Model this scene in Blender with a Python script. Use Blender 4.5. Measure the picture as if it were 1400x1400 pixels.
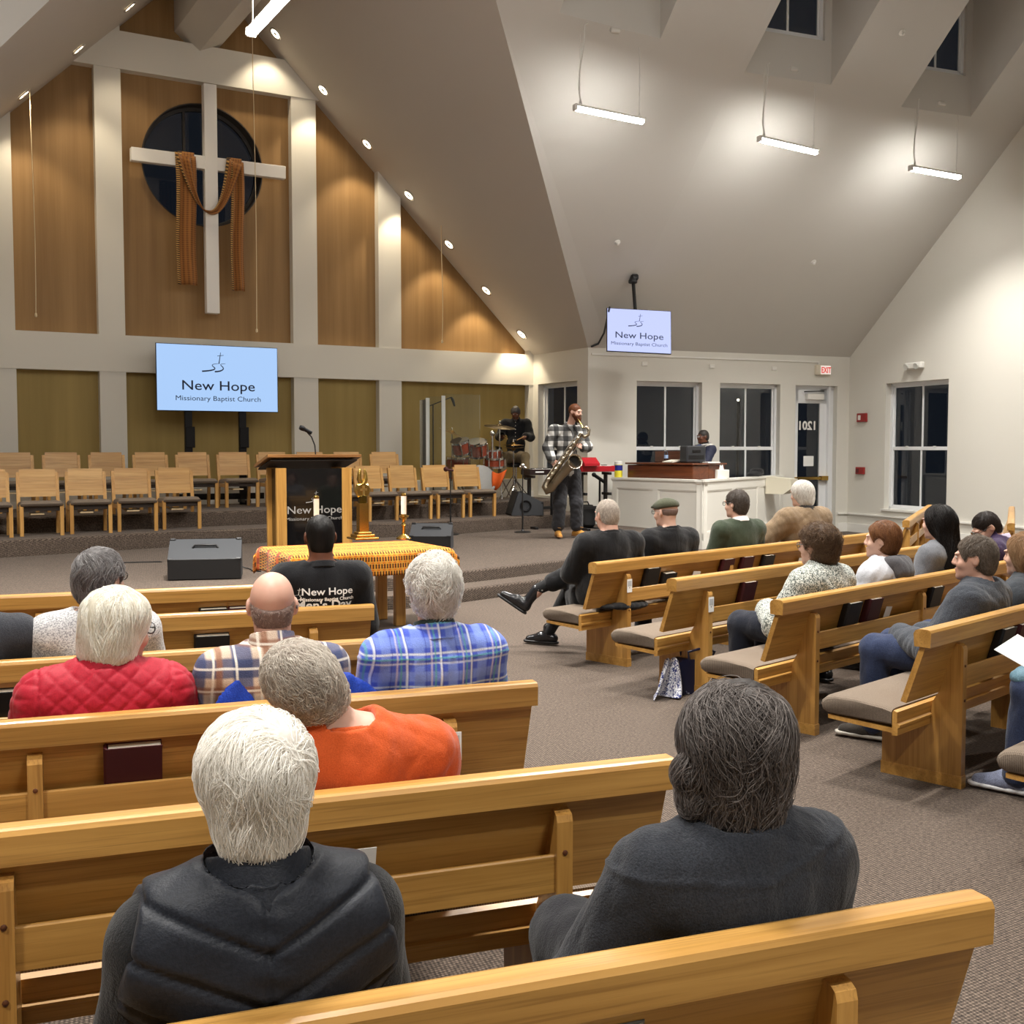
import bpy, math, random
import numpy as np
from mathutils import Vector, Matrix
random.seed(7); rng = np.random.default_rng(7)
for o in list(bpy.data.objects): bpy.data.objects.remove(o, do_unlink=True)
SC = bpy.context.scene
COL = SC.collection
R_ = math.radians

# ------------------------------------------------------------------ camera, world, exposure
EYE = 1.65                      # height of the photographer's phone above the nave floor
FPX = 1540.0                    # focal length in pixels of the 1400 px frame
PITCH = math.atan((700 - 613) / FPX)
cam_d = bpy.data.cameras.new('camera'); cam_d.sensor_width = 36; cam_d.lens = 36 * FPX / 1400
cam_d.clip_start = .05; cam_d.clip_end = 300
cam = bpy.data.objects.new('camera', cam_d); COL.objects.link(cam)
cam.location = (0, 0, EYE); cam.rotation_euler = (math.pi / 2 - PITCH, 0, 0)
SC.camera = cam
vs = SC.view_settings
vs.view_transform = 'Standard'; vs.look = 'None'; vs.gamma = 1; vs.use_curve_mapping = False
vs.exposure = 1.85
W = bpy.data.worlds.new('night'); SC.world = W; W.use_nodes = True
W.node_tree.nodes['Background'].inputs[0].default_value = (.30, .38, .55, 1)
W.node_tree.nodes['Background'].inputs[1].default_value = .006
TUBE_POWER = 30.0               # brightness of the lit lens of the white LED tubes
LED_WATTS = 44.0                # light each tube throws down
CAN_POWER = 24.0                # watts of each recessed can
ALL_PENDANTS_COLOR = (1.0, .965, .90)

# ------------------------------------------------------------------ survey: directions of the building
def vec(a): return np.array([math.cos(R_(a)), math.sin(R_(a)), 0.])
CAMF = np.array([0, math.cos(PITCH), -math.sin(PITCH)]); CAMR = np.array([1., 0, 0]); CAMU = np.cross(CAMR, CAMF)
CAMC = np.array([0, 0, EYE])
def ray(px, py): return CAMF + CAMR * (px - 700) / FPX - CAMU * (py - 700) / FPX
def at_z(px, py, z=0.):
    r = ray(px, py); return CAMC + r * ((z - EYE) / r[2])
def at_plane(px, py, p, n):
    r = ray(px, py); return CAMC + r * (np.dot(np.array(p, float) - CAMC, n) / np.dot(r, n))
A_ST, A_EX, A_LP, A_RP = 29.738, 22.093, 20.17, 44.5
S = vec(A_ST); NS = vec(A_ST - 90)                     # along the stage wall; out of it towards the nave
P0 = np.array([-4.533, 19.104, 0.])
def st(s, n, z): return P0 + S * s + NS * n + np.array([0, 0, z])
def st_of(p): d = np.array(p) - P0; return np.array([d @ S, d @ NS, p[2]])
EX = vec(A_EX); NE = vec(A_EX - 90)
C2 = np.array([1.359, 20.262, 0.])
def ex(e, t, z): return C2 + EX * e + NE * t + np.array([0, 0, z])
EAVE = 3.45; RS = .969; RIDGE = 9.57; SR = -.615; S_END = 5.69      # stage gable
KR = .814                                                             # right roof slope
L_EX = 5.75                                                           # length of the wall with the exit door
def roof_s(s): return RIDGE - RS * abs(s - SR)

# ------------------------------------------------------------------ objects
def link(o, parent=None):
    COL.objects.link(o)
    if parent is not None: o.parent = parent
    return o
def tag(o, label=None, cat=None, group=None, kind=None):
    if label: o['label'] = label
    if cat: o['category'] = cat
    if group: o['group'] = group
    if kind: o['kind'] = kind
    return o
def thing(name, label, cat, loc=(0, 0, 0), rz=0., group=None, scale=1.):
    o = bpy.data.objects.new(name, None); o.empty_display_size = .1
    o.location = tuple(loc); o.rotation_euler = (0, 0, R_(rz)); o.scale = (scale,) * 3
    link(o); return tag(o, label, cat, group)
def struct(o): o['kind'] = 'structure'; return o
def copy_tree(o, parent=None):
    c = o.copy(); COL.objects.link(c)
    if parent is not None: c.parent = parent
    for ch in [x for x in o.children]: copy_tree(ch, c)
    return c

def np_mesh(name, V, Fq, mat, smooth=True):
    """quads (n,4) or tris (n,3) arrays -> mesh"""
    V = np.asarray(V, np.float32); Fq = np.asarray(Fq, np.int32)
    me = bpy.data.meshes.new(name); n, k = Fq.shape
    me.vertices.add(len(V)); me.vertices.foreach_set('co', V.ravel())
    me.loops.add(n * k); me.loops.foreach_set('vertex_index', Fq.ravel())
    me.polygons.add(n); me.polygons.foreach_set('loop_start', np.arange(0, n * k, k, dtype=np.int32))
    me.polygons.foreach_set('use_smooth', np.full(n, smooth))
    me.update(calc_edges=True); me.validate()
    if mat: me.materials.append(mat)
    return me

class MB:
    """collects shapes that belong to ONE part"""
    def __init__(s): s.v = []; s.f = []; s.sm = []
    def add(s, vs, fs, smooth=False):
        o = len(s.v); s.v += [tuple(map(float, p)) for p in vs]; s.f += [tuple(i + o for i in f) for f in fs]; s.sm += [smooth] * len(fs); return s
    def box(s, c, d, rot=None, b=0.):
        x, y, z = d[0] / 2, d[1] / 2, d[2] / 2; b = min(b, x * .49, y * .49, z * .49)
        c = Vector(c)
        if b <= 0:
            P = [Vector((sx * x, sy * y, sz * z)) for sx in (-1, 1) for sy in (-1, 1) for sz in (-1, 1)]
            F = [(0, 1, 3, 2), (4, 6, 7, 5), (0, 4, 5, 1), (2, 3, 7, 6), (0, 2, 6, 4), (1, 5, 7, 3)]
        else:
            P = []; ix = {}
            for sx in (-1, 1):
                for sy in (-1, 1):
                    for sz in (-1, 1):
                        for a in range(3):
                            q = [sx * (x - b), sy * (y - b), sz * (z - b)]; q[a] = (sx * x, sy * y, sz * z)[a]
                            ix[(sx, sy, sz, a)] = len(P); P.append(Vector(q))
            F = []
            for a in range(3):
                o1, o2 = [i for i in range(3) if i != a]
                for sg in (-1, 1):
                    q = []
                    for t1, t2 in ((-1, -1), (1, -1), (1, 1), (-1, 1)):
                        k = [0, 0, 0]; k[a] = sg; k[o1] = t1; k[o2] = t2; q.append(ix[(*k, a)])
                    F.append(tuple(q))
                for t1 in (-1, 1):
                    for t2 in (-1, 1):
                        q = []
                        for sg, ax in ((-1, o1), (1, o1), (1, o2), (-1, o2)):
                            k = [0, 0, 0]; k[a] = sg; k[o1] = t1; k[o2] = t2; q.append(ix[(*k, ax)])
                        F.append(tuple(q))
            for sx in (-1, 1):
                for sy in (-1, 1):
                    for sz in (-1, 1): F.append(tuple(ix[(sx, sy, sz, a)] for a in range(3)))
        if rot is not None: P = [rot @ p for p in P]
        return s.add([c + p for p in P], F)
    def span(s, a, bb, w, h, b=0., up=(0, 0, 1)):
        """a bar from a to bb, w wide, h high"""
        a = Vector(a); bb = Vector(bb); d = bb - a; L = d.length; x = d / L; u = Vector(up)
        y = u.cross(x)
        if y.length < 1e-4: y = Vector((0, 1, 0)).cross(x)
        y.normalize(); z = x.cross(y)
        return s.box((a + bb) / 2, (L, w, h), Matrix((x, y, z)).transposed(), b)
    def prism(s, prof, x0, x1, axis='x', smooth=False):
        """closed 2D profile pushed along an axis; profile plane is (y,z) for x, (x,z) for y, (x,y) for z"""
        n = len(prof)
        def P(t, p):
            return (t, p[0], p[1]) if axis == 'x' else ((p[0], t, p[1]) if axis == 'y' else (p[0], p[1], t))
        vs = [P(x0, p) for p in prof] + [P(x1, p) for p in prof]
        fs = [tuple(range(n)), tuple(range(2 * n - 1, n - 1, -1))]
        o = len(s.v); s.v += [tuple(map(float, p)) for p in vs]
        s.f += [tuple(i + o for i in f) for f in fs]; s.sm += [False, False]
        for i in range(n):
            j = (i + 1) % n; s.f.append((o + j, o + i, o + n + i, o + n + j)); s.sm.append(smooth)
        return s
    def tube(s, pts, r, n=8, cap=True):
        pts = [Vector(p) for p in pts]; k = len(pts); rs = r if hasattr(r, '__len__') else [r] * k
        vs = []; fs = []; prev = None
        for i, p in enumerate(pts):
            t = (pts[min(i + 1, k - 1)] - pts[max(i - 1, 0)]).normalized()
            if prev is None:
                a = Vector((0, 0, 1)) if abs(t.z) < .9 else Vector((1, 0, 0)); x = t.cross(a).normalized()
            else:
                x = (prev - t * prev.dot(t)); x = x.normalized() if x.length > 1e-6 else t.orthogonal().normalized()
            prev = x; y = t.cross(x)
            for j in range(n):
                a = 2 * math.pi * j / n; vs.append(p + (x * math.cos(a) + y * math.sin(a)) * rs[i])
        for i in range(k - 1):
            for j in range(n):
                q = (j + 1) % n; fs.append((i * n + j, i * n + q, (i + 1) * n + q, (i + 1) * n + j))
        s.add(vs, fs, True)
        if cap: s.add(vs[:n], [tuple(range(n - 1, -1, -1))]); s.add(vs[-n:], [tuple(range(n))])
        return s
    def lathe(s, prof, c=(0, 0, 0), n=20, rot=None, smooth=True):
        c = Vector(c); vs = []; fs = []; k = len(prof)
        for r, z in prof:
            for j in range(n):
                a = 2 * math.pi * j / n; p = Vector((r * math.cos(a), r * math.sin(a), z))
                vs.append(c + (rot @ p if rot is not None else p))
        for i in range(k - 1):
            for j in range(n):
                q = (j + 1) % n; fs.append((i * n + j, i * n + q, (i + 1) * n + q, (i + 1) * n + j))
        s.add(vs, fs, smooth)
        if prof[0][0] > 1e-5: s.add(vs[:n], [tuple(range(n - 1, -1, -1))])
        if prof[-1][0] > 1e-5: s.add(vs[-n:], [tuple(range(n))])
        return s
    def ball(s, c, r, n=10, m=7, rot=None):
        r = r if hasattr(r, '__len__') else (r, r, r); c = Vector(c); vs = []; fs = []
        for i in range(m + 1):
            a = math.pi * i / m
            for j in range(n):
                b = 2 * math.pi * j / n
                p = Vector((r[0] * math.sin(a) * math.cos(b), r[1] * math.sin(a) * math.sin(b), r[2] * math.cos(a)))
                vs.append(c + (rot @ p if rot is not None else p))
        for i in range(m):
            for j in range(n):
                q = (j + 1) % n; fs.append((i * n + j, (i + 1) * n + j, (i + 1) * n + q, i * n + q))
        return s.add(vs, fs, True)
    def poly(s, pts): return s.add(pts, [tuple(range(len(pts)))])
    def build(s, name, mat, parent=None, loc=None, kind=None):
        me = bpy.data.meshes.new(name); me.from_pydata(s.v, [], s.f)
        me.polygons.foreach_set('use_smooth', s.sm)
        if any(s.sm):
            try: me.set_sharp_from_angle(angle=R_(50))
            except Exception: pass
        if mat: me.materials.append(mat)
        me.update()
        o = bpy.data.objects.new(name, me); link(o, parent)
        if loc is not None: o.location = tuple(loc)
        if kind: o['kind'] = kind
        return o
def wall_of(b, name, mat): return struct(b.build(name, mat))
def grid_cloth(name, f, nu, nv, mat, parent, uvs=(1, 1), thick=.006):
    """a sheet f(u,v) -> point with UVs, given thickness"""
    V = []; F = []; 
    for j in range(nv + 1):
        for i in range(nu + 1): V.append(f(i / nu, j / nv))
    for j in range(nv):
        for i in range(nu): a = j * (nu + 1) + i; F.append((a, a + 1, a + nu + 2, a + nu + 1))
    me = bpy.data.meshes.new(name); me.from_pydata([tuple(map(float, p)) for p in V], [], F)
    uv = me.uv_layers.new(name='uv')
    for p in me.polygons:
        for li in p.loop_indices:
            vi = me.loops[li].vertex_index; uv.data[li].uv = ((vi % (nu + 1)) / nu * uvs[0], (vi // (nu + 1)) / nv * uvs[1])
    me.polygons.foreach_set('use_smooth', [True] * len(F)); me.materials.append(mat); me.update()
    o = link(bpy.data.objects.new(name, me), parent)
    if thick:
        m = o.modifiers.new('thickness', 'SOLIDIFY'); m.thickness = thick; m.offset = 0
    return o
def text_mesh(s, size, bold=0., align='CENTER', extrude=.0008, res=3):
    c = bpy.data.curves.new('lettering', 'FONT'); c.body = s; c.size = size; c.align_x = align; c.offset = bold; c.extrude = extrude; c.resolution_u = res
    o = bpy.data.objects.new('lettering', c); COL.objects.link(o); bpy.context.view_layer.update()
    me = bpy.data.meshes.new_from_object(o.evaluated_get(bpy.context.evaluated_depsgraph_get())); bpy.data.objects.remove(o); bpy.data.curves.remove(c); me.name = 'lettering'; return me
def text(s, size, mat, parent, loc, rot=(math.pi / 2, 0, 0), bold=0., align='CENTER', name='lettering', sx=1., extrude=.0008):
    me = text_mesh(s, size, bold, align, extrude); me.materials.clear(); me.materials.append(mat)
    o = link(bpy.data.objects.new(name, me), parent); o.location = tuple(loc); o.rotation_euler = rot; o.scale = (sx, 1, 1); return o

# ------------------------------------------------------------------ materials
def lin(c): return tuple((x / 255 / 12.92 if x <= 10 else ((x / 255 + .055) / 1.055) ** 2.4) for x in c) + (1,)
MATS = {}
class NT:
    def __init__(s, name):
        s.m = bpy.data.materials.new(name); s.m.use_nodes = True; s.t = s.m.node_tree; s.b = s.t.nodes['Principled BSDF']
    def n(s, kind, **kw):
        o = s.t.nodes.new('ShaderNode' + kind)
        for k, v in kw.items(): setattr(o, k, v)
        return o
    def l(s, a, b): s.t.links.new(a, b)
    def val(s, x, sock):
        if hasattr(x, 'is_output') or hasattr(x, 'links'): s.l(x, sock)
        else: sock.default_value = x
    def math(s, op, a, b=0., c=0., clamp=False):
        o = s.n('Math', operation=op, use_clamp=clamp); s.val(a, o.inputs[0]); s.val(b, o.inputs[1]); s.val(c, o.inputs[2]); return o.outputs[0]
    def mix(s, f, a, b, mode='MIX'):
        o = s.n('Mix', data_type='RGBA', blend_type=mode); s.val(f, o.inputs[0]); s.val(a, o.inputs[6]); s.val(b, o.inputs[7]); return o.outputs[2]
    def coord(s, which='Object', scale=None, rot=None):
        o = s.n('TexCoord').outputs[which]
        if scale is not None or rot is not None:
            m = s.n('Mapping'); s.l(o, m.inputs[0])
            if scale is not None: m.inputs['Scale'].default_value = scale
            if rot is not None: m.inputs['Rotation'].default_value = rot
            o = m.outputs[0]
        return o
    def noise(s, co, scale, detail=3, rough=.5, dist=0.):
        o = s.n('TexNoise'); s.l(co, o.inputs['Vector']); o.inputs['Scale'].default_value = scale
        o.inputs['Detail'].default_value = detail; o.inputs['Roughness'].default_value = rough; o.inputs['Distortion'].default_value = dist; return o.outputs[0]
    def ramp(s, f, stops, interp='LINEAR'):
        o = s.n('ValToRGB'); o.color_ramp.interpolation = interp; e = o.color_ramp.elements
        while len(e) < len(stops): e.new(.5)
        for q, (p, c) in zip(e, stops): q.position = p; q.color = c if len(c) == 4 else lin(c)
        s.l(f, o.inputs[0]); return o.outputs[0]
    def xyz(s, co):
        o = s.n('SeparateXYZ'); s.l(co, o.inputs[0]); return o.outputs
    def bump(s, h, strength=.3, dist=.002):
        o = s.n('Bump'); o.inputs['Strength'].default_value = strength; o.inputs['Distance'].default_value = dist
        s.l(h, o.inputs['Height']); s.l(o.outputs[0], s.b.inputs['Normal'])
    def base(s, c): s.val(c, s.b.inputs['Base Color'])
    def set(s, **kw):
        for k, v in kw.items(): s.b.inputs[k.replace('_', ' ')].default_value = v
        return s
def plain(name, rgb, rough=.6, metal=0., spec=.5, **kw):
    k = ('p', name)
    if k in MATS: return MATS[k]
    t = NT(name); t.base(lin(rgb)); t.set(Roughness=rough, Metallic=metal, Specular_IOR_Level=spec, **kw); MATS[k] = t.m; return t.m
def glow(name, rgb, strength):
    k = ('g', name)
    if k in MATS: return MATS[k]
    t = NT(name); t.base((.01, .01, .01, 1)); t.set(Specular_IOR_Level=.1, Roughness=.6); t.b.inputs['Emission Color'].default_value = lin(rgb); t.b.inputs['Emission Strength'].default_value = strength
    MATS[k] = t.m; return t.m
def paint(name, rgb, rough=.7, var=.05):
    t = NT(name); co = t.coord('Object')
    n = t.noise(co, 1.3, 4); n2 = t.noise(co, 90, 2)
    t.base(t.mix(t.math('MULTIPLY', n, var * 2), lin(rgb), lin([c * .86 for c in rgb]))); t.set(Roughness=rough, Specular_IOR_Level=.3)
    t.bump(n2, .08, .002); return t.m
def wood(name, light, dark, axis='x', scale=1., rough=.38, coat=.25):
    t = NT(name); sc = [22., 22., 22.]; sc['xyz'.index(axis)] = 1.1
    co = t.coord('Object', [q * scale for q in sc]); info = t.n('ObjectInfo')
    ad = t.n('VectorMath', operation='ADD'); t.l(co, ad.inputs[0]); mu = t.n('VectorMath', operation='SCALE'); t.l(info.outputs['Random'], mu.inputs['Scale']); mu.inputs[0].default_value = (31, 17, 23); t.l(mu.outputs[0], ad.inputs[1])
    co = ad.outputs[0]
    n = t.noise(co, 1.0, 5, .62, .6)
    sc2 = [q * 6 for q in sc]; sc2['xyz'.index(axis)] *= .35
    co2 = t.coord('Object', [q * scale for q in sc2]); n2 = t.noise(co2, 1.3, 2, .6)
    big = t.noise(t.coord('Object', [q * .09 for q in sc]), 1., 2)
    c = t.ramp(n, [(.28, lin(dark)), (.5, lin([(a + b) / 2 for a, b in zip(light, dark)])), (.72, lin(light))])
    pores = t.ramp(n2, [(.34, (.42, .36, .30, 1)), (.47, (1, 1, 1, 1))])
    c = t.mix(.38, c, pores, 'MULTIPLY')
    tone = t.ramp(big, [(.3, (.86, .85, .83, 1)), (.7, (1.04, 1.03, 1.0, 1))]); c = t.mix(.8, c, tone, 'MULTIPLY')
    hv = t.n('HueSaturation'); t.l(c, hv.inputs['Color']); t.l(t.math('MULTIPLY_ADD', info.outputs['Random'], .16, .92), hv.inputs['Value']); t.base(hv.outputs[0])
    t.set(Roughness=rough, Specular_IOR_Level=.45, Coat_Weight=coat, Coat_Roughness=.22); t.bump(n2, .12, .001); return t.m
def fabric(name, rgb, rgb2=None, scale=260, rough=.92, bump=.35, sheen=.15, fold=0.):
    t = NT(name); co = t.coord('Object'); n = t.noise(co, scale, 2, .7); b = t.noise(co, 7, 3)
    c2 = rgb2 if rgb2 else [q * .72 for q in rgb]
    c = t.ramp(n, [(.36, lin(c2)), (.64, lin(rgb))]); 
    c = t.mix(.5, c, t.ramp(b, [(.3, (.82, .82, .82, 1)), (.7, (1.08, 1.08, 1.08, 1))]), 'MULTIPLY'); t.base(c)
    t.set(Roughness=rough, Specular_IOR_Level=.2, Sheen_Weight=sheen, Sheen_Roughness=.5)
    if fold:
        h = t.math('MULTIPLY_ADD', t.noise(t.coord('Object', (1, 1, .55)), 9, 3, .55, 1.2), fold, n)
        t.bump(h, bump, .012)
    else: t.bump(n, bump, .002)
    return t.m
def stripe(t, x, period, off, width, soft=.06):
    f = t.math('FRACT', t.math('MULTIPLY_ADD', x, 1 / period, off + 50))
    d = t.math('ABSOLUTE', t.math('SUBTRACT', f, .5))
    return t.math('MULTIPLY_ADD', d, -1 / soft, (width / 2) / soft + .5, clamp=True)
def plaid(name, base, bands, tilt=0.):
    """bands: (axis, period, offset, width, colour, strength)"""
    t = NT(name); co = t.coord('Object', rot=(0, 0, tilt)); X = t.xyz(co)
    nx = t.math('MULTIPLY_ADD', t.noise(co, 5, 2), .03, X[0]); nz = t.math('MULTIPLY_ADD', t.noise(co, 4, 2), .035, X[2])
    c = lin(base)
    for ax, per, off, w, col, k in bands:
        f = stripe(t, nx if ax == 'x' else nz, per, off, w, .05); c = t.mix(t.math('MULTIPLY', f, k), c, lin(col))
    n = t.noise(co, 300, 2); c = t.mix(.35, c, t.ramp(n, [(.35, (.75, .75, .75, 1)), (.65, (1.1, 1.1, 1.1, 1))]), 'MULTIPLY')
    t.base(c); t.set(Roughness=.9, Specular_IOR_Level=.2, Sheen_Weight=.1)
    h = t.math('MULTIPLY_ADD', t.noise(t.coord('Object', (1, 1, .5)), 10, 3, .55, 1.), 3., n); t.bump(h, .35, .01); return t.m
def glass_mat():
    t = NT('window glass at night'); o = t.t.nodes['Material Output']; tr = t.n('BsdfTransparent'); tr.inputs[0].default_value = (.85, .9, .92, 1)
    gl = t.n('BsdfGlossy'); gl.inputs['Roughness'].default_value = .02; fr = t.n('Fresnel'); fr.inputs[0].default_value = 1.75
    mx = t.n('MixShader'); t.l(fr.outputs[0], mx.inputs[0]); t.l(tr.outputs[0], mx.inputs[1]); t.l(gl.outputs[0], mx.inputs[2]); t.l(mx.outputs[0], o.inputs[0]); return t.m
def clear_acrylic(tint=(.93, .95, .93, 1), f=1.35):
    t = NT('clear acrylic'); o = t.t.nodes['Material Output']; tr = t.n('BsdfTransparent'); tr.inputs[0].default_value = tint
    gl = t.n('BsdfGlossy'); gl.inputs['Roughness'].default_value = .03; fr = t.n('Fresnel'); fr.inputs[0].default_value = f
    mx = t.n('MixShader'); t.l(fr.outputs[0], mx.inputs[0]); t.l(tr.outputs[0], mx.inputs[1]); t.l(gl.outputs[0], mx.inputs[2]); t.l(mx.outputs[0], o.inputs[0]); return t.m

M_WALL = paint('white wall paint', (222, 219, 210)); M_TRIM = paint('white trim paint', (238, 236, 230), .45, .02)
M_CEIL = paint('ceiling paint', (205, 202, 196), .85); M_STCEIL = paint('stage ceiling paint', (200, 194, 186), .8)
M_GLASS = glass_mat(); M_ACR = clear_acrylic(); M_BLACK = plain('black plastic', (22, 22, 24), .45); M_CHROME = plain('chrome', (215, 215, 215), .18, 1.)
M_DKMETAL = plain('dark metal', (40, 40, 42), .4, .8); M_BRASS = plain('polished brass', (192, 158, 84), .25, 1.); M_WHITEP = plain('white plastic', (232, 230, 224), .4)
M_PAPER = plain('white paper', (238, 238, 236), .8); M_PAGES = plain('book page edges', (226, 220, 204), .85); M_MAROON = plain('maroon book cloth', (64, 14, 20), .5); M_BKBLACK = plain('black book cloth', (18, 17, 18), .45)
M_OAK = wood('pew oak', (210, 162, 88), (166, 120, 56), 'x', .8); M_OAKV = wood('pew oak upright grain', (210, 162, 88), (164, 116, 54), 'z', .8)
M_OAKCH = wood('chair oak', (224, 180, 116), (196, 146, 82), 'x', .8); M_OAKCHV = wood('chair oak upright grain', (222, 176, 108), (188, 136, 70), 'z', .8)
M_DARKWOOD = wood('walnut', (112, 66, 40), (70, 38, 22), 'x', .8)
def carpet():
    t = NT('brown loop carpet'); co = t.coord('Object'); 
    m = t.n('Mapping'); t.l(co, m.inputs[0]); m.inputs['Rotation'].default_value = (0, 0, R_(20)); co = m.outputs[0]
    X = t.xyz(co)
    YZ = t.math('SUBTRACT', X[1], X[2]); row = t.math('FLOOR', t.math('MULTIPLY', YZ, 1 / .011))
    sh = t.math('MULTIPLY', t.math('FRACT', t.math('MULTIPLY', row, .5)), 6.283)
    wv = t.math('SINE', t.math('ADD', t.math('MULTIPLY', X[0], 2 * math.pi / .017), sh)); wy = t.math('ABSOLUTE', t.math('SINE', t.math('MULTIPLY', YZ, math.pi / .011)))
    h = t.math('MULTIPLY', t.math('MULTIPLY_ADD', wv, .5, .5), wy)
    n = t.noise(co, 210, 2, .8); n2 = t.noise(co, 1.1, 4)
    f = t.math('MULTIPLY_ADD', h, .42, t.math('MULTIPLY', n, .66))
    n4 = t.noise(co, 62, 2, .6); f = t.math('MULTIPLY_ADD', t.math('SUBTRACT', n4, .5), .75, f)
    c = t.ramp(f, [(.22, lin((42, 35, 31))), (.5, lin((88, 76, 67))), (.8, lin((136, 121, 108)))])
    c = t.mix(.5, c, t.ramp(n2, [(.3, (.86, .85, .85, 1)), (.7, (1.08, 1.08, 1.08, 1))]), 'MULTIPLY'); t.base(c)
    t.set(Roughness=.95, Specular_IOR_Level=.15, Sheen_Weight=.1); t.bump(f, .6, .004); return t.m
M_CARPET = carpet()
M_CUSH = (lambda t: t)(None)
def cushion_fabric():
    t = NT('woven grey brown seat cloth'); co = t.coord('Object'); X = t.xyz(co)
    a = t.math('SINE', t.math('MULTIPLY', t.math('ADD', X[0], X[1]), 420)); b = t.math('SINE', t.math('MULTIPLY', t.math('SUBTRACT', X[0], X[1]), 420))
    f = t.math('MULTIPLY_ADD', t.math('MULTIPLY', a, b), .3, .5); n = t.noise(co, 300, 2)
    f = t.math('MULTIPLY_ADD', n, .35, t.math('MULTIPLY', f, .7))
    t.base(t.ramp(f, [(.25, lin((74, 64, 56))), (.75, lin((142, 128, 114)))])); t.set(Roughness=.95, Specular_IOR_Level=.15); t.bump(f, .4, .003); return t.m
M_CUSH = cushion_fabric()
# ------------------------------------------------------------------ floor and platform
b = MB(); b.poly([(-16, -8, 0), (14, -8, 0), (14, 26, 0), (-16, 26, 0)]); wall_of(b, 'floor', M_CARPET)
def slab(name, pts, z0, z1, mat=None, parent=None):
    """flat block with a softly rounded nosing along its outline"""
    b = MB(); n = len(pts); c = np.mean(np.array(pts), axis=0)
    rings = [(0, z0), (0, z1 - .03), (-.006, z1 - .012), (-.022, z1)]
    P = [np.array(p[:2], float) for p in pts]; vs = []; fs = []
    def inset(i, d):
        a, p, q = P[i - 1], P[i], P[(i + 1) % n]; e1 = (p - a) / np.linalg.norm(p - a); e2 = (q - p) / np.linalg.norm(q - p)
        n1 = np.array([-e1[1], e1[0]]); n2 = np.array([-e2[1], e2[0]]); m = n1 + n2; m = m / max(.2, (m @ n1)); return p + m * d
    area = sum(P[i - 1][0] * P[i][1] - P[i][0] * P[i - 1][1] for i in range(n)); sg = 1 if area > 0 else -1
    for d, z in rings:
        for i in range(n): q = inset(i, -d * sg); vs.append((q[0], q[1], z))
    for k in range(len(rings) - 1):
        for i in range(n): j = (i + 1) % n; fs.append((k * n + i, k * n + j, (k + 1) * n + j, (k + 1) * n + i))
    b.add(vs, fs, True); b.add(vs[-n:], [tuple(range(n))])
    return wall_of(b, name, mat or M_CARPET)
Z1, Z2, Z3 = .285, .5, .72
def xy(p): return (p[0], p[1])
front = [(-9.6, 7.6), (-6.0, 9.3), (-1.535, 11.70), (-1.05, 11.98), (-.573, 12.50), (-.05, 13.04), (.6, 13.76), (1.5, 15.0), (2.55, 17.6), (2.75, 18.7)]
back = [(1.75, 20.25), xy(st(5.75, .0, 0)), xy(st(-9, 0, 0))]
slab('stage_platform', front + back, 0, Z1)
step = []
for i, p in enumerate(front):
    a = np.array(front[max(i - 1, 0)]); c = np.array(front[min(i + 1, len(front) - 1)]); d = (c - a) / np.linalg.norm(c - a); q = np.array(p) + np.array([d[1], -d[0]]) * .36; step.append(tuple(q))
step = step[:-2] + [(2.75, 17.0), (2.6, 17.65)]
slab('stage_step', step + [(1.4, 15.1), (-1.4, 12.0), (-9.2, 8.0)], 0, .145)
r1 = [xy(st(-9, 3.9, 0)), xy(st(-4.145, 3.50, 0)), xy(st(-1.963, 3.0, 0)), xy(st(2.631, 2.84, 0)), xy(st(3.731, 2.46, 0)), xy(st(4.9, 2.38, 0)), xy(st(5.62, 1.95, 0))]
slab('choir_riser', r1 + [xy(st(5.65, .05, 0)), xy(st(-9, .05, 0))], Z1 - .01, Z2)
r2 = [xy(st(-9, 2.36, 0)), xy(st(-2.0, 2.30, 0)), xy(st(.4, 2.05, 0)), xy(st(2.9, 1.98, 0)), xy(st(4.2, 1.70, 0)), xy(st(5.5, 1.25, 0))]
slab('choir_riser', r2 + [xy(st(5.6, .04, 0)), xy(st(-9, .04, 0))], Z2 - .01, Z3)

# ------------------------------------------------------------------ stage wall: gold panels behind a white frame
def gold():
    t = NT('gold panel paint'); co = t.coord('Object', (3., 3., .12)); n = t.noise(co, 1.4, 5, .6); n2 = t.noise(t.coord('Object', (60, 60, .6)), 1, 2)
    c = t.ramp(n, [(.3, lin((134, 102, 62))), (.7, lin((160, 126, 82)))]); c = t.mix(.35, c, t.ramp(n2, [(.3, (.88, .88, .86, 1)), (.7, (1.05, 1.05, 1.05, 1))]), 'MULTIPLY')
    t.base(c); t.set(Roughness=.55, Specular_IOR_Level=.35); return t.m
M_GOLD = gold()
def gold_cool_lit():  # same gold paint as above; the lack of warm light is put into its colour
    t = NT('gold panel paint with cooler light tint'); co = t.coord('Object', (3., 3., .12)); n = t.noise(co, 1.4, 5, .6)
    t.base(t.ramp(n, [(.3, lin((150, 128, 72))), (.7, lin((170, 146, 86)))])); t.set(Roughness=.55, Specular_IOR_Level=.35); return t.m
M_GOLD_COOL_LIT = gold_cool_lit()
DEEP = -.16
CW, ZW, RW = -.575, 6.33, 1.0            # round window
b = MB()                                  # gold wall above the band, with the round opening
ring = [(CW + RW * math.cos(a), ZW + RW * math.sin(a)) for a in np.linspace(0, 2 * math.pi, 65)[:-1]]
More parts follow.
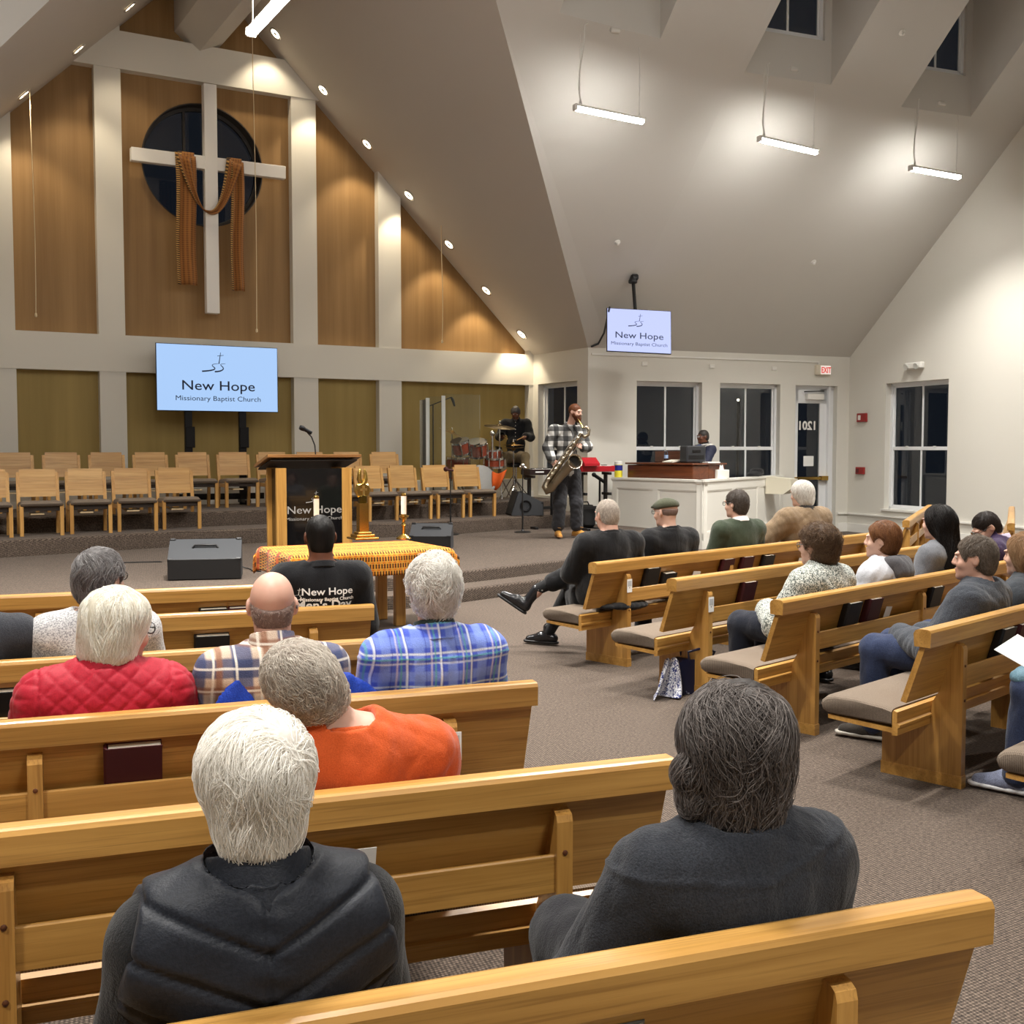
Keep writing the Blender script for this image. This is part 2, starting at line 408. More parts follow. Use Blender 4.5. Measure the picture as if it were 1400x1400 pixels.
def onframe(dx, dz, x0=-1.92, x1=.89, z0=3.4, z1=8.3):
    k = 1e9
    if dx > 1e-9: k = min(k, (x1 - CW) / dx)
    if dx < -1e-9: k = min(k, (x0 - CW) / dx)
    if dz > 1e-9: k = min(k, (z1 - ZW) / dz)
    if dz < -1e-9: k = min(k, (z0 - ZW) / dz)
    return (CW + dx * k, ZW + dz * k)
angs = sorted(set([round(a, 6) for a in np.linspace(0, 2 * math.pi, 65)[:-1]] + [round(math.atan2(z - ZW, x - CW) % (2 * math.pi), 6) for x in (-1.92, .89) for z in (3.4, 8.3)]))
for i, a in enumerate(angs):
    c = angs[(i + 1) % len(angs)]; q = []
    for t in (a, c): q.append((CW + RW * math.cos(t), ZW + RW * math.sin(t)))
    o = [onframe(math.cos(t), math.sin(t)) for t in (c, a)]
    b.poly([st(x, DEEP, z) for x, z in q + o])
for x0, x1 in ((-9, -1.92), (.89, S_END)):
    top = [(x1, roof_s(x1)), (x0, roof_s(x0))]
    if x0 < -7: top = [(x1, roof_s(x1)), (-6.93, 3.45)]; x0 = -6.93
    b.poly([st(x, DEEP, z) for x, z in [(x0, 3.4), (x1, 3.4)] + top])
b.poly([st(x, DEEP, z) for x, z in [(-1.92, 8.3), (.89, 8.3), (.70, 8.3), (SR, RIDGE), (-1.92, 8.3)][:4]])
wall_of(b, 'wall_back', M_GOLD)
b = MB(); b.poly([st(x, DEEP, z) for x, z in [(-9, Z1), (S_END, Z1), (S_END, 3.42), (-9, 3.42)]]); wall_of(b, 'wall_back_lower', M_GOLD_COOL_LIT)
NTRIM = [0]
def trim_name(): NTRIM[0] += 1; return 'trim_%d' % NTRIM[0]
class FR:
    """a vertical plane frame: (along, out, up)"""
    def __init__(s, f): s.f = f
    def box(s, x0, x1, n0, n1, z0, z1, name=None, mat=None, top=None):
        b = MB(); f = s.f; t0, t1 = (z1, z1) if top is None else top
        P = [f(x, n, z) for n in (n0, n1) for x, z in ((x0, z0), (x1, z0), (x1, t1), (x0, t0))]
        b.add(P, [(3, 2, 1, 0), (4, 5, 6, 7), (0, 1, 5, 4), (2, 3, 7, 6), (1, 2, 6, 5), (3, 0, 4, 7)])
        return wall_of(b, name or trim_name(), mat or M_TRIM)
FS = FR(st); FE = FR(ex)
for x0, x1 in ((-6.9, -5.2), (-4.75, -3.526), (-2.31, -1.905), (.885, 1.325), (2.475, 2.912), (5.60, S_END + .01)):
    FS.box(x0, x1, DEEP - .02, 0, Z1, 0, mat=M_WALL, top=(roof_s(x0) + .0, roof_s(x1) + .0))
FS.box(-6.9, S_END, DEEP - .02, .012, 2.872, 3.455, mat=M_WALL)
FS.box(-6.9, S_END, DEEP - .02, .004, Z1, 1.06, mat=M_WALL)
dz = 7.63; FS.box(SR - (RIDGE - dz) / RS, SR + (RIDGE - dz) / RS, DEEP - .02, .02, dz, 8.22, mat=M_WALL)
FS.box(-6.9, S_END, .004, .018, Z1, Z3 + .11, 'baseboard_back')
# box beam along the ridge
b = MB(); prof = [(SR - .10 - .30, 8.42), (SR - .04, 8.12), (SR + .34, 8.30), (SR + .34, 9.3), (SR - .40, 9.3)]
b = MB(); n = len(prof); vs = [st(x, DEEP, z) for x, z in prof] + [st(x, 12, z) for x, z in prof]
b.add(vs, [tuple(range(n)), tuple(range(2 * n - 1, n - 1, -1))] + [(i, n + i, n + (i + 1) % n, (i + 1) % n) for i in range(n)])
wall_of(b, trim_name(), M_CEIL)

# round window
def arc_ring(r0, r1, n0, n1, c=(CW, ZW), k=64):
    b = MB(); vs = []
    for j, (r, n) in enumerate(((r0, n0), (r1, n0), (r1, n1), (r0, n1))):
        for i in range(k): a = 2 * math.pi * i / k; vs.append(st(c[0] + r * math.cos(a), n, c[1] + r * math.sin(a)))
    fs = []
    for j in range(4):
        for i in range(k): fs.append((j * k + i, j * k + (i + 1) % k, ((j + 1) % 4) * k + (i + 1) % k, ((j + 1) % 4) * k + i))
    return b.add(vs, fs, True)
def pivot(name, kind='structure', loc=(0, 0, 0)):
    o = bpy.data.objects.new(name, None); o.location = tuple(loc); o.empty_display_size = .1; link(o); o['kind'] = kind; return o
M_DKFRAME = plain('dark bronze window frame', (48, 42, 36), .5); M_SASH = plain('white window sash', (232, 234, 236), .4)
w = pivot('window_1'); arc_ring(RW - .015, RW + .005, DEEP - .30, DEEP, k=64).build('reveal', M_DKFRAME, w)
arc_ring(RW - .07, RW - .0, DEEP - .29, DEEP - .22).build('frame', M_DKFRAME, w)
b = MB(); b.add([st(CW - .26 + x, DEEP - n, z) for n in (.22, .28) for x, z in ((-.02, ZW - .93), (.02, ZW - .93), (.02, ZW + .93), (-.02, ZW + .93))], [(0, 1, 2, 3), (7, 6, 5, 4), (0, 3, 7, 4), (1, 5, 6, 2)]); b.build('mullion', M_DKFRAME, w)
for s0, s1 in ((math.pi * .5, math.pi * 1.5), (-math.pi * .5, math.pi * .5)):
    b = MB(); b.poly([st(CW + (RW - .02) * math.cos(a), DEEP - .25, ZW + (RW - .02) * math.sin(a)) for a in np.linspace(s0, s1, 33)]); b.build('pane', M_GLASS, w)

# ------------------------------------------------------------------ other walls
def holed(fr, xs0, xs1, z0, z1, holes, name, mat, depth=.16, back=True, sill=True):
    b = MB(); X = sorted({xs0, xs1} | {h[0] for h in holes} | {h[1] for h in holes}); Zs = sorted({z0, z1} | {h[2] for h in holes} | {h[3] for h in holes})
    for i in range(len(X) - 1):
        for j in range(len(Zs) - 1):
            mx, mz = (X[i] + X[i + 1]) / 2, (Zs[j] + Zs[j + 1]) / 2
            if any(h[0] < mx < h[1] and h[2] < mz < h[3] for h in holes): continue
            b.poly([fr(X[i], 0, Zs[j]), fr(X[i + 1], 0, Zs[j]), fr(X[i + 1], 0, Zs[j + 1]), fr(X[i], 0, Zs[j + 1])])
    for h in holes:
        q = [(h[0], h[2]), (h[1], h[2]), (h[1], h[3]), (h[0], h[3])]
        for i in range(4):
            (xa, za), (xb, zb) = q[i], q[(i + 1) % 4]; b.poly([fr(xa, 0, za), fr(xa, -depth, za), fr(xb, -depth, zb), fr(xb, 0, zb)])
    return wall_of(b, name, mat)
def fbox(b, fr, x0, x1, n0, n1, z0, z1):
    b.add([fr(x, n, z) for n in (n0, n1) for x, z in ((x0, z0), (x1, z0), (x1, z1), (x0, z1))], [(3, 2, 1, 0), (4, 5, 6, 7), (0, 1, 5, 4), (2, 3, 7, 6), (1, 2, 6, 5), (3, 0, 4, 7)])
def sash_window(name, fr, x0, x1, z0, z1, mid=1.65, dep=.13, single=False):
    w = pivot(name); b = MB(); t = .05
    for q in ((x0, x0 + t, z0, z1), (x1 - t, x1, z0, z1), (x0, x1, z0, z0 + t), (x0, x1, z1 - t, z1)): fbox(b, fr, q[0], q[1], -dep - .06, -dep + .01, q[2], q[3])
    b.build('frame', M_SASH, w); cx = (x0 + x1) / 2; rows = [(z0 + t, z1 - t)] if single else [(z0 + t, mid), (mid, z1 - t)]
    if not single:
        b = MB(); fbox(b, fr, x0 + t, x1 - t, -dep - .05, -dep - .005, mid - .03, mid + .03); b.build('meeting_rail', M_SASH, w)
        for lx in (.28, .72):
            b = MB(); xx = x0 + (x1 - x0) * lx; fbox(b, fr, xx - .025, xx + .025, -dep - .01, -dep + .012, mid + .03, mid + .045); b.build('sash_lock', M_WHITEP, w)
    for k, (za, zb) in enumerate(rows):
        dd = dep + .02 + .02 * k; s = .032
        b = MB()
        for q in ((x0 + t, x0 + t + s, za, zb), (x1 - t - s, x1 - t, za, zb), (x0 + t, x1 - t, za, za + s), (x0 + t, x1 - t, zb - s, zb)): fbox(b, fr, q[0], q[1], -dd - .02, -dd + .008, q[2], q[3])
        b.build('sash', M_SASH, w)
        b = MB(); fbox(b, fr, cx - .018, cx + .018, -dd - .012, -dd + .004, za, zb); b.build('mullion', M_SASH, w)
        for xa, xb in ((x0 + t, cx), (cx, x1 - t)):
            b = MB(); b.poly([fr(xa, -dd - .008, za), fr(xb, -dd - .008, za), fr(xb, -dd - .008, zb), fr(xa, -dd - .008, zb)]); b.build('pane', M_GLASS, w)
    return w
# short return wall between stage and exit wall
CR = st(S_END, 0, 0); RT = C2 - CR; LR = np.linalg.norm(RT); RT = RT / LR; NR = np.array([RT[1], -RT[0], 0]) * -1.
NR = np.array([-RT[1], RT[0], 0]); NR = NR if NR @ (np.array([0., 0, 0]) - CR) > 0 else -NR
if NR @ (st(0, 3, 0) - CR) < 0: NR = -NR
def rt(x, n, z): return CR + RT * x + NR * n + np.array([0, 0, z])
def px_on(px, py, p, n, d): q = at_plane(px, py, p, n); return (q - p) @ d, q[2]
wx0, _ = px_on(735.7, 525.7, CR, NR, RT); wx1, _ = px_on(789.3, 521, CR, NR, RT)
holed(rt, 0, LR, 0, EAVE, [(wx0, wx1, .75, 2.88)], 'wall_return', M_WALL)
sash_window('window_2', rt, wx0, wx1, .75, 2.88)
WIN = [(.988, 2.368, .5, 2.88), (2.761, 4.115, .5, 2.88)]; DOOR = (4.471, 5.459, 0., 2.875)
holed(ex, 0, L_EX, 0, EAVE, WIN + [DOOR], 'wall_exit', M_WALL, .2)
sash_window('window_3', ex, *WIN[0]); sash_window('window_4', ex, *WIN[1])
C3 = ex(L_EX, 0, 0)
def rw(x, n, z): return C3 + NE * x - EX * n + np.array([0, 0, z])     # right side wall, runs towards the photographer
WR = (1.06, 2.68, .5, 2.875)
holed(rw, 0, 24, 0, EAVE, [WR], 'wall_right', M_WALL, .2)
b = MB(); b.poly([rw(0, 0, EAVE), rw(24, 0, EAVE), rw(24, 0, RIDGE), rw((RIDGE - EAVE) / KR, 0, RIDGE)]); wall_of(b, 'wall_right_gable', M_WALL)
sash_window('window_5', rw, *WR)
# skirting, chair rail
FW = FR(rw)
FW.box(0, 24, 0, .018, 0, .17, 'baseboard_right'); FW.box(0, 24, 0, .03, .345, .375)
FE.box(5.5, L_EX, 0, .018, 0, .17, 'baseboard_exit'); FE.box(5.5, L_EX, 0, .03, .345, .375)
FE.box(0, 4.42, 0, .018, 0, .17, 'baseboard_exit')
# moulded casing lines round the right hand window and the exit wall windows
for fr, q in ((FW, WR), (FE, WIN[0]), (FE, WIN[1])):
    fr.box(q[0] - .05, q[1] + .05, 0, .035, q[2] - .035, q[2])
# ------------------------------------------------------------------ ceilings
def on_r(e, t, z=0): return ex(e, t, EAVE + KR * t + z)
n_r = np.array([-KR * NE[0], -KR * NE[1], 1.])
def on_stage_roof(px, py, side=1):
    N = np.array([RS * S[0] * side, RS * S[1] * side, 1.]); return at_plane(px, py, st(SR, 0, RIDGE), N)
VT = on_stage_roof(678, 0); dv = VT - np.array([*C2[:2], EAVE]); V_TOP = np.array([*C2[:2], EAVE]) + dv * ((RIDGE - EAVE) / dv[2])
TTOP = (RIDGE - EAVE) / KR
b = MB()                                       # stage gable, right slope and left slope
far = st_of(V_TOP)[1]
b.poly([st(S_END, DEEP - .05, EAVE), np.array([*C2[:2], EAVE]), V_TOP, st(SR, DEEP - .05, RIDGE)])
wall_of(b, 'ceiling_stage_right', M_STCEIL)
VL = st(2 * SR - st_of(V_TOP)[0], far, RIDGE); CL = st(2 * SR - st_of(C2)[0], st_of(C2)[1], EAVE)
b = MB(); b.poly([st(SR, DEEP - .05, RIDGE), VL, CL, st(2 * SR - S_END, DEEP - .05, EAVE)]); wall_of(b, 'ceiling_stage_left', M_STCEIL)
# great right hand slope with three dormer wells
CREASE_T = on_r(.1, TTOP); CREASE_B = on_r(.4, 0)
DORM = [(-2.62, -1.115, 4.50), (.335, 1.834, 4.355), (3.26, 4.64, 4.21)]; DZ = 8.75
e_l = (V_TOP - np.array([*C2[:2], 0])) @ EX
# the facet left of the crease is a slightly turned plane through the valley
pa, pb_, pc = np.array([*C2[:2], EAVE]), V_TOP, CREASE_T
nf = np.cross(pb_ - pa, pc - pa)
def on_facet(e, t):
    p = ex(e, t, 0); return np.array([p[0], p[1], pa[2] - ((p[0] - pa[0]) * nf[0] + (p[1] - pa[1]) * nf[1]) / nf[2]])
def roof(e, t): return on_facet(e, t) if e < .1 else on_r(e, t)
def tt(tb, zt=DZ): return (zt - EAVE) / KR
b = MB()
d1 = DORM[0]; t1 = tt(0)
Vt = (V_TOP - np.array([*C2[:2], 0])); et, tv = Vt @ EX, Vt @ NE
def v_e(t): return et * t / tv                 # valley position at t
ct = (pc - np.array([*C2[:2], EAVE])) @ EX
b.poly([pa, CREASE_B, on_r(.4 - .3 * d1[2] / TTOP, d1[2]), on_facet(d1[1], d1[2]), on_facet(d1[0], d1[2]), on_facet(v_e(d1[2]), d1[2])])
b.poly([on_facet(v_e(d1[2]), d1[2]), on_facet(d1[0], d1[2]), on_facet(d1[0], t1), on_facet(v_e(t1), t1)])
b.poly([on_facet(d1[1], d1[2]), on_r(.4 - .3 * d1[2] / TTOP, d1[2]), on_r(.4 - .3 * t1 / TTOP, t1), on_facet(d1[1], t1)])
b.poly([on_facet(v_e(t1), t1), on_facet(d1[0], t1), on_facet(d1[1], t1), on_r(.4 - .3 * t1 / TTOP, t1), CREASE_T, V_TOP])
wall_of(b, 'ceiling_right_slope', M_CEIL)
b = MB(); lo = lambda t: .4 - .3 * t / TTOP
d2, d3 = DORM[1], DORM[2]; t1 = tt(0)
b.poly([on_r(.4, 0), on_r(L_EX, 0), on_r(L_EX, d3[2]), on_r(d3[1], d3[2]), on_r(d3[0], d3[2]), on_r(d2[1], d2[2]), on_r(d2[0], d2[2]), on_r(lo(d2[2]), d2[2])])
b.poly([on_r(lo(d2[2]), d2[2]), on_r(d2[0], d2[2]), on_r(d2[0], t1), on_r(lo(t1), t1)])
b.poly([on_r(d2[1], d2[2]), on_r(d3[0], d3[2]), on_r(d3[0], t1), on_r(d2[1], t1)])
b.poly([on_r(d3[1], d3[2]), on_r(L_EX, d3[2]), on_r(L_EX, t1), on_r(d3[1], t1)])
b.poly([on_r(lo(t1), t1), on_r(d2[0], t1), on_r(d2[1], t1), on_r(d3[0], t1), on_r(d3[1], t1), on_r(L_EX, t1), on_r(L_EX, TTOP), CREASE_T])
wall_of(b, 'ceiling_right_slope', M_CEIL)
for i, (e0, e1, tb) in enumerate(DORM):
    rf = on_facet if i == 0 else on_r; t1 = tt(0); zb0, zb1 = rf(e0, tb)[2], rf(e1, tb)[2]; zs = max(zb0, zb1) + .62; zt = DZ + (rf(e0, t1)[2] - DZ)
    f0, f1 = e0 + .18, e1 - .12; wt = DZ - .06
    b = MB()
    for q in ([(e0, zb0), (e1, zb1), (e1, zs), (e0, zs)], [(e0, zs), (f0, zs), (f0, DZ), (e0, DZ)], [(f1, zs), (e1, zs), (e1, DZ), (f1, DZ)], [(f0, wt), (f1, wt), (f1, DZ), (f0, DZ)]):
        b.poly([ex(x, tb, z) for x, z in q])
    for x0, x1, za, zb in ((f0, f0, zs, wt), (f1, f1, zs, wt), (f0, f1, zs, zs), (f0, f1, wt, wt)):
        b.poly([ex(x0, tb, za), ex(x1, tb, zb), ex(x1, tb - .12, zb), ex(x0, tb - .12, za)])
    for e in (e0, e1): b.poly([ex(e, tb, rf(e, tb)[2]), rf(e, t1), ex(e, tb, DZ)])
    b.poly([ex(e0, tb, DZ), ex(e1, tb, DZ), rf(e1, t1), rf(e0, t1)])
    wall_of(b, 'wall_dormer', M_CEIL)
    fr = lambda x, n, z, tb=tb: ex(x, tb + n, z)
    sash_window('window_%d' % (6 + i), fr, f0, f1, zs, wt, dep=.06, single=True)
# the rest of the nave, behind and beside the photographer (never in the picture, it returns the light)
top = [V_TOP, CREASE_T, on_r(L_EX, TTOP)]
b = MB(); nx = rw(24, 0, RIDGE); lw = st(-13, 4, 0)
b.poly([V_TOP, CREASE_T, on_r(L_EX, TTOP), nx, np.array([-13, -8, RIDGE]), np.array([-15, 12., RIDGE]), VL]); wall_of(b, 'ceiling', M_CEIL)
b = MB(); b.poly([CL, VL, np.array([-15, 12., RIDGE]), np.array([-15, 12., EAVE])]); wall_of(b, 'ceiling_left_slope', M_CEIL)
b = MB(); b.poly([CL, np.array([-15, 12., EAVE]), np.array([-15, 12., 0]), np.array([CL[0], CL[1], 0])]); b.poly([CL, np.array([CL[0], CL[1], 0]), st(2 * SR - S_END, -.1, 0), st(2 * SR - S_END, -.1, EAVE)]); wall_of(b, 'wall_left', M_WALL)
b = MB(); b.poly([(-15, 12, 0), (-13, -8, 0), (-13, -8, RIDGE), (-15, 12, RIDGE)]); wall_of(b, 'wall_left', M_WALL)
b = MB(); b.poly([(-13, -8, 0), tuple(rw(24, 0, 0)), tuple(nx), (-13, -8, RIDGE)]); wall_of(b, 'wall_rear', M_WALL)

# ------------------------------------------------------------------ exit door
dr = pivot('door_1'); x0, x1, z1 = DOOR[0], DOOR[1], DOOR[3]
b = MB(); fbox(b, ex, x0, x0 + .05, -.2, -.10, 0, z1); fbox(b, ex, x1 - .16, x1 - .11, -.2, -.05, 0, z1); fbox(b, ex, x1 - .11, x1, -.2, -.12, 0, z1); fbox(b, ex, x0, x1, -.2, -.1, z1 - .05, z1); b.build('frame', M_SASH, dr)
b = MB(); ax0, ax1 = x0 + .05, x1 - .16
for q in ((ax0, ax0 + .10, .02, z1 - .05), (ax1 - .16, ax1, .02, z1 - .05), (ax0, ax1, z1 - .34, z1 - .05), (ax0, ax1, .02, .25)): fbox(b, ex, q[0], q[1], -.17, -.12, q[2], q[3])
b.build('leaf', M_SASH, dr)
b = MB(); b.poly([ex(x, -.145, z) for x, z in ((ax0 + .1, .25), (ax1 - .16, .25), (ax1 - .16, z1 - .34), (ax0 + .1, z1 - .34))]); pane = b.build('pane', M_GLASS, dr)
b = MB(); fbox(b, ex, ax0 + .02, ax1 - .01, -.115, -.04, 1.035, 1.09); fbox(b, ex, ax1 - .16, ax1 + .0, -.118, -.03, 1.02, 1.105); b.build('panic_bar', M_BRASS, dr)
b = MB(); fbox(b, ex, ax0 + .26, ax1 - .13, -.12, -.03, z1 - .27, z1 - .16); clo = b.build('door_closer', M_WHITEP, dr)
b = MB(); b.span(ex(ax0 + .2, -.06, z1 - .12), ex(ax1 - .12, -.05, z1 - .10), .02, .02); b.build('closer_arm', M_DKMETAL, dr)
t = text('1201', .23, M_WHITEP, dr, ex((ax0 + ax1) / 2 - .06, -.128, 2.02), (math.pi / 2, 0, R_(A_EX + 180)), .008, name='house_number', sx=1.)
t.rotation_euler = (math.pi / 2, 0, R_(A_EX)); t.scale = (-1, 1, 1)
b = MB(); fbox(b, ex, ax0 + .26, ax0 + .50, -.143, -.14, 1.30, 1.50); tag(b.build('paper_notice', M_PAPER), 'small white paper notice taped to the dark glass of the exit door', 'notice')
# ------------------------------------------------------------------ lamps
M_TUBE = glow('lit LED diffuser', (255, 252, 246), TUBE_POWER)
M_CANLIT = glow('lit warm lamp', (255, 236, 205), 3.)
M_WIRE = plain('white cord', (222, 220, 214), .5)
def pendant(A, B, zt_a, zt_b, label, cord=True, group='pendant LED lights'):
    """tube lamp from A to B hung on two wires; root at its middle"""
    A = Vector(A); B = Vector(B); mid = (A + B) / 2; d = (B - A); L = d.length; ang = math.degrees(math.atan2(d.y, d.x))
    t = thing('pendant_light', label, 'light', mid, ang, group); sl = math.atan2(d.z, math.hypot(d.x, d.y)); Rm = Matrix.Rotation(-sl, 3, 'Y')
    h = L / 2
    b = MB(); b.prism([(-.045, .012), (.045, .012), (.035, .045), (-.035, .045)], -h + .02, h - .02); b.build('housing', M_WHITEP, t).rotation_euler = (0, -sl, 0)
    pr = [(-.042, .012)] + [(.06 * math.cos(a), .018 + .06 * math.sin(a)) for a in np.linspace(R_(228), R_(312), 7)] + [(.042, .012)]
    b = MB(); b.prism(pr, -h + .025, h - .025, smooth=True); b.build('diffuser', M_TUBE, t).rotation_euler = (0, -sl, 0)
    L_ = bpy.data.lights.new('led_strip', 'AREA'); L_.shape = 'RECTANGLE'; L_.size = L - .06; L_.size_y = .07; L_.energy = LED_WATTS; L_.color = ALL_PENDANTS_COLOR; L_.spread = R_(116)
    o = link(bpy.data.objects.new('led_strip', L_), t); o.location = (0, 0, -.048); o.rotation_euler = (0, -sl, 0)
    for sx in (-1, 1): b = MB(); b.box(Rm @ Vector((sx * (h - .005), 0, .005)), (.04, .10, .085), b=.01); b.build('end_cap', M_WHITEP, t)
    for sx, zt in ((-1, zt_a), (1, zt_b)):
        p = Rm @ Vector((sx * (h - .07), 0, .045)); b = MB(); b.tube([p, (p.x, p.y, zt - mid.z)], .0045, 5); b.lathe([(.012, 0), (.012, .035), (.003, .05)], p, 8); b.build('hanger_wire', M_WIRE, t)
    if cord:
        p = Rm @ Vector((-h + .10, 0, .045)); top = zt_a - mid.z - .02
        pts = [p, p + Vector((-.05, .0, .2)), (p.x - .03, 0, top * .55), (p.x + .03, .0, top * .92), (p.x + .05, .02, top + .16), (p.x + .16, .05, top + .24), (p.x + .32, .06, top + .2), (p.x + .44, .03, top + .16)]
        b = MB(); b.tube(pts, .009, 6); b.box((p.x + .5, .0, top + .15), (.14, .05, .06), b=.012); b.build('power_cord', M_WIRE, t)
    return t
def on_plane_xy(e, tb, dz): return ex(e, tb, dz)
PEN = [((.833, 15.186, 6.154), (1.793, 15.614, 6.095), 7.11, 7.08, 'white tube pendant light nearest the stage under the first dormer'),
       ((3.542, 16.412, 6.075), (4.49, 16.854, 6.004), 7.01, 6.966, 'white tube pendant light hanging under the middle dormer window'),
       ((6.145, 17.634, 5.961), (7.062, 18.039, 5.924), 6.88, 6.855, 'white tube pendant light nearest the right hand wall')]
for A, B, za, zb, lab in PEN: pendant(A, B, za, zb, lab)
# the one over the stage axis, cut by the top of the frame, and its fellows farther back in the nave
def onaxis(n, ds=0.): return at_plane(343 + ds, 45, st(0, n, 0), NS)
e1 = onaxis(8.2); 
def axis_lamp(p, lab): pendant(p, p + NS * 1.25, roof_s(st_of(p)[0]) , roof_s(st_of(p)[0]), lab, False)
axis_lamp(e1, 'white tube pendant light at top left, in front of the ridge beam')
NAVE = [(-3.4, 6.6, 6.3, 20, 'left half of the nave'), (1.6, 6.6, 6.3, 30, 'aisle'), (5.4, 8.6, 6.3, 45, 'right hand pews'), (-6.6, 10.2, 6.3, 15, 'left end of the platform'), (6.0, 11.8, 6.2, 60, 'side pews'), (1.6, 11.0, 6.4, 30, 'platform steps'), (-2.4, 10.2, 6.4, 25, 'cloth covered table'), (-1.0, 3.4, 6.4, 20, 'nearest pews'), (-3.0, -.2, 6.3, 20, 'left rear seats'), (2.6, -.4, 6.3, 30, 'right rear seats')]
for k, (x, y, z, a, where) in enumerate(NAVE):
    d = vec(a) * .6; p = np.array([x, y, z])
    pendant(p - d, p + d, RIDGE, RIDGE, 'white tube pendant light high over the %s, above the view' % where, False)
M_RING = plain('chrome can trim', (225, 222, 215), .25, .6)
def can(px, py, side, lab):
    N = Vector((-RS * S[0] * side, -RS * S[1] * side, -1.)).normalized(); p = Vector(on_stage_roof(px, py, side)) + N * .02
    t = thing('recessed_light', lab, 'light', p, 0, 'recessed can lights along the stage gable')
    q = Vector((0, 0, 1)).rotation_difference(N).to_matrix()
    b = MB(); b.lathe([(.085, -.002), (.118, -.002), (.122, .006), (.112, .014), (.088, .010), (.085, -.002)], rot=q, n=28); b.build('trim_ring', M_RING, t)
    b = MB(); b.lathe([(.085, .004), (.07, .003), (.0001, .003)], rot=q, n=24); b.build('lamp_face', M_CANLIT, t)
    b = MB(); b.lathe([(.030, .005), (.034, .011), (.0001, .013)], (0, 0, 0), 12, rot=q); b.build('lamp_bulb', M_RING, t)
    L = bpy.data.lights.new('can_beam', 'SPOT'); L.energy = CAN_POWER; L.color = (1, .84, .60); L.spot_size = R_(92); L.spot_blend = .55; L.shadow_soft_size = .06
    o = link(bpy.data.objects.new('can_beam', L), t); o.location = N * .035; w = Vector(tuple(-NS)) * .16 + Vector((0, 0, -1)); o.rotation_euler = w.to_track_quat('-Z', 'Y').to_euler()
for i, (x, y) in enumerate([(378, 45), (443, 122), (503, 196), (560, 266), (615, 333), (666, 396), (714, 456)]):
    can(x, y, 1, 'round recessed light in the right gable slope, %s from the top' % ['first', 'second', 'third', 'fourth', 'fifth', 'sixth', 'lowest'][i])
for i, (x, y) in enumerate([(176, 8), (106, 66), (31, 128)]):
    can(x, y, -1, 'round recessed light in the left gable slope, %s from the top' % ['first', 'second', 'third'][i])
# pull cords hanging from the gable
M_CORD = plain('cream pull cord', (226, 206, 168), .7)
for x, y0, y1, lab in ((42, 130, 433, 'thin pull cord hanging over the leftmost gold panel'), (346, 60, 454, 'thin pull cord hanging in front of the cross'), (604, 300, 469, 'thin pull cord hanging before the triangular gold panel')):
    sd = -1 if x < 100 else 1
    a = at_plane(x, y0, st(0, .55, 0), NS); 
    zt = roof_s(st_of(a)[0]); zb = at_plane(x, y1, st(0, .55, 0), NS)[2]
    t = thing('pull_cord', lab, 'cord', (a[0], a[1], zb)); b = MB(); pts = [(.012 * math.sin(u * 5), .0, .06 + (zt - zb - .06) * u) for u in np.linspace(0, 1, 9)]; b.tube(pts, .0065, 5); b.build('cord', M_CORD, t)
    b = MB(); b.lathe([(.004, .065), (.016, .05), (.02, .015), (.012, 0), (.0001, 0)], n=10); b.build('cord_weight', M_CORD, t)
# a few lamps in the dark street outside
M_STREET = glow('far street lamp', (255, 236, 190), 4.)
for x, y, z, w_ in ((9.4, 34, 2.6, 'exit door, higher one'), (9.9, 36.2, 1.9, 'exit door, lower one'), (6.6, 33, 3.0, 'right half of the middle window'), (2.9, 34.5, 1.9, 'window left of the organ player')):
    t = thing('street_lamp', 'street lamp glowing outside in the dark, seen through the ' + w_, 'lamp', (x, y, 0), 0, 'far street lamps')
    b = MB(); b.tube([(0, 0, 0), (0, 0, z)], .05, 6); b.build('pole', M_DKMETAL, t); b = MB(); b.ball((0, 0, z + .06), .035); b.build('lamp_globe', M_STREET, t)
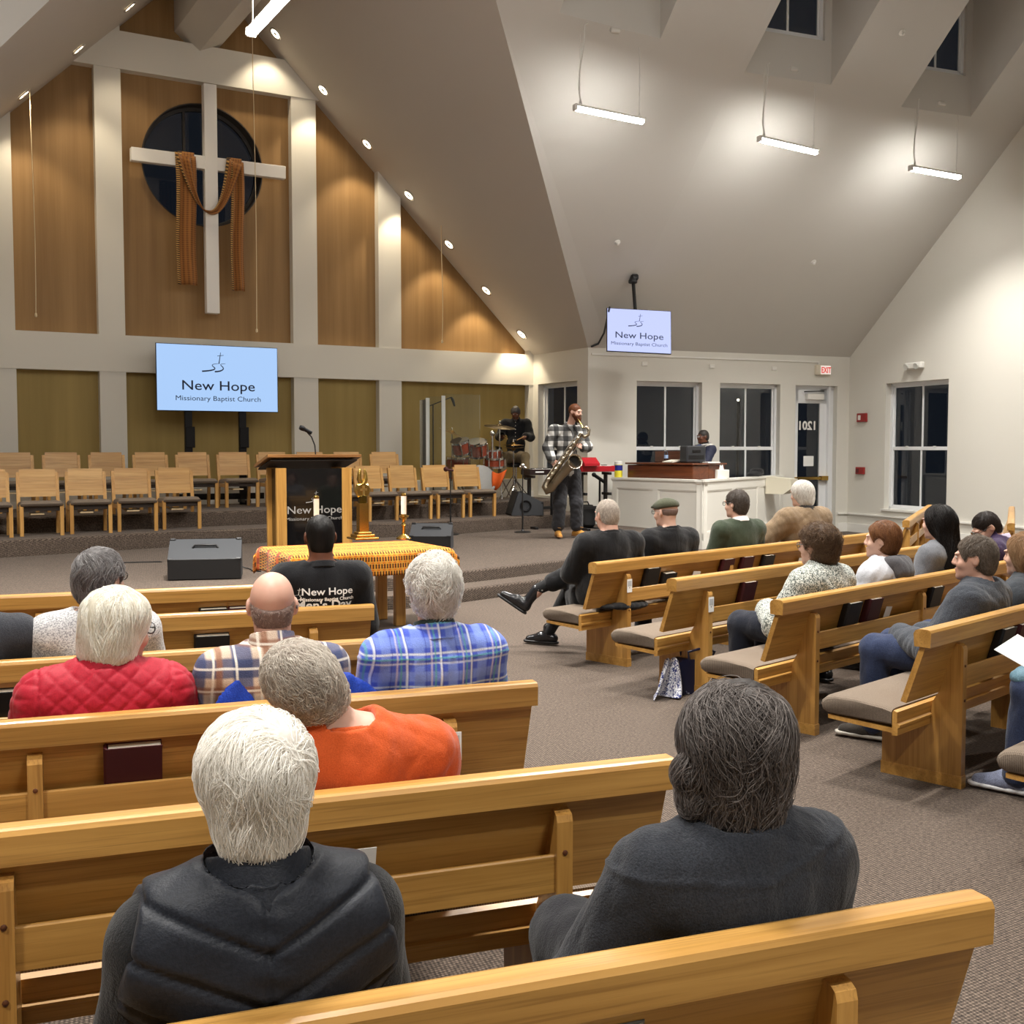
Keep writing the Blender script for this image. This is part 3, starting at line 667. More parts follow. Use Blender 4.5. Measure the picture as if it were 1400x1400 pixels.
# ------------------------------------------------------------------ pews
ZCAP = .815
def pew(label, origin, ang, sign, length, posts, group='oak pews'):
    """local x runs away from the aisle end (times sign), y forward, z up; x=0 at the aisle end of the top rail, y=0 rear of posts"""
    t = thing('pew', label, 'pew', (origin[0], origin[1], 0), ang, group); X = lambda a: a * sign
    def xr(a, c): return (min(X(a), X(c)), max(X(a), X(c)))
    x0, x1 = xr(0, length)
    # rounded top rail
    prof = [(.004, .732), (.002, .80), (.008, .811), (.018, ZCAP), (.06, ZCAP), (.078, .808), (.086, .792), (.082, .732)]
    b = MB(); b.prism(prof, x0, x1); b.build('top_rail', M_OAK, t)
    b = MB(); b.prism([(.030, .738), (.058, .738), (.150, .462), (.122, .456)], *xr(.012, length - .012)); b.build('back_panel', M_OAK, t)
    b = MB(); b.prism([(.160, .295), (.160, .33), (.150, .335), (.150, .345), (.164, .35), (.164, .405), (.182, .412), (.188, .40), (.188, .29)], *xr(.01, length - .01)); b.build('seat_rail', M_OAK, t)
    b = MB(); b.prism([(.188, .30), (.53, .315), (.53, .335), (.188, .325)], *xr(.02, length - .02)); b.build('seat_board', M_OAK, t)
    pr = [(.192, .335), (.535, .338), (.562, .352), (.572, .378), (.566, .405), (.545, .424), (.50, .434), (.38, .436), (.24, .426), (.192, .416)]
    b = MB(); L = length - .012; n = 4; xs = [.008, .02, .05] + [L - .05, L - .02, L - .008]; off = [.014, .004, 0, 0, .004, .014]
    vs = []; fs = []; k = len(pr); cy, cz = .38, .385
    for x, o in zip(xs, off):
        for y, z in pr: vs.append((X(x), y - (o if y > cy else -o * 0), z - (o if z > cz else -o)))
    for i in range(len(xs) - 1):
        for j in range(k): q = (j + 1) % k; fs.append((i * k + j, i * k + q, (i + 1) * k + q, (i + 1) * k + j) if sign < 0 else (i * k + q, i * k + j, (i + 1) * k + j, (i + 1) * k + q))
    fs += [tuple(range(k)), tuple(range(len(vs) - 1, len(vs) - 1 - k, -1))]
    b.add(vs, fs, True); b.build('seat_cushion', M_CUSH, t)
    side = [(0, 0), (.41, 0), (.41, .285), (.20, .285), (.16, .30), (.152, .40), (.118, .462), (.050, .70), (.040, .708), (.022, .706), (.006, .697), (0, .68)]
    prev = None
    for i, p in enumerate(posts):
        a, c = xr(p - .022, p + .022)
        b = MB(); b.prism(side, a, c); po = b.build('end_panel' if i in (0, len(posts) - 1) else 'support_post', M_OAKV, t)
        for z in (.60, .43):
            b = MB(); b.lathe([(.0075, 0), (.0075, .003), (.004, .005), (.0001, .005)], (X(p), .0005, z), 8, rot=Matrix.Rotation(math.pi / 2, 3, 'X')); b.build('screw_plug', M_DARKWOOD, po)
        if i in (0, len(posts) - 1):
            b = MB(); b.prism([(-.004, 0), (.414, 0), (.414, .062), (-.004, .062)], a - .003, c + .003); b.build('plinth', M_OAK, t)
        if prev is not None and p - prev > .3:
            q0, q1 = xr(prev + .022, p - .022)
            b = MB(); b.prism([(.012, .492), (.012, .588), (.016, .592), (.024, .592), (.028, .586), (.028, .492)], q0, q1); b.prism([(.028, .492), (.115, .50), (.110, .512), (.028, .504)], q0, q1); b.build('book_rack', M_OAK, t)
            h = q0 + (q1 - q0) * .5
            b = MB(); b.box((h, .062, .565), (.20, .066, .022), b=.004); 
            r = b.build('cup_holder', M_OAK, t)
            for k in range(3):
                b = MB(); b.lathe([(.012, 0), (.024, .0), (.024, .006), (.012, .006), (.012, 0)], (h - .062 + .062 * k, .062, .5745), 10); b.build('cup_ring', M_OAK, r)
        prev = p
    return t
LP = {1: (.894, 2.037), 2: (.443, 2.988), 3: (.094, 3.978), 4: (-.32, 4.979), 5: (-.735, 5.981), 6: (-1.149, 6.982)}
LN = {1: 'oak pew left of the aisle nearest the photographer, behind the two foreground women', 2: 'oak pew left of the aisle holding the orange sweater, second nearest',
      3: 'oak pew left of the aisle with white card on its last post', 4: 'oak pew left of the aisle behind the light grey sweater', 5: 'oak pew left of the aisle behind the black lettered T-shirt', 6: 'frontmost oak pew left of the aisle, before the cloth covered table'}
LPEW = {}
for k, (x, y) in LP.items():
    LPEW[k] = pew(LN[k], (x, y), A_LP, -1, 5.4, [.325, 1.66, 3.0, 4.34, 5.1])
UR = vec(A_RP); VR = vec(A_RP + 90); UL = vec(A_LP); VLv = vec(A_LP + 90)
RP = {i: np.array([2.19, 5.392, 0]) + np.array([-.435, 1.02, 0]) * (4 - i) for i in range(1, 6)}
RN = {1: 'frontmost oak pew right of the aisle, under the man in the black suit', 2: 'oak pew right of the aisle with handbag below, empty beside the aisle', 3: 'oak pew right of the aisle under the speckled sweater woman', 4: 'oak pew right of the aisle under the man in jeans', 5: 'oak pew cut by the right edge of the picture, only its seat corner showing'}
RPEW = {}
for k, p in RP.items():
    RPEW[k] = pew(RN[k], p - UR * .37, A_RP, 1, 4.35, [.37, 1.71, 3.05, 4.0])
A_TP = 66.
for i, (p, lab) in enumerate([((4.62, 13.05), 'oak pew end behind the long black hair, pointing to the right wall'), ((5.62, 12.55), 'oak pew end at right edge behind the purple sweater man')]):
    pew(lab, p, A_TP, 1, 4.0, [.06, 1.4, 2.7, 3.9])

# ------------------------------------------------------------------ books, cards and papers in the racks
def hymnal(pw, x, cover, label, h=.235, w=.155, lean=0., sign=1, th=.042, z=.507, flat=False, y=None):
    """stands in the rack of pew pw at local x"""
    y0 = .088 - th * .35 if y is None else y
    t = thing('hymnal', label, 'book', (0, 0, 0), 0, 'hymnals in the pew racks')
    M = pw.matrix_basis @ Matrix.Translation((x, y0, z)) @ Matrix.Rotation(R_(15), 4, 'X') @ Matrix.Rotation(R_(lean), 4, 'Y'); t.matrix_basis = M
    b = MB()
    b.box((0, -th / 2 + .002, h / 2), (w, .004, h), b=.0015); b.box((0, th / 2 - .002, h / 2), (w, .004, h), b=.0015)
    b.prism([(-w / 2, -th / 2 + .002), (-w / 2 - .006, -th / 4), (-w / 2 - .007, 0), (-w / 2 - .006, th / 4), (-w / 2, th / 2 - .002), (-w / 2 + .004, th / 2 - .004), (-w / 2 + .004, -th / 2 + .004)], 0, h, 'z'); b.build('cover', cover, t)
    b = MB(); b.box((.002, 0, h / 2), (w - .012, th - .008, h - .010)); b.build('pages', M_PAGES, t); return t
def slip(pw, x, w, h, label, y=.06, z=.52, lean=0, group=None, mat=None):
    t = thing('card', label, 'card', (0, 0, 0), 0, group); t.matrix_basis = pw.matrix_basis @ Matrix.Translation((x, y, z)) @ Matrix.Rotation(R_(15), 4, 'X') @ Matrix.Rotation(R_(lean), 4, 'Y')
    b = MB(); b.box((0, 0, h / 2), (w, .002, h)); b.build('sheet', mat or M_PAPER, t); return t
hymnal(LPEW[3], -1.37, M_MAROON, 'maroon hymnal with pale page edges left of the white haired woman', .215, .17)
hymnal(LPEW[2], -1.78, M_MAROON, 'maroon hymnal cut by the left edge, low in the nearest visible rack', .215, .17)
hymnal(LPEW[5], -.84, M_BKBLACK, 'black book with white page edge behind the bald man', .2, .17)
hymnal(LPEW[6], -.69, M_BKBLACK, 'black book lying in the frontmost left rack, left one of the pair', .185, .16)
hymnal(LPEW[6], -.52, M_MAROON, 'maroon book in the frontmost left rack beside the black one', .185, .16)
hymnal(LPEW[4], -1.80, M_BKBLACK, 'black book at the left edge beside the red quilted jacket', .2, .2)
hymnal(LPEW[1], -.80, plain('grey book cloth', (120, 122, 120), .6), 'grey edged book at the bottom edge in the nearest rack', .19, .2)
slip(LPEW[2], -.90, .16, .155, 'white paper showing over the right shoulder of the white haired woman')
slip(LPEW[4], -1.05, .26, .125, 'printed paper sheet between the red jacket and the brown plaid shirt', mat=plain('printed paper', (206, 206, 210), .8))
slip(LPEW[5], -1.30, .1, .1, 'small white card right of the light grey sweater')
def post_card(pw, x, label):
    t = thing('post_card', label, 'card', (0, 0, 0), 0, 'white cards on the pew posts'); t.matrix_basis = pw.matrix_basis @ Matrix.Translation((x, -.003, .57))
    b = MB(); b.box((0, 0, .045), (.058, .002, .10)); b.build('sheet', M_PAPER, t)
    b = MB(); b.box((0, -.0015, .062), (.042, .001, .042)); b.build('grey_square', plain('pale grey print', (186, 188, 190), .8), t); return t
post_card(LPEW[3], -.318, 'white card on the pew post beside the orange sweater'); post_card(RPEW[1], .37, 'white card on the post of the frontmost right pew'); post_card(RPEW[2], .37, 'white card on the pew post above the handbag')
def xr_on(k, px, py, off=.03):
    o = np.array(RPEW[k].location); q = at_plane(px, py, o + VR * off, VR); return (q - o) @ UR
for k, px, py, cov, lab, h, th in [(1, 884, 800, M_BKBLACK, 'upright black book next to the card on the frontmost right pew', .235, .05), (1, 909, 802, M_BKBLACK, 'low black book beside the upright one in the frontmost right rack', .175, .05),
        (1, 987, 780, M_MAROON, 'left one of two maroon hymnals in the frontmost right rack', .235, .05), (1, 1014, 776, M_MAROON, 'right one of two maroon hymnals in the frontmost right rack', .235, .05), (1, 1043, 772, M_BKBLACK, 'black book right of the maroon pair in the frontmost right rack', .225, .05),
        (2, 1014, 822, M_MAROON, 'single maroon hymnal in the rack above the handbag', .235, .05),
        (3, 1154, 855, M_BKBLACK, 'black book in the rack behind the speckled sweater woman', .235, .05), (3, 1183, 850, M_MAROON, 'maroon hymnal in the rack behind the speckled sweater woman', .235, .05), (3, 1268, 832, M_BKBLACK, 'leaning black book beside the charcoal sweater man', .235, .05),
        (4, 1360, 885, M_BKBLACK, 'black book in the rack at the right edge', .235, .05), (4, 1383, 880, M_MAROON, 'maroon hymnal in the rack at the right edge', .235, .05)]:
    hymnal(RPEW[k], xr_on(k, px, py, .07), cov, lab, h, .15, th=th)
for k, px, py, w, lab in [(1, 951, 793, .1, 'white card left of the maroon pair in the frontmost right rack'), (1, 1095, 758, .1, 'small white card in the frontmost right rack near its far end'), (3, 1213, 845, .08, 'white card standing by the cup holder in the right rack')]:
    slip(RPEW[k], xr_on(k, px, py), w, .14, lab, lean=6)
# ------------------------------------------------------------------ choir chairs
def choir_chair():
    t = thing('choir_chair', 'x', 'chair', (0, 0, 0)); w = .54
    b = MB(); b.prism([(-.235, .50), (-.218, .50), (-.290, .87), (-.307, .87)], -w / 2 + .045, w / 2 - .045); b.build('backrest', M_OAKCH, t)
    for sx in (-1, 1):
        xa, xb = sorted((sx * (w / 2 - .048), sx * w / 2))
        b = MB(); b.prism([(-.30, 0), (-.255, 0), (-.195, .40), (-.215, .52), (-.275, .83), (-.312, .83), (-.262, .50), (-.245, .40)], xa + .002, xb - .002); b.build('leg', M_OAKCHV, t)
        b = MB(); b.prism([(.195, 0), (.235, 0), (.245, .41), (.19, .41)], xa, xb); b.build('leg', M_OAKCHV, t)
        b = MB(); b.box((sx * (w / 2 - .024), 0, .345), (.022, .40, .06), b=.004); b.build('side_rail', M_OAKCH, t)
    b = MB(); b.box((0, .20, .355), (w - .09, .022, .055), b=.004); b.build('front_rail', plain('dark underseat', (52, 40, 32), .6), t)
    pr = [(-.215, .375), (.235, .385), (.262, .40), (.268, .425), (.25, .448), (.20, .462), (.02, .458), (-.21, .440)]
    b = MB(); xs = [-w / 2 + .012, -w / 2 + .03, -w / 2 + .07, w / 2 - .07, w / 2 - .03, w / 2 - .012]; of = [.03, .008, 0, 0, .008, .03]; k = len(pr); vs = []; fs = []
    for x, o in zip(xs, of):
        for y, z in pr: vs.append((x, y * (1 - o * .5), z - (o if z > .43 else 0)))
    for i in range(len(xs) - 1):
        for j in range(k): q = (j + 1) % k; fs.append((i * k + q, i * k + j, (i + 1) * k + j, (i + 1) * k + q))
    fs += [tuple(range(k)), tuple(range(len(vs) - 1, len(vs) - 1 - k, -1))]
    b.add(vs, fs, True); b.build('seat', M_CUSH, t)
    b = MB(); b.box((.05, .05, .285), (.17, .26, .022), b=.004); b.build('book_shelf', plain('pale shelf wood', (214, 190, 150), .5), t)
    return t
CH0 = choir_chair(); used = [False]
def place_chair(p, label, group, turn=0.):
    c = CH0 if not used[0] else copy_tree(CH0); used[0] = True
    c.location = tuple(p); c.rotation_euler = (0, 0, R_(A_ST - 180 + turn)); c['label'] = label; c['group'] = group; return c
ORD = ['first', 'second', 'third', 'fourth', 'fifth', 'sixth', 'seventh', 'eighth', 'ninth', 'tenth', 'eleventh', 'twelfth']
# front row, left run: front legs fall between these pixel columns on the first riser
la = at_z(92, 731, Z2); lb = at_z(278, 722, Z2); dl = (lb - la) / 3.; al = math.degrees(math.atan2(dl[1], dl[0])) - A_ST
for i in range(-2, 3):
    p = la + dl * (i + .5); d = vec(A_ST + al - 12 + 90); place_chair(np.array([p[0], p[1], Z2]) + d * .22, 'oak choir chair in the front row left of the lectern, %s from the left edge' % ORD[i + 2], 'front row choir chairs', al - 12)
ra = at_z(548, 711.3, Z2); rb = at_z(680.6, 705.5, Z2); drr = (rb - ra) / 3.; ar = math.degrees(math.atan2(drr[1], drr[0])) - A_ST
for i in range(-2, 3):
    p = ra + drr * (i + .5); d = vec(A_ST + ar + 90); place_chair(np.array([p[0], p[1], Z2]) + d * .22, 'oak choir chair in the front row right of the lectern, %s counted from the drums' % ORD[2 - i], 'front row choir chairs', ar)
ba = at_z(303.4, 694.3, Z3); bb = at_z(354.8, 692.4, Z3); db = bb - ba; db = S * np.linalg.norm(db)
for i in range(-6, 5):
    if i == 4: continue
    p = ba + db * (i + .5); place_chair(np.array([p[0], p[1], Z3]) - NS * .22, 'oak choir chair in the back row by the gold wall, %s from the left edge' % ORD[i + 6], 'back row choir chairs')
p = at_z(560, 690, Z3); q = ba + S * ((p - ba) @ S); place_chair(np.array([q[0], q[1], Z3]) - NS * .22, 'single oak choir chair in the back row right of the white pilaster', 'back row choir chairs')
# ------------------------------------------------------------------ cross with its draped cloth
M_CROSS = paint('white cross paint', (240, 238, 234), .5, .02)
cr = thing('cross', 'large white wooden cross hanging before the round window', 'cross', st(-.535, .10, 3.87), A_ST)
b = MB(); b.box((0, 0, 1.85), (.21, .15, 3.70), b=.006); b.build('upright', M_CROSS, cr)
b = MB(); b.box((0, -.005, 2.43), (2.52, .13, .21), b=.006); b.build('crossbar', M_CROSS, cr)
b = MB(); b.box((0, .13, 2.43), (.30, .12, .10)); b.build('wall_bracket', M_DKMETAL, cr)
def kente(name, k=1., dark=(58, 34, 16)):
    t = NT(name); uv = t.n('TexCoord').outputs['UV']; X = t.xyz(uv); u, v = X[0], X[1]
    base = lin((204, 114, 28))
    row = t.math('FLOOR', t.math('MULTIPLY', v, 14 * k)); sh = t.math('MULTIPLY', t.math('FRACT', t.math('MULTIPLY', row, .5)), 1.)
    def fr(x, f, o=0.): return t.math('FRACT', t.math('ADD', t.math('MULTIPLY', x, f), o))
    vb = t.math('GREATER_THAN', fr(v, 14 * k), .62); ub = t.math('GREATER_THAN', t.math('FRACT', t.math('ADD', t.math('MULTIPLY', u, 34 * k), sh)), .55)
    chk = t.math('MULTIPLY', ub, t.math('SUBTRACT', 1., vb)); thin = t.math('GREATER_THAN', fr(v, 42 * k), .72)
    c = t.mix(t.math('MULTIPLY', t.math('GREATER_THAN', fr(u, 17 * k, .2), .5), .8), base, lin((212, 148, 48)))
    c = t.mix(t.math('MULTIPLY', thin, .6), c, lin((204, 166, 80)))
    c = t.mix(chk, c, lin(dark))
    band = t.math('GREATER_THAN', fr(v, 3.0 * k), .80); blk = t.math('GREATER_THAN', fr(u, 8 * k), .5)
    bc = t.mix(blk, lin((214, 96, 22)), lin((160, 62, 22))); c = t.mix(band, c, bc)
    t.base(c); t.set(Roughness=.85, Specular_IOR_Level=.2, Sheen_Weight=.15); n = t.noise(t.coord('Object'), 260, 2); t.bump(n, .3, .002); return t.m
def stole_cloth():
    t = NT('woven orange brown stole'); uv = t.n('TexCoord').outputs['UV']; X = t.xyz(uv); u, v = X[0], X[1]
    f = t.math('FRACT', t.math('MULTIPLY', v, 60)); tick = t.math('GREATER_THAN', f, .5); edge = t.math('LESS_THAN', u, .17); e2 = t.math('GREATER_THAN', t.math('FRACT', t.math('MULTIPLY', u, 5)), .55)
    c = t.mix(e2, lin((150, 94, 42)), lin((116, 68, 28))); c = t.mix(t.math('MULTIPLY', tick, .35), c, lin((178, 126, 58))); c = t.mix(t.math('MULTIPLY', edge, tick), c, lin((70, 44, 24)))
    c = t.mix(t.math('MULTIPLY', edge, t.math('SUBTRACT', 1., tick)), c, lin((196, 152, 84))); t.base(c); t.set(Roughness=.85, Sheen_Weight=.1); return t.m
M_STOLE = stole_cloth()
dp = thing('draped_cloth', 'long orange brown woven cloth draped over the arms of the cross', 'cloth', st(-.535, .10, 3.87), A_ST)
# local frame x along the wall, y into the wall (front is -y), z up
def tail(xa, xb, z0, z1):
    def f(u, v):
        x = xa + (xb - xa) * u; z = z1 + (z0 - z1) * v
        return (x + .012 * math.sin(v * 7), -.09 - .035 * math.sin(u * math.pi * 3 + v * 2) * (.5 + .5 * v) + .06 * (1 - v) * 0, z)
    return f
for xa, xb, z0, z1 in ((-.585, -.255, .43, 2.50), (.30, .53, .39, 2.50)): grid_cloth('tail', tail(xa, xb, z0, z1), 24, 26, M_STOLE, dp)
def swag(u, v):
    a = -1 + 2 * v                       # along the loop
    x = -.035 + a * .42 - .02; z = 2.55 - 1.02 * (1 - abs(a) ** 2.2) * .86 - .06; w = .05 + .05 * abs(a) ** 2
    return (x + (u - .5) * w * 2 * (.45 + .8 * abs(a)) * (1 if a < 0 else 1), -.115 - .03 * math.sin(u * 9) - .04 * (1 - abs(a)), z - (u - .5) * w * 1.3 * (1 - abs(a) * .4))
grid_cloth('swag', swag, 8, 40, M_STOLE, dp)
for xa, xb in ((-.52, -.28), (.28, .50)):
    def over(u, v, xa=xa, xb=xb): ang = math.pi * v; return (xa + (xb - xa) * u, -.005 - .09 * math.cos(ang), 2.545 + .02 * math.sin(ang) + (-.26 if v < .02 else 0))
    grid_cloth('fold_over_arm', over, 6, 10, M_STOLE, dp)
# ------------------------------------------------------------------ screens
M_INK = plain('navy screen print', (22, 40, 74), .6); M_WHITEINK = plain('white print', (232, 232, 232), .7)
def logo(parent, x, z, s, mat, y=0., name='logo_mark', rot=None):
    """slender cross above a winding path, drawn in the x z plane"""
    b = MB(); T = lambda px, pz: (x + px * s, y, z + pz * s)
    def strip(pts, w):
        n = len(pts)
        for i in range(n - 1):
            (x0, z0), (x1, z1) = pts[i], pts[i + 1]; d = math.hypot(x1 - x0, z1 - z0); nx, nz = -(z1 - z0) / d, (x1 - x0) / d; w0 = w[i] if hasattr(w, '__len__') else w; w1 = w[i + 1] if hasattr(w, '__len__') else w
            P = [T(x0 + nx * w0, z0 + nz * w0), T(x0 - nx * w0, z0 - nz * w0), T(x1 - nx * w1, z1 - nz * w1), T(x1 + nx * w1, z1 + nz * w1)]
            b.add(P + [(p[0], p[1] - .0015, p[2]) for p in P], [(0, 1, 2, 3), (7, 6, 5, 4), (0, 4, 5, 1), (1, 5, 6, 2), (2, 6, 7, 3), (3, 7, 4, 0)])
    strip([(.02, .52), (-.06, .02)], [.012, .022]); strip([(-.13, .36), (.16, .40)], .012)
    def curve(P, n=14):
        out = []
        for i in range(n + 1):
            u = i / n; k = len(P) - 1; c = [np.array(p, float) for p in P]
            while len(c) > 1: c = [c[j] * (1 - u) + c[j + 1] * u for j in range(len(c) - 1)]
            out.append(tuple(c[0]))
        return out
    strip(curve([(-.02, .02), (-.62, -.02), (-.46, -.14), (-.02, -.18), (-.10, -.30), (-.84, -.36)]), np.linspace(.008, .034, 15))
    strip(curve([(.24, .02), (-.22, .0), (.02, -.10), (.42, -.16), (.10, -.36), (-.26, -.36)]), np.linspace(.008, .034, 15))
    return b.build(name, mat, parent)
def screen_face(t, w, h, col, ink, st_, y=-.022):
    b = MB(); b.box((0, 0, 0), (w, .035, h), b=.004); b.build('bezel', M_BLACK, t)
    b = MB(); b.box((0, y + .002, 0), (w - .02, .004, h - .02)); b.build('screen', glow(st_[0], col, st_[1]), t)
    logo(t, .015 * w, .22 * h, .33 * h, ink, y - .002)
    text('New Hope', .205 * h, ink, t, (0, y - .002, -.18 * h), bold=.0006 * w, sx=1.22)
    text('Missionary Baptist Church', .105 * h, ink, t, (0, y - .002, -.34 * h), bold=0., sx=1.17)
pl_, pn = st(0, .42, 0), NS
TL, TR_, BL, BR = [st_of(at_plane(x, y, pl_, pn)) for x, y in ((211.4, 468.8), (379.3, 475.6), (214.8, 561.8), (379.3, 563.6))]
sw, sh = (TR_[0] + BR[0] - TL[0] - BL[0]) / 2, (TL[2] + TR_[2] - BL[2] - BR[2]) / 2
sc_, sz = (TL[0] + TR_[0] + BL[0] + BR[0]) / 4, (TL[2] + TR_[2] + BL[2] + BR[2]) / 4
tv = thing('display_screen', 'wide screen with pale blue church slide on black posts below the cross', 'screen', st(sc_, .42, sz), A_ST); tv.rotation_euler = (0, R_(0), R_(A_ST))
screen_face(tv, sw, sh, (172, 206, 250), M_INK, ('lit blue slide', .28))
for px in (258, 332):
    s_ = st_of(at_plane(px, 590, st(0, .40, 0), NS))[0] - sc_
    b = MB(); b.box((s_, .045, (Z3 - sz) / 2 - sh * .2), (.12, .06, sz - Z3 - sh * .4 + .02), b=.005); b.box((s_ + .02, .03, -sh / 2 - .42), (.15, .08, .34), b=.006); b.build('stand_post', M_DKMETAL, tv)
b = MB(); b.box((0, .05, Z3 - sz + .14), (1.5, .06, .10), b=.005)
b.build('cross_tube', M_DKMETAL, tv)
for px in (258, 332):
    s_ = st_of(at_plane(px, 590, st(0, .40, 0), NS))[0] - sc_
    b = MB(); b.box((s_, -.02, Z3 - sz + .06), (.10, .44, .06), b=.01); f_ = b.build('foot', M_BLACK, tv)
    for yy in (-.21, .17): b = MB(); b.lathe([(.045, -.02), (.045, .02)], (s_, yy, Z3 - sz + .046), 12, rot=Matrix.Rotation(math.pi / 2, 3, 'Y')); b.build('caster', M_BLACK, f_)
# ceiling mounted screen at the corner
top2 = on_r(.25, 1.2); tvp = at_plane(873.5, 453, ex(.3, 1.35, 0), NE)
PTS = [at_plane(x, y, tvp, NE) for x, y in ((836, 420), (915, 426), (831, 482), (909, 486))]
w2 = ((PTS[1] - PTS[0]) @ EX + (PTS[3] - PTS[2]) @ EX) / 2; h2 = (PTS[0][2] + PTS[1][2] - PTS[2][2] - PTS[3][2]) / 2
t2 = thing('ceiling_screen', 'tilted screen with pale lilac church slide hung from the ceiling at right', 'screen', tvp, A_EX - 14)
t2.rotation_euler = (R_(-10), R_(2), R_(A_EX - 14)); w2 *= 1.0
screen_face(t2, w2 * 1.02, h2, (196, 206, 255), M_INK, ('lit lilac slide', .30), -.024)
inv = (Matrix.Translation(t2.location) @ t2.rotation_euler.to_matrix().to_4x4()).inverted()
b = MB(); pm = at_plane(865, 392, tvp, NE); q = inv @ Vector(pm); zt = EAVE + KR * ((pm - C2) @ NE); top_ = inv @ Vector((pm[0], pm[1], zt)); low = inv @ Vector((pm[0], pm[1], tvp[2] + h2 * .2)) 
b.tube([top_, Vector((top_.x * .3, .07, h2 * .55)), Vector((0, .07, 0))], .03, 10); b.build('ceiling_pole', M_BLACK, t2)
b = MB(); b.box((0, .045, 0), (.3, .06, .3), b=.01); b.build('mount_plate', M_BLACK, t2)
b = MB(); b.lathe([(.075, -.03), (.075, .0), (.05, .05), (.03, .10)], top_ - Vector((0, 0, .10)), 14, ); b.box(top_ + Vector((.03, .0, -.04)), (.12, .12, .1), b=.02); b.build('ceiling_plate', M_BLACK, t2)
cab = [(PTS[0] - EX * .02 - NE * .03), at_plane(826, 455, ex(0, .5, 0), NE), at_plane(818, 470, ex(0, .1, 0), NE), at_plane(808, 474, ex(0, .03, 0), NE)]
cc = thing('screen_cable', 'black cable running from the ceiling screen to the wall corner', 'cable', tuple(cab[-1])); b = MB(); b.tube([Vector(p) - Vector(cab[-1]) for p in cab], .018, 6); b.build('cable', M_BLACK, cc)
# wire channel and small fittings on the exit wall
t = thing('cable_channel', 'long white cable channel under the ceiling line of the exit wall', 'conduit', ex(.06, .002, EAVE - .13), A_EX); b = MB(); b.box((2.47, -.012, .015), (4.94, .024, .03)); b.box((4.925, -.012, -.065), (.03, .024, .16)); (b.build('channel', M_WHITEP, t), 'long white cable channel under the ceiling line of the exit wall', 'conduit')
for px, py, lab in ((881, 497.5, 'leftmost small white wall plate above the windows'), (973, 501, 'middle small white wall plate above the windows'), (1058, 504, 'rightmost small white wall plate above the windows')):
    p = at_plane(px, py, C2, NE); e_ = (p - C2) @ EX; t = thing('wall_plate', lab, 'wall plate', p, A_EX); b = MB(); b.box((0, -.01, 0), (.11, .02, .075), b=.004); b.build('plate', M_WHITEP, t); b = MB(); b.box((0, -.022, -.012), (.07, .008, .03), b=.002); b.build('toggle', M_TRIM, t)
# exit sign
p = at_plane(1123, 506, C2, NE); t = thing('exit_sign', 'white EXIT sign with red letters above the exit door', 'sign', p, A_EX)
b = MB(); b.box((0, -.04, 0), (.34, .075, .20), b=.012); b.build('case', plain('ivory plastic', (226, 216, 196), .5), t)
b = MB(); b.box((.045, -.08, .0), (.235, .006, .165)); b.build('face', glow('lit sign face', (255, 238, 226), .24), t); text('EXIT', .155, glow('red sign letters', (214, 40, 26), .3), t, (.05, -.0845, -.056), bold=.004, sx=.72)
# emergency light, alarm and pull station on the right wall
p = at_plane(1253, 500, C3 - EX * .004, EX); t = thing('emergency_light', 'twin head emergency light above the right hand window', 'lamp', p, A_EX - 90)
b = MB(); b.box((0, -.05, 0), (.44, .10, .12), b=.02); b.build('housing', M_WHITEP, t)
for sx in (-1, 1): b = MB(); b.lathe([(.03, 0), (.06, .05), (.058, .056), (.0001, .05)], (sx * .13, -.09, -.005), 14, rot=Matrix.Rotation(math.pi / 2 + .3, 3, 'X')); b.build('lamp_head', plain('pale lens', (214, 214, 208), .25), t)
for px, py, w_, h_, nm, lab in ((1180, 571, .15, .17, 'fire_alarm_strobe', 'red fire alarm strobe high on the right wall'), (1177.5, 643.5, .12, .14, 'fire_alarm_pull', 'small red fire alarm pull box beside the exit door')):
    p = at_plane(px, py, C3, EX); t = thing(nm, lab, 'alarm', p, A_EX - 90); b = MB(); b.box((0, -.025, 0), (w_ + .12, .05, h_), b=.008); b.build('case', plain('alarm red', (150, 34, 32), .45), t)
    b = MB(); b.box((-.05, -.054, 0), (.07, .012, h_ * .55), b=.004); b.build('lens' if 'strobe' in nm else 'lever', M_WHITEP if 'strobe' in nm else plain('dark alarm red', (96, 22, 22), .5), t)
# small sprinklers / sensors on the slope
for px, py in ((844, 331), (1112, 358), (1233, 44)):
    e_ = 1.; N_ = n_r; p = at_plane(px, py, on_r(0, 0), N_); t = thing('ceiling_sprinkler', 'small round sprinkler on the ceiling slope %s' % {844: 'above the hanging screen', 1112: 'in the middle, above the exit door', 1233: 'between the two dormer windows'}[px], 'sprinkler', p)
    q = Vector((0, 0, 1)).rotation_difference(-Vector(N_).normalized()).to_matrix(); b = MB(); b.lathe([(.05, 0), (.05, .012), (.02, .03), (.02, .06), (.0001, .06)], rot=q, n=14); b.build('escutcheon', M_WHITEP, t)
# ------------------------------------------------------------------ lectern
def RX(a): return Matrix.Rotation(R_(a), 3, 'X')
def RY(a): return Matrix.Rotation(R_(a), 3, 'Y')
def RZ(a): return Matrix.Rotation(R_(a), 3, 'Z')
c0 = at_plane(431.5, 622, st(0, 8.0, 0), NS); dlt = 13.1 / (np.array(c0) - CAMC)[1]; c0 = CAMC + (c0 - CAMC) * dlt
le = thing('lectern', 'wood and black glass lectern with church lettering and sloped top', 'lectern', (c0[0], c0[1], Z1), A_ST); zt = c0[2] - Z1
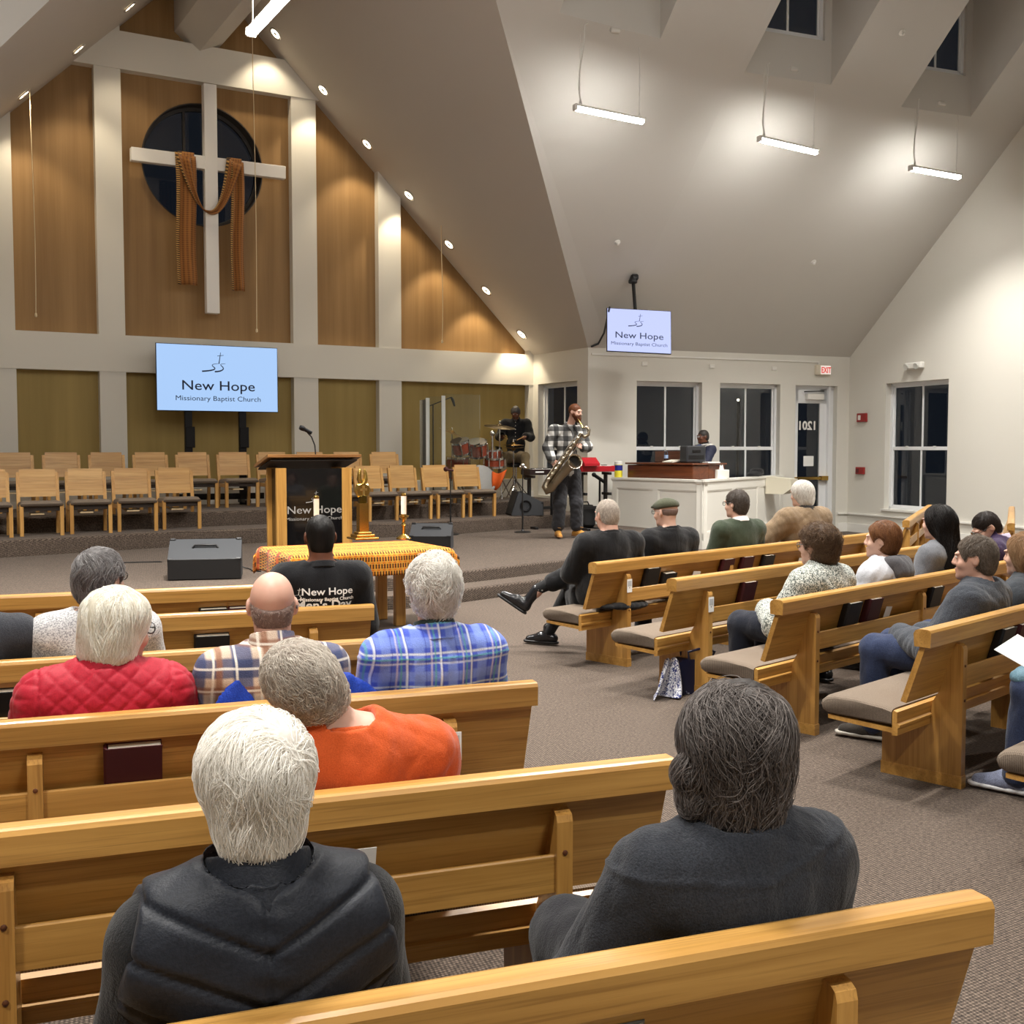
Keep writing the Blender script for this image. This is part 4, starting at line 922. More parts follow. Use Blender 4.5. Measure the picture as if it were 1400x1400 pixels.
# local: x along wall, y away from audience
b = MB(); b.prism([(0, zt - .025), (0, zt), (.012, zt + .006), (.52, zt - .115), (.53, zt - .13), (.52, zt - .15)], -.57, .57); b.build('reading_top', wood('lectern top wood', (168, 120, 70), (120, 80, 44), 'x', .8), le)
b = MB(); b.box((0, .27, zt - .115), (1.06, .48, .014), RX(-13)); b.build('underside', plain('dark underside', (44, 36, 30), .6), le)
for x, y in ((-.40, .06), (.40, .06), (-.40, .40), (.40, .40)):
    b = MB(); b.prism([(y - .018, 0), (y + .018, 0), (y + .018, zt - .15), (y - .018, zt - .15)], x - .06, x + .06); b.build('corner_board', M_OAKV, le)
M_BGLASS = plain('black acrylic', (16, 15, 16), .08, Coat_Weight=.5)
b = MB(); b.box((0, .06, zt / 2 - .08), (.685, .012, zt - .16)); gp = b.build('front_panel', M_BGLASS, le)
for sx in (-1, 1): b = MB(); b.box((sx * .40, .23, zt / 2 - .08), (.012, .30, zt - .16)); b.build('side_panel', M_BGLASS, le)
b = MB(); b.box((0, .23, .03), (.86, .42, .06), b=.01); b.build('plinth', M_BLACK, le)
M_ETCH = plain('grey etched print', (150, 146, 142), .7)
logo(gp, .02, zt - .50, .15, M_ETCH, .05); text('New Hope', .125, M_ETCH, gp, (0, .050, zt - .68), bold=.0006, sx=1.2); text('Missionary Baptist Church', .055, M_ETCH, gp, (0, .050, zt - .76), sx=1.2)
mc = thing('lectern_microphone', 'black gooseneck microphone rising from the lectern top', 'microphone', (c0[0] - S[0] * .02, c0[1] - S[1] * .02 + .12, Z1 + zt - .03), A_ST)
b = MB(); b.tube([(0, 0, 0), (-.01, 0, .14), (-.05, 0, .24), (-.10, 0, .29)], .008, 6); b.build('gooseneck', M_BLACK, mc)
b = MB(); b.tube([(-.05, 0, .285), (-.13, .0, .325)], .022, 10); b.tube([(-.13, 0, .325), (-.16, 0, .34), (-.19, 0, .352)], [.024, .032, .026], 10); b.build('microphone_head', M_DKMETAL, mc)
b = MB(); b.box((0, 0, .006), (.08, .08, .03), b=.006); b.build('microphone_base', M_BLACK, mc)
# ------------------------------------------------------------------ communion table under its woven cloth
TZ = .74; fl = at_z(400, 760, TZ); ta = 29.; TL_ = 1.56; TD = 1.0
tb = thing('communion_table', 'wooden table in front of the platform, legs showing under the woven cloth', 'table', (fl[0], fl[1], 0), ta)
b = MB(); b.box((TL_ / 2 - .03, TD / 2 - .01, TZ - .03), (TL_ - .06, TD - .06, .045), b=.006); b.build('tabletop', M_OAK, tb)
for x in (.13, TL_ - .40):
    for y in (.42, TD - .14): b = MB(); b.box((x, y, (TZ - .05) / 2), (.10, .07, TZ - .05), b=.006); b.build('leg', M_OAKV, tb)
b = MB(); b.box((TL_ / 2, TD / 2, .60), (TL_ - .5, .04, .14)); b.build('stretcher', M_OAK, tb)
M_KENTE = kente('woven orange and gold table cloth')
tc = thing('table_cloth', 'orange and gold patterned woven cloth covering the table', 'cloth', (fl[0], fl[1], 0), ta)
DROP = .21
def cloth_pt(u, v):
    """u,v over the flat cloth including its overhangs"""
    x = -DROP + u * (TL_ + 2 * DROP - .06); y = -DROP * 1.02 + v * (TD + 2 * DROP); z = TZ + .004; r = .045
    def fold(a, lo, hi):
        if a < lo + r:
            t = (lo + r - a)
            if t < r * 1.57: return lo + r - r * math.sin(t / r), r - r * math.cos(t / r)
            return lo - .03 * (t - r * 1.57), r + (t - r * 1.57)
        if a > hi - r:
            t = a - hi + r
            if t < r * 1.57: return hi - r + r * math.sin(t / r), r - r * math.cos(t / r)
            return hi + .03 * (t - r * 1.57), r + (t - r * 1.57)
        return a, 0.
    x2, dx = fold(x, -.02, TL_ - .04); y2, dy = fold(y, -.02, TD - .0); d = max(dx, dy) if min(dx, dy) < r else max(dx, dy) + .02
    w = .018 * math.sin(x * 9) * min(1, dy / .1) - .0; w2 = .015 * math.sin(y * 10) * min(1, dx / .1)
    if dx > r and dy > r:                       # corner falls in a fold
        x2 += .03 if x > TL_ / 2 else -.03; y2 += -.03
    return (x2 + w2, y2 + w * (-1 if y < .5 else 1), z - d)
grid_cloth('cloth', cloth_pt, 90, 60, M_KENTE, tc, (2.2, 1.6), .004)
def tab_pt(px, py): return at_z(px, py, TZ + .008)
p = tab_pt(496, 737); bc = thing('brass_altar_cross', 'tall brass altar ornament with round emblem on the cloth covered table', 'ornament', p, ta)
b = MB()
for w_, z0, z1 in ((.25, 0, .022), (.19, .022, .05), (.14, .05, .075)): b.box((0, 0, (z0 + z1) / 2), (w_, w_, z1 - z0), b=.006)
b.build('stepped_base', M_BRASS, bc)
b = MB(); b.prism([(-.05, .075), (.05, .075), (.046, .36), (-.046, .36)], -.045, .045, 'y'); b.build('column', M_BRASS, bc)
b = MB(); b.box((0, 0, .40), (.08, .07, .08), b=.01); b.build('neck', plain('aged brass', (96, 84, 40), .35, 1.), bc)
b = MB(); b.lathe([(.0001, -.03), (.07, -.03), (.085, -.012), (.085, .012), (.07, .03), (.0001, .03)], (0, 0, .485), 8, rot=RX(90), smooth=False); em = b.build('emblem', M_BRASS, bc)
b = MB(); b.box((0, -.033, .485), (.02, .01, .10)); b.box((0, -.033, .495), (.07, .01, .02)); b.build('emblem_cross', plain('pale brass', (226, 200, 130), .3, 1.), em)
for sx in (-1, 1): b = MB(); b.tube([(sx * .01, 0, .55), (sx * .035, 0, .60), (sx * .03, 0, .66), (sx * .022, 0, .70)], [.03, .026, .02, .006], 8); b.build('leaf_tip', M_BRASS, bc)
for px, py, lab in ((433, 744, 'white candle in brass holder rising behind the black T-shirt man, left'), (552, 737, 'white candle in brass holder at the right end of the table')):
    p = tab_pt(px, py); t = thing('candlestick', lab, 'candle', p, 0)
    b = MB(); b.lathe([(.075, 0), (.075, .012), (.05, .03), (.02, .05), (.016, .12), (.026, .14), (.016, .16), (.02, .20), (.055, .225), (.055, .235), (.03, .24), (.03, .25), (.0001, .25)], n=18); b.build('holder', M_BRASS, t)
    b = MB(); b.lathe([(.026, .236), (.026, .44), (.0001, .445)], n=14); b.build('candle', plain('candle wax', (240, 236, 226), .5), t)
    b = MB(); b.lathe([(.027, .43), (.027, .45), (.012, .462), (.0001, .462)], n=12); b.build('candle_cap', M_BRASS, t)
# ------------------------------------------------------------------ floor monitors
M_CAB = plain('charcoal speaker cabinet', (58, 60, 64), .6); M_GRILL = plain('black speaker grille', (14, 14, 15), .7)
def wedge(p, rz, w, s, label):
    t = thing('floor_monitor', label, 'speaker', p, rz, 'floor monitor speakers'); D = .52 * s
    b = MB(); b.prism([(0, .01), (0, .22 * s), (.36 * s, .40 * s), (.40 * s, .39 * s), (D, .02), (D - .02, .01)], -w / 2, w / 2); b.build('cabinet', M_CAB, t)
    b = MB(); b.box((0, -.006, .115 * s), (w * .99, .014, .21 * s), b=.004); b.build('rear_panel', plain('black cabinet back', (17, 17, 19), .5), t)
    b = MB(); b.prism([(.405 * s, .40 * s), (.42 * s, .395 * s), (D + .01, .03), (D, .02)], -w / 2 + .02, w / 2 - .02); b.build('grille', M_GRILL, t)
    sl = math.atan2(.18, .36); b = MB(); c = Vector((0, .20 * s, .325 * s)); b.tube([c + Vector((-.13, 0, -.01)), c + Vector((-.11, 0, .022)), c + Vector((.11, 0, .022)), c + Vector((.13, 0, -.01))], .013, 8); b.build('handle', M_BLACK, t)
    for sx in (-1, 1):
        for y, z in ((.012, .22 * s), (.36 * s, .40 * s)): b = MB(); b.box((sx * (w / 2 - .03), y, z - .012), (.065, .05, .045), b=.012); b.build('corner_guard', M_BLACK, t)
        b = MB(); b.box((sx * w * .38, .1, .006), (.06, .06, .012)); b.build('rubber_foot', M_BLACK, t)
    return t
p = at_z(280, 793, Z1); wedge(p, 12, .74, 1.0, 'large dark floor monitor on the platform left of the table')
p = at_z(588, 752, Z1); wedge(p, -2, .56, .85, 'grey topped floor monitor behind the right end of the table')
p = at_z(724, 710, Z1 + .0); t = wedge(at_z(738, 704.0, Z2), 100, .55, 1.05, 'black floor monitor with round cone in its side, behind the round based stand')
b = MB(); b.lathe([(.10, 0), (.10, .012), (.085, .014), (.06, -.004), (.0001, -.01)], (0, 0, 0), 20, rot=RX(90)); 
o = b.build('speaker_cone', M_DKMETAL, t); o.location = (-.275, .30, .17); o.rotation_euler = (0, 0, R_(-90))
p = at_z(300, 775, Z1)
t = thing('floor_box', 'narrow dark floor slot in the platform carpet left of the large monitor', 'floor box', at_z(191, 769, Z1 + .001), 14); b = MB(); b.box((0, 0, .004), (.52, .07, .008), b=.002); b.build('cover_plate', M_BLACK, t); b = MB(); b.box((0, 0, .009), (.48, .03, .002)); b.build('slot', M_GRILL, t)
a0 = at_z(327, 778, Z1); t = thing('monitor_cable', 'thin black cable lying beside the large floor monitor', 'cable', a0)
b = MB(); b.tube([(0, 0, .06), (.06, -.02, .02), (.16, -.10, .008), (.2, -.25, .008), (.32, -.32, .008)], .007, 5); b.build('cable', M_BLACK, t)
# ------------------------------------------------------------------ microphone stands
def mic_stand(px, py, top, lab, silver):
    p = at_z(px, py, Z1); zt_ = at_plane(px, top, p, CAMF * np.array([1, 1, 0]))[2] - Z1
    t = thing('microphone_stand', lab, 'stand', p); b = MB(); b.lathe([(.135, 0), (.135, .012), (.11, .022), (.03, .03), (.018, .05), (.0001, .05)], n=24); b.build('round_base', M_BLACK, t)
    b = MB(); b.tube([(0, 0, .03), (0, 0, zt_ * .5)], .013, 8); b.tube([(0, 0, zt_ * .5), (0, 0, zt_)], .009, 8); b.build('pole', M_BLACK, t)
    b = MB(); b.tube([(-.05, 0, zt_ + .01), (.05, 0, zt_ - .005)], .018, 8)
    b.ball((-.07, 0, zt_ + .018) if not silver else (0, 0, zt_ + .03), .04, 10, 7); b.build('microphone', M_CHROME if silver else plain('dark red clip', (70, 22, 22), .5), t)
mic_stand(616, 731, 643, 'slim black microphone stand before the right choir chairs', False); mic_stand(714.5, 728, 639, 'round based black microphone stand left of the saxophone player', True)
# ------------------------------------------------------------------ drum shield, drum kit, boom
DC = np.array(st(3.9, 1.0, 0))
def dpt(px, py, n): return at_plane(px, py, st(0, n, 0), NS)
sh_ = thing('drum_shield', 'clear acrylic drum screen panels beside the drum kit', 'screen', st(0, 0, 0), A_ST)
def loc(p): s_ = st_of(p); return (s_[0], -s_[1], s_[2])
M_EDGE = plain('frosted acrylic edge', (205, 208, 205), .4)
for (xa, na), (xb, nb), zt_ in (((574, .75), (583, 1.15), 2.50), ((583, 1.15), (606, 1.25), 2.55), ((606, 1.25), (656, 1.15), 2.60)):
    A = dpt(xa, 600, na); B = dpt(xb, 600, nb); A = Vector(loc((A[0], A[1], Z3))); B = Vector(loc((B[0], B[1], Z3)))
    m = (A + B) / 2; d = B - A; b = MB(); b.span(Vector((A.x, A.y, (Z3 + zt_) / 2)), Vector((B.x, B.y, (Z3 + zt_) / 2)), .012, zt_ - Z3 - .01); pn_ = b.build('acrylic_panel', M_ACR, sh_)
for xa, na, zt_ in ((584.5, 1.15, 2.52), (606, 1.25, 2.56)):
    A = dpt(xa, 600, na); A = loc((A[0], A[1], 0)); b = MB(); b.box((A[0], A[1] - .01, (Z3 + zt_) / 2), (.07, .02, zt_ - Z3), b=.004); b.build('hinge_edge', M_EDGE, sh_)
bm = thing('boom_microphone', 'black boom microphone reaching over the drum kit', 'microphone', (0, 0, 0))
A = dpt(575, 560, .7); B = dpt(617, 543, .9); P_ = dpt(592, 553, .8)
b = MB(); b.tube([P_, (P_[0], P_[1], Z3)], .012, 6); b.build('stand_pole', M_BLACK, bm); b = MB(); b.tube([A, B], .010, 6); b.build('boom_arm', M_BLACK, bm)
b = MB(); b.tube([B, B + np.array([.03, 0, -.06]), B + np.array([.06, 0, -.16])], [.02, .026, .016], 8); b.build('microphone', M_BLACK, bm)
for a in (0, 120, 240): b = MB(); b.tube([(P_[0], P_[1], Z3 + .2), (P_[0] + .3 * math.cos(R_(a)), P_[1] + .3 * math.sin(R_(a)), Z3 + .012)], .010, 6); b.build('tripod_leg', M_BLACK, bm)
M_SHELL = wood('copper red drum shell', (172, 84, 58), (120, 48, 32), 'z', .8, .2, .6); M_HEAD = plain('white drum head', (228, 226, 220), .5); M_CYM = plain('bronze cymbal', (150, 118, 62), .3, 1.)
dk = thing('drum_kit', 'copper red drum kit with chrome rims and cymbals in the stage corner', 'drum kit', (0, 0, 0))
def drum(px, py, n, r, h, tilt, name, turn=0., head=None):
    c = Vector(dpt(px, py, n)); q = (RZ(turn) @ RX(tilt))
    b = MB(); b.lathe([(r, -h / 2), (r, h / 2)], c, 24, rot=q); o = b.build(name, M_SHELL, dk)
    b = MB()
    for z in (-h / 2, h / 2): b.lathe([(r + .002, z - .022), (r + .014, z - .022), (r + .014, z + .016), (r - .004, z + .016)], c, 24, rot=q)
    b.build('rim', M_CHROME, o)
    for z, sg in ((h / 2, 1), (-h / 2, -1)): b = MB(); b.lathe([(r, z + sg * .004), (.0001, z + sg * .005)][::1 if sg > 0 else -1], c, 24, rot=q); b.build('drum_head', head or M_HEAD, o)
    for k in range(6):
        a = 2 * math.pi * k / 6; p = c + q @ Vector(((r + .016) * math.cos(a), (r + .016) * math.sin(a), 0)); b = MB(); b.box(p, (.022, .022, h * .8), q, .004); b.build('lug', M_CHROME, o)
drum(630, 611, 1.05, .155, .22, 22, 'tom_drum', -25); drum(653, 613, 1.0, .165, .24, 22, 'tom_drum', -5); drum(674, 621, .85, .15, .20, 12, 'tom_drum'); drum(676, 632, 1.15, .175, .15, 6, 'snare_drum')
drum(654, 660, 1.0, .28, .42, 82, 'bass_drum', 8, plain('dark red drum head', (112, 54, 40), .35)); drum(626, 640, .75, .2, .38, 4, 'floor_tom')
def cymbal(px, py, n, r, tx, ty, name, base=True, m=None):
    c = Vector(dpt(px, py, n)); q = RY(ty) @ RX(tx)
    b = MB(); b.lathe([(r, 0), (r * .96, .006), (r * .4, .022), (r * .2, .030), (r * .16, .05), (.02, .062), (.0001, .062)], c, 28, rot=q); b.lathe([(.0001, .056), (r * .16, .044), (r * .2, .025), (r * .96, .001), (r, 0)], c, 28, rot=q); o = b.build(name, m or M_CYM, dk)
    b = MB(); b.tube([c + Vector((0, 0, .11)), (c.x, c.y, Z3 + .25)], .012, 6)
    b.build('cymbal_stand', M_CHROME, dk); b = MB(); b.ball(c + Vector((0, 0, .10)), .018, 8, 5); b.build('wing_nut', M_CHROME, o)
    for a in (40, 160, 280): b = MB(); b.tube([(c.x, c.y, Z3 + .45), (c.x + .28 * math.cos(R_(a)), c.y + .28 * math.sin(R_(a)), Z3 + .012)], .010, 6); b.build('stand_leg', M_CHROME, dk)
cymbal(683, 584, .9, .29, 8, 6, 'crash_cymbal', m=plain('dark bronze cymbal', (92, 80, 58), .35, 1.)); cymbal(618, 593, .8, .26, 0, 24, 'crash_cymbal'); cymbal(702, 609, 1.15, .19, 0, 0, 'hi_hat'); cymbal(702, 611.5, 1.15, .19, 180, 0, 'hi_hat')
b = MB(); c = dpt(673, 600, 1.05); b.tube([(c[0], c[1], c[2] + .08), (c[0], c[1], Z3)], .02, 8); b.ball((c[0], c[1], c[2] + .10), .055, 10, 6); b.build('tom_post', M_CHROME, dk)
oc = thing('orange_cloth', 'bright orange cloth draped over the drum hardware beside the bass drum', 'cloth', dpt(683, 655, 1.35))
def ocf(u, v): return ((u - .5) * .26 * (1 - v * .45) - .06 * v, .03 * math.sin(u * 6) - .05 * math.sin(v * 3), .14 - .30 * v - .04 * math.sin(u * 4))
grid_cloth('cloth', ocf, 10, 10, plain('orange cloth', (226, 96, 26), .8), oc)
st2 = thing('drum_throne', 'drum stool under the drummer', 'stool', (0, 0, 0))
DR = dpt(705, 640, .62); b = MB(); b.lathe([(.16, 1.30), (.18, 1.32), (.18, 1.36), (.15, 1.385), (.0001, 1.385)], (DR[0], DR[1], 0), 20); b.build('seat', M_BLACK, st2); b = MB(); b.tube([(DR[0], DR[1], 1.31), (DR[0], DR[1], Z3 + .2)], .025, 8); b.build('post', M_CHROME, st2)
for a in (10, 130, 250): b = MB(); b.tube([(DR[0], DR[1], Z3 + .35), (DR[0] + .26 * math.cos(R_(a)), DR[1] + .26 * math.sin(R_(a)), Z3 + .014)], .013, 6); b.build('leg', M_CHROME, st2)
# ------------------------------------------------------------------ keyboards beside the saxophone player
def key_board(p, rz, w, d, body, lab, name, zt_, base, tiers=1):
    t = thing(name, lab, 'keyboard', (p[0], p[1], zt_), rz); b = MB(); b.box((0, .0, .05), (w, d, .10), b=.008); b.build('body', body, t)
    b = MB(); b.box((0, -d / 2 + .07, .092), (w - .12, .13, .022)); b.build('white_keys', M_WHITEP, t)
    b = MB(); n_ = int(w / .045)
    for i in range(n_):
        if i % 7 in (2, 6): continue
        b.box((-w / 2 + .09 + i * (w - .18) / n_, -d / 2 + .10, .108), (.014, .07, .016))
    tag(b.build('black_keys', M_BLACK, t), kind='stuff')
    s_ = thing('keyboard_stand', 'black stand carrying the ' + name.replace('_', ' ') + ' beside the saxophone player', 'stand', (p[0], p[1], base), rz); H_ = zt_ - base
    for sx in (-1, 1):
        b = MB(); b.box((sx * w * .36, .02, H_ / 2), (.05, .06, H_ - .02), b=.004); b.build('upright', M_BLACK, s_)
        b = MB(); b.box((sx * w * .36, 0, .02), (.06, .55, .04), b=.004); b.build('foot', M_BLACK, s_)
        for k in range(tiers): b = MB(); b.box((sx * w * .36, -.02, H_ - .03 - .34 * k), (.05, d * .9, .045), b=.004); b.build('arm', M_BLACK, s_)
    b = MB(); b.box((0, .03, H_ * .38), (w * .72, .04, .05)); b.build('crossbar', M_BLACK, s_); return t
q = at_z(812, 724, Z1); kb = key_board(q, A_ST - 8, .62, .32, plain('red keyboard case', (168, 20, 34), .4), 'bright red keyboard on a black stand right of the saxophone player', 'red_keyboard', 1.26, Z1, 2)
b = MB(); b.prism([(-.26, .10), (.0, .10), (.0, .22), (-.10, .24), (-.26, .14)], -.30, -.02); b.build('raised_end', plain('red keyboard case', (168, 20, 34), .4), kb)
q = at_z(740, 722, Z1); kb = key_board(q, A_ST - 4, .62, .34, plain('dark keyboard case', (34, 20, 20), .4), 'dark keyboard partly hidden behind the saxophone player', 'dark_keyboard', 1.20, Z1)
b = MB(); b.box((-.12, -.171, .05), (.16, .003, .022)); b.build('white_badge', M_WHITEINK, kb)
q = at_z(800, 722, Z1); t = thing('gig_bag', 'black bag standing behind the legs of the saxophone player', 'bag', q, A_ST); b = MB(); b.box((0, 0, .20), (.34, .24, .40), b=.07); b.build('body', plain('black nylon', (20, 20, 22), .8), t); b = MB(); b.tube([(-.08, 0, .39), (-.05, 0, .45), (.05, 0, .45), (.08, 0, .39)], .012, 6); b.build('handle', M_BLACK, t)
q = at_z(822, 690, 0); q = np.array(C2) + np.array([.05, -1.0, 0]); mp = at_plane(820, 655, q, CAMF * np.array([1, 1, 0])); t = thing('stand_microphone', 'black microphone on a boom pole left of the white panelled booth', 'microphone', (mp[0], mp[1], Z1))
b = MB(); b.tube([(0, 0, 0), (0, 0, mp[2] - Z1)], .018, 8); b.build('pole', M_BLACK, t); b = MB(); b.tube([(.08, 0, mp[2] - Z1 - .05), (-.08, 0, mp[2] - Z1 + .06)], .03, 8); b.ball((-.10, 0, mp[2] - Z1 + .075), .04, 8, 6); b.build('microphone', M_DKMETAL, t); b = MB(); b.lathe([(.14, 0), (.14, .015), (.0001, .03)], n=20); b.build('round_base', M_BLACK, t)
# ------------------------------------------------------------------ white panelled organ booth
BA, BB, BC = np.array([1.80, 20.05, 0]), np.array([3.12, 18.4, 0]), np.array([5.22, 21.78, 0]); BZ = 1.135
M_BOOTH = paint('booth white paint', (238, 236, 228), .5, .02)
bo = thing('organ_booth', 'white panelled half wall enclosing the organ in front of the windows', 'half wall', (BB[0], BB[1], 0))
for A, B, np_, nm in ((BA, BB, 2, 'left_side'), (BB, BC, 3, 'right_side')):
    a = A - BB; c = B - BB; d = (c - a) / np.linalg.norm(c - a); L = np.linalg.norm(c - a); n_ = np.array([d[1], -d[0], 0]); n_ = n_ if n_ @ (np.array([0, 0, 0]) - BB) > 0 else -n_
    fr = lambda x, o, z: a + d * x + n_ * o + np.array([0, 0, z])
    b = MB(); fbox(b, fr, 0, L, -.11, 0, 0, BZ - .03); sd_ = b.build('wall_' + nm, M_BOOTH, bo)
    b = MB(); fbox(b, fr, -.03, L + .03, -.14, .035, BZ - .035, BZ); fbox(b, fr, -.02, L + .02, -.12, .02, BZ - .06, BZ - .035); b.build('cap_rail', M_BOOTH, bo)
    b = MB(); fbox(b, fr, -.012, L + .012, 0, .02, 0, .14); b.build('baseboard', M_BOOTH, bo)
    w_ = (L - .10) / np_
    for k in range(np_ + 1):
        x = .05 + k * w_; b = MB(); fbox(b, fr, max(0, x - .06), min(L, x + .06), 0, .016, .14, BZ - .06); b.build('stile', M_BOOTH, sd_)
    for za, zb in ((.14, .26), (BZ - .18, BZ - .06)): b = MB(); fbox(b, fr, 0, L, 0, .0155, za, zb); b.build('rail', M_BOOTH, sd_)
    for k in range(np_):
        x0_, x1_ = .05 + k * w_ + .06, .05 + (k + 1) * w_ - .06
        b = MB()
        for q_ in ((x0_, x0_ + .018, .26, BZ - .18), (x1_ - .018, x1_, .26, BZ - .18), (x0_, x1_, .26, .278), (x0_, x1_, BZ - .198, BZ - .18)): fbox(b, fr, q_[0], q_[1], 0, .010, q_[2], q_[3])
        b.build('panel_moulding', M_BOOTH, sd_)
    if nm == 'right_side': FRB = fr; DB = d; NB = n_; AB = a + BB
# folded wall seat box on the booth
p0 = at_plane(1050, 663, AB, NB); t = thing('wall_box', 'cream angled wall box fixed to the right side of the white booth', 'box', p0, math.degrees(math.atan2(DB[1], DB[0])))
b = MB(); b.prism([(-.02, .16), (-.50, .12), (-.50, -.06), (-.36, -.16), (-.02, -.16)], -.20, .20); b.build('case', plain('cream plastic', (226, 220, 200), .5), t)
b = MB(); b.box((.203, -.30, -.0), (.008, .36, .22)); b.build('side_plate', plain('grey plate', (180, 178, 176), .5), t); b = MB(); b.box((0, -.01, .13), (.44, .02, .06)); b.build('bracket', M_WHITEP, t); b = MB(); b.lathe([(.012, 0), (.012, .01), (.0001, .012)], (.208, -.3, .03), 8, rot=RY(90)); b.build('lock', M_BLACK, t)
# organ console behind the half wall
M_ORG = wood('organ walnut', (124, 70, 40), (84, 42, 24), 'x', .8, .3, .4)
DO = (BB - BA) / np.linalg.norm(BB - BA); NO = np.array([-DO[1], DO[0], 0]); A_OR = math.degrees(math.atan2(DO[1], DO[0])); oc_c = BA + DO * .93 + NO * .20; OZ = 1.40
og = thing('organ', 'brown wooden organ console standing behind the white booth', 'organ', (oc_c[0], oc_c[1], 0), A_OR)
b = MB(); b.box((0, .20, .68), (1.56, .40, 1.36), b=.012); b.build('console', M_ORG, og)
b = MB(); b.box((0, .60, 1.22), (1.56, .42, .30), b=.012); b.build('keyboard_desk', M_ORG, og)
for sx in (-1, 1): b = MB(); b.box((sx * .74, .60, .54), (.06, .40, 1.06), b=.006); b.build('side_panel', M_ORG, og)
b = MB(); b.box((0, .40, 1.385), (1.62, .86, .03), b=.006); b.build('console_top', M_ORG, og)
b = MB(); b.box((-.28, .70, 1.50), (.95, .06, .20), b=.01); b.build('music_rack', M_DARKWOOD, og)
def on_org(px, py, dz=.001): p = at_z(px, py, OZ); return (p[0], p[1], OZ + dz)
def in_org(x, y): return tuple(oc_c + DO * x + NO * y + np.array([0, 0, OZ + .001]))
t = thing('water_bottle', 'clear plastic water bottle with blue label on the organ', 'bottle', in_org(-.12, .30)); M_PET = clear_acrylic((.86, .92, .95, 1), 1.45)
b = MB(); b.lathe([(.034, 0), (.036, .01), (.036, .06), (.033, .08), (.036, .10), (.036, .15), (.030, .18), (.014, .205), (.013, .225)], n=18); b.build('bottle', M_PET, t); b = MB(); b.lathe([(.0365, .075), (.0365, .135)], n=18); b.build('label_band', plain('blue label', (150, 176, 214), .5), t); b = MB(); b.lathe([(.016, .218), (.016, .24), (.0001, .241)], n=14); b.build('cap', M_WHITEP, t)
t = thing('organ_speaker', 'small black speaker box standing on the organ before the player', 'speaker', in_org(.50, .30), A_EX); b = MB(); b.box((0, 0, .15), (.38, .24, .29), b=.02); b.build('box', plain('charcoal box', (46, 48, 52), .5), t); b = MB(); b.box((0, -.12, .21), (.16, .03, .05), b=.012); b.build('handle', M_BLACK, t); b = MB(); b.box((0, -.122, .10), (.30, .006, .07), b=.004); b.build('lower_panel', M_BLACK, t); b = MB(); b.box((.08, -.12, .0), (.05, .04, .04), b=.008); b.build('plug', M_BLACK, t)
t = thing('open_book', 'open music book lying on the organ top beside the bottle', 'book', in_org(.16, .26), A_EX + 8)
for sx in (-1, 1): b = MB(); b.box((sx * .10, 0, .03), (.20, .28, .018), RY(sx * 10)); b.build('page_block', M_PAGES, t)
t = thing('paper_stack', 'flat white paper on the organ between the black speaker and the player', 'paper', in_org(.70, .50), A_EX); b = MB(); b.box((0, 0, .01), (.24, .3, .02)); b.build('sheets', M_PAPER, t)
t = thing('desk_microphone', 'slim microphone arm leaning across the organ to the player', 'microphone', in_org(.0, .45), A_EX); b = MB(); b.tube([(0, 0, .0), (.10, 0, .10), (.28, 0, .24), (.40, 0, .28)], .014, 6); b.build('arm', M_BLACK, t); b = MB(); b.tube([(.38, 0, .272), (.48, 0, .30)], .03, 8); b.build('blue_sleeve', plain('navy sleeve', (40, 52, 86), .6), t); b = MB(); b.tube([(.48, 0, .30), (.62, 0, .32)], [.02, .022], 8); b.ball((.66, 0, .325), .034, 10, 7); b.build('microphone', plain('grey microphone', (150, 148, 146), .4, .6), t)
def booth_top(px, py): return at_z(px, py, BZ + .002)
q = BA + (BB - BA) * .10; q = at_plane(842, 652, BA, np.array([(BB - BA)[1], -(BB - BA)[0], 0])); t = thing('wipes_canister', 'blue and yellow wipes canister standing on the left end of the booth', 'canister', (q[0] + .05, q[1] + .05, BZ + .002))
b = MB(); b.lathe([(.068, 0), (.072, .01), (.072, .25), (.066, .26), (.0001, .26)], n=20); b.build('body', plain('yellow wrap', (228, 214, 60), .4), t); b = MB(); b.lathe([(.0735, .12), (.0735, .215)], n=20); b.build('blue_band', plain('blue wrap', (36, 44, 128), .4), t); b = MB(); b.lathe([(.074, .225), (.074, .275), (.05, .29), (.0001, .29)], n=20); b.build('lid', M_WHITEP, t)
q = at_plane(986, 651, AB - NB * .06, NB); t = thing('tissue_box', 'white tissue box with a tissue pulled up on the booth cap', 'box', (q[0], q[1], BZ + .002), A_EX + 6); b = MB(); b.box((0, 0, .075), (.25, .13, .15), b=.006); b.build('carton', M_WHITEP, t)
def tis(u, v): return ((u - .5) * .09 * (1 - v * .3), .03 * math.sin(u * 6) * (1 - v), .148 + .075 * v + .012 * math.sin(u * 9))
grid_cloth('tissue', tis, 8, 6, M_PAPER, t, thick=.002)
# floor mat by the door
t = thing('door_mat', 'dark mat on the floor before the exit door with a small wooden wedge', 'mat', at_z(1183, 722, .001), A_EX); b = MB(); b.box((0, 0, .008), (1.5, .8, .016), b=.006); b.build('mat', plain('dark mat', (52, 48, 46), .95), t); b = MB(); b.box((.35, -.05, .03), (.25, .08, .04), RZ(30), .006); b.build('door_wedge', M_OAK, t)
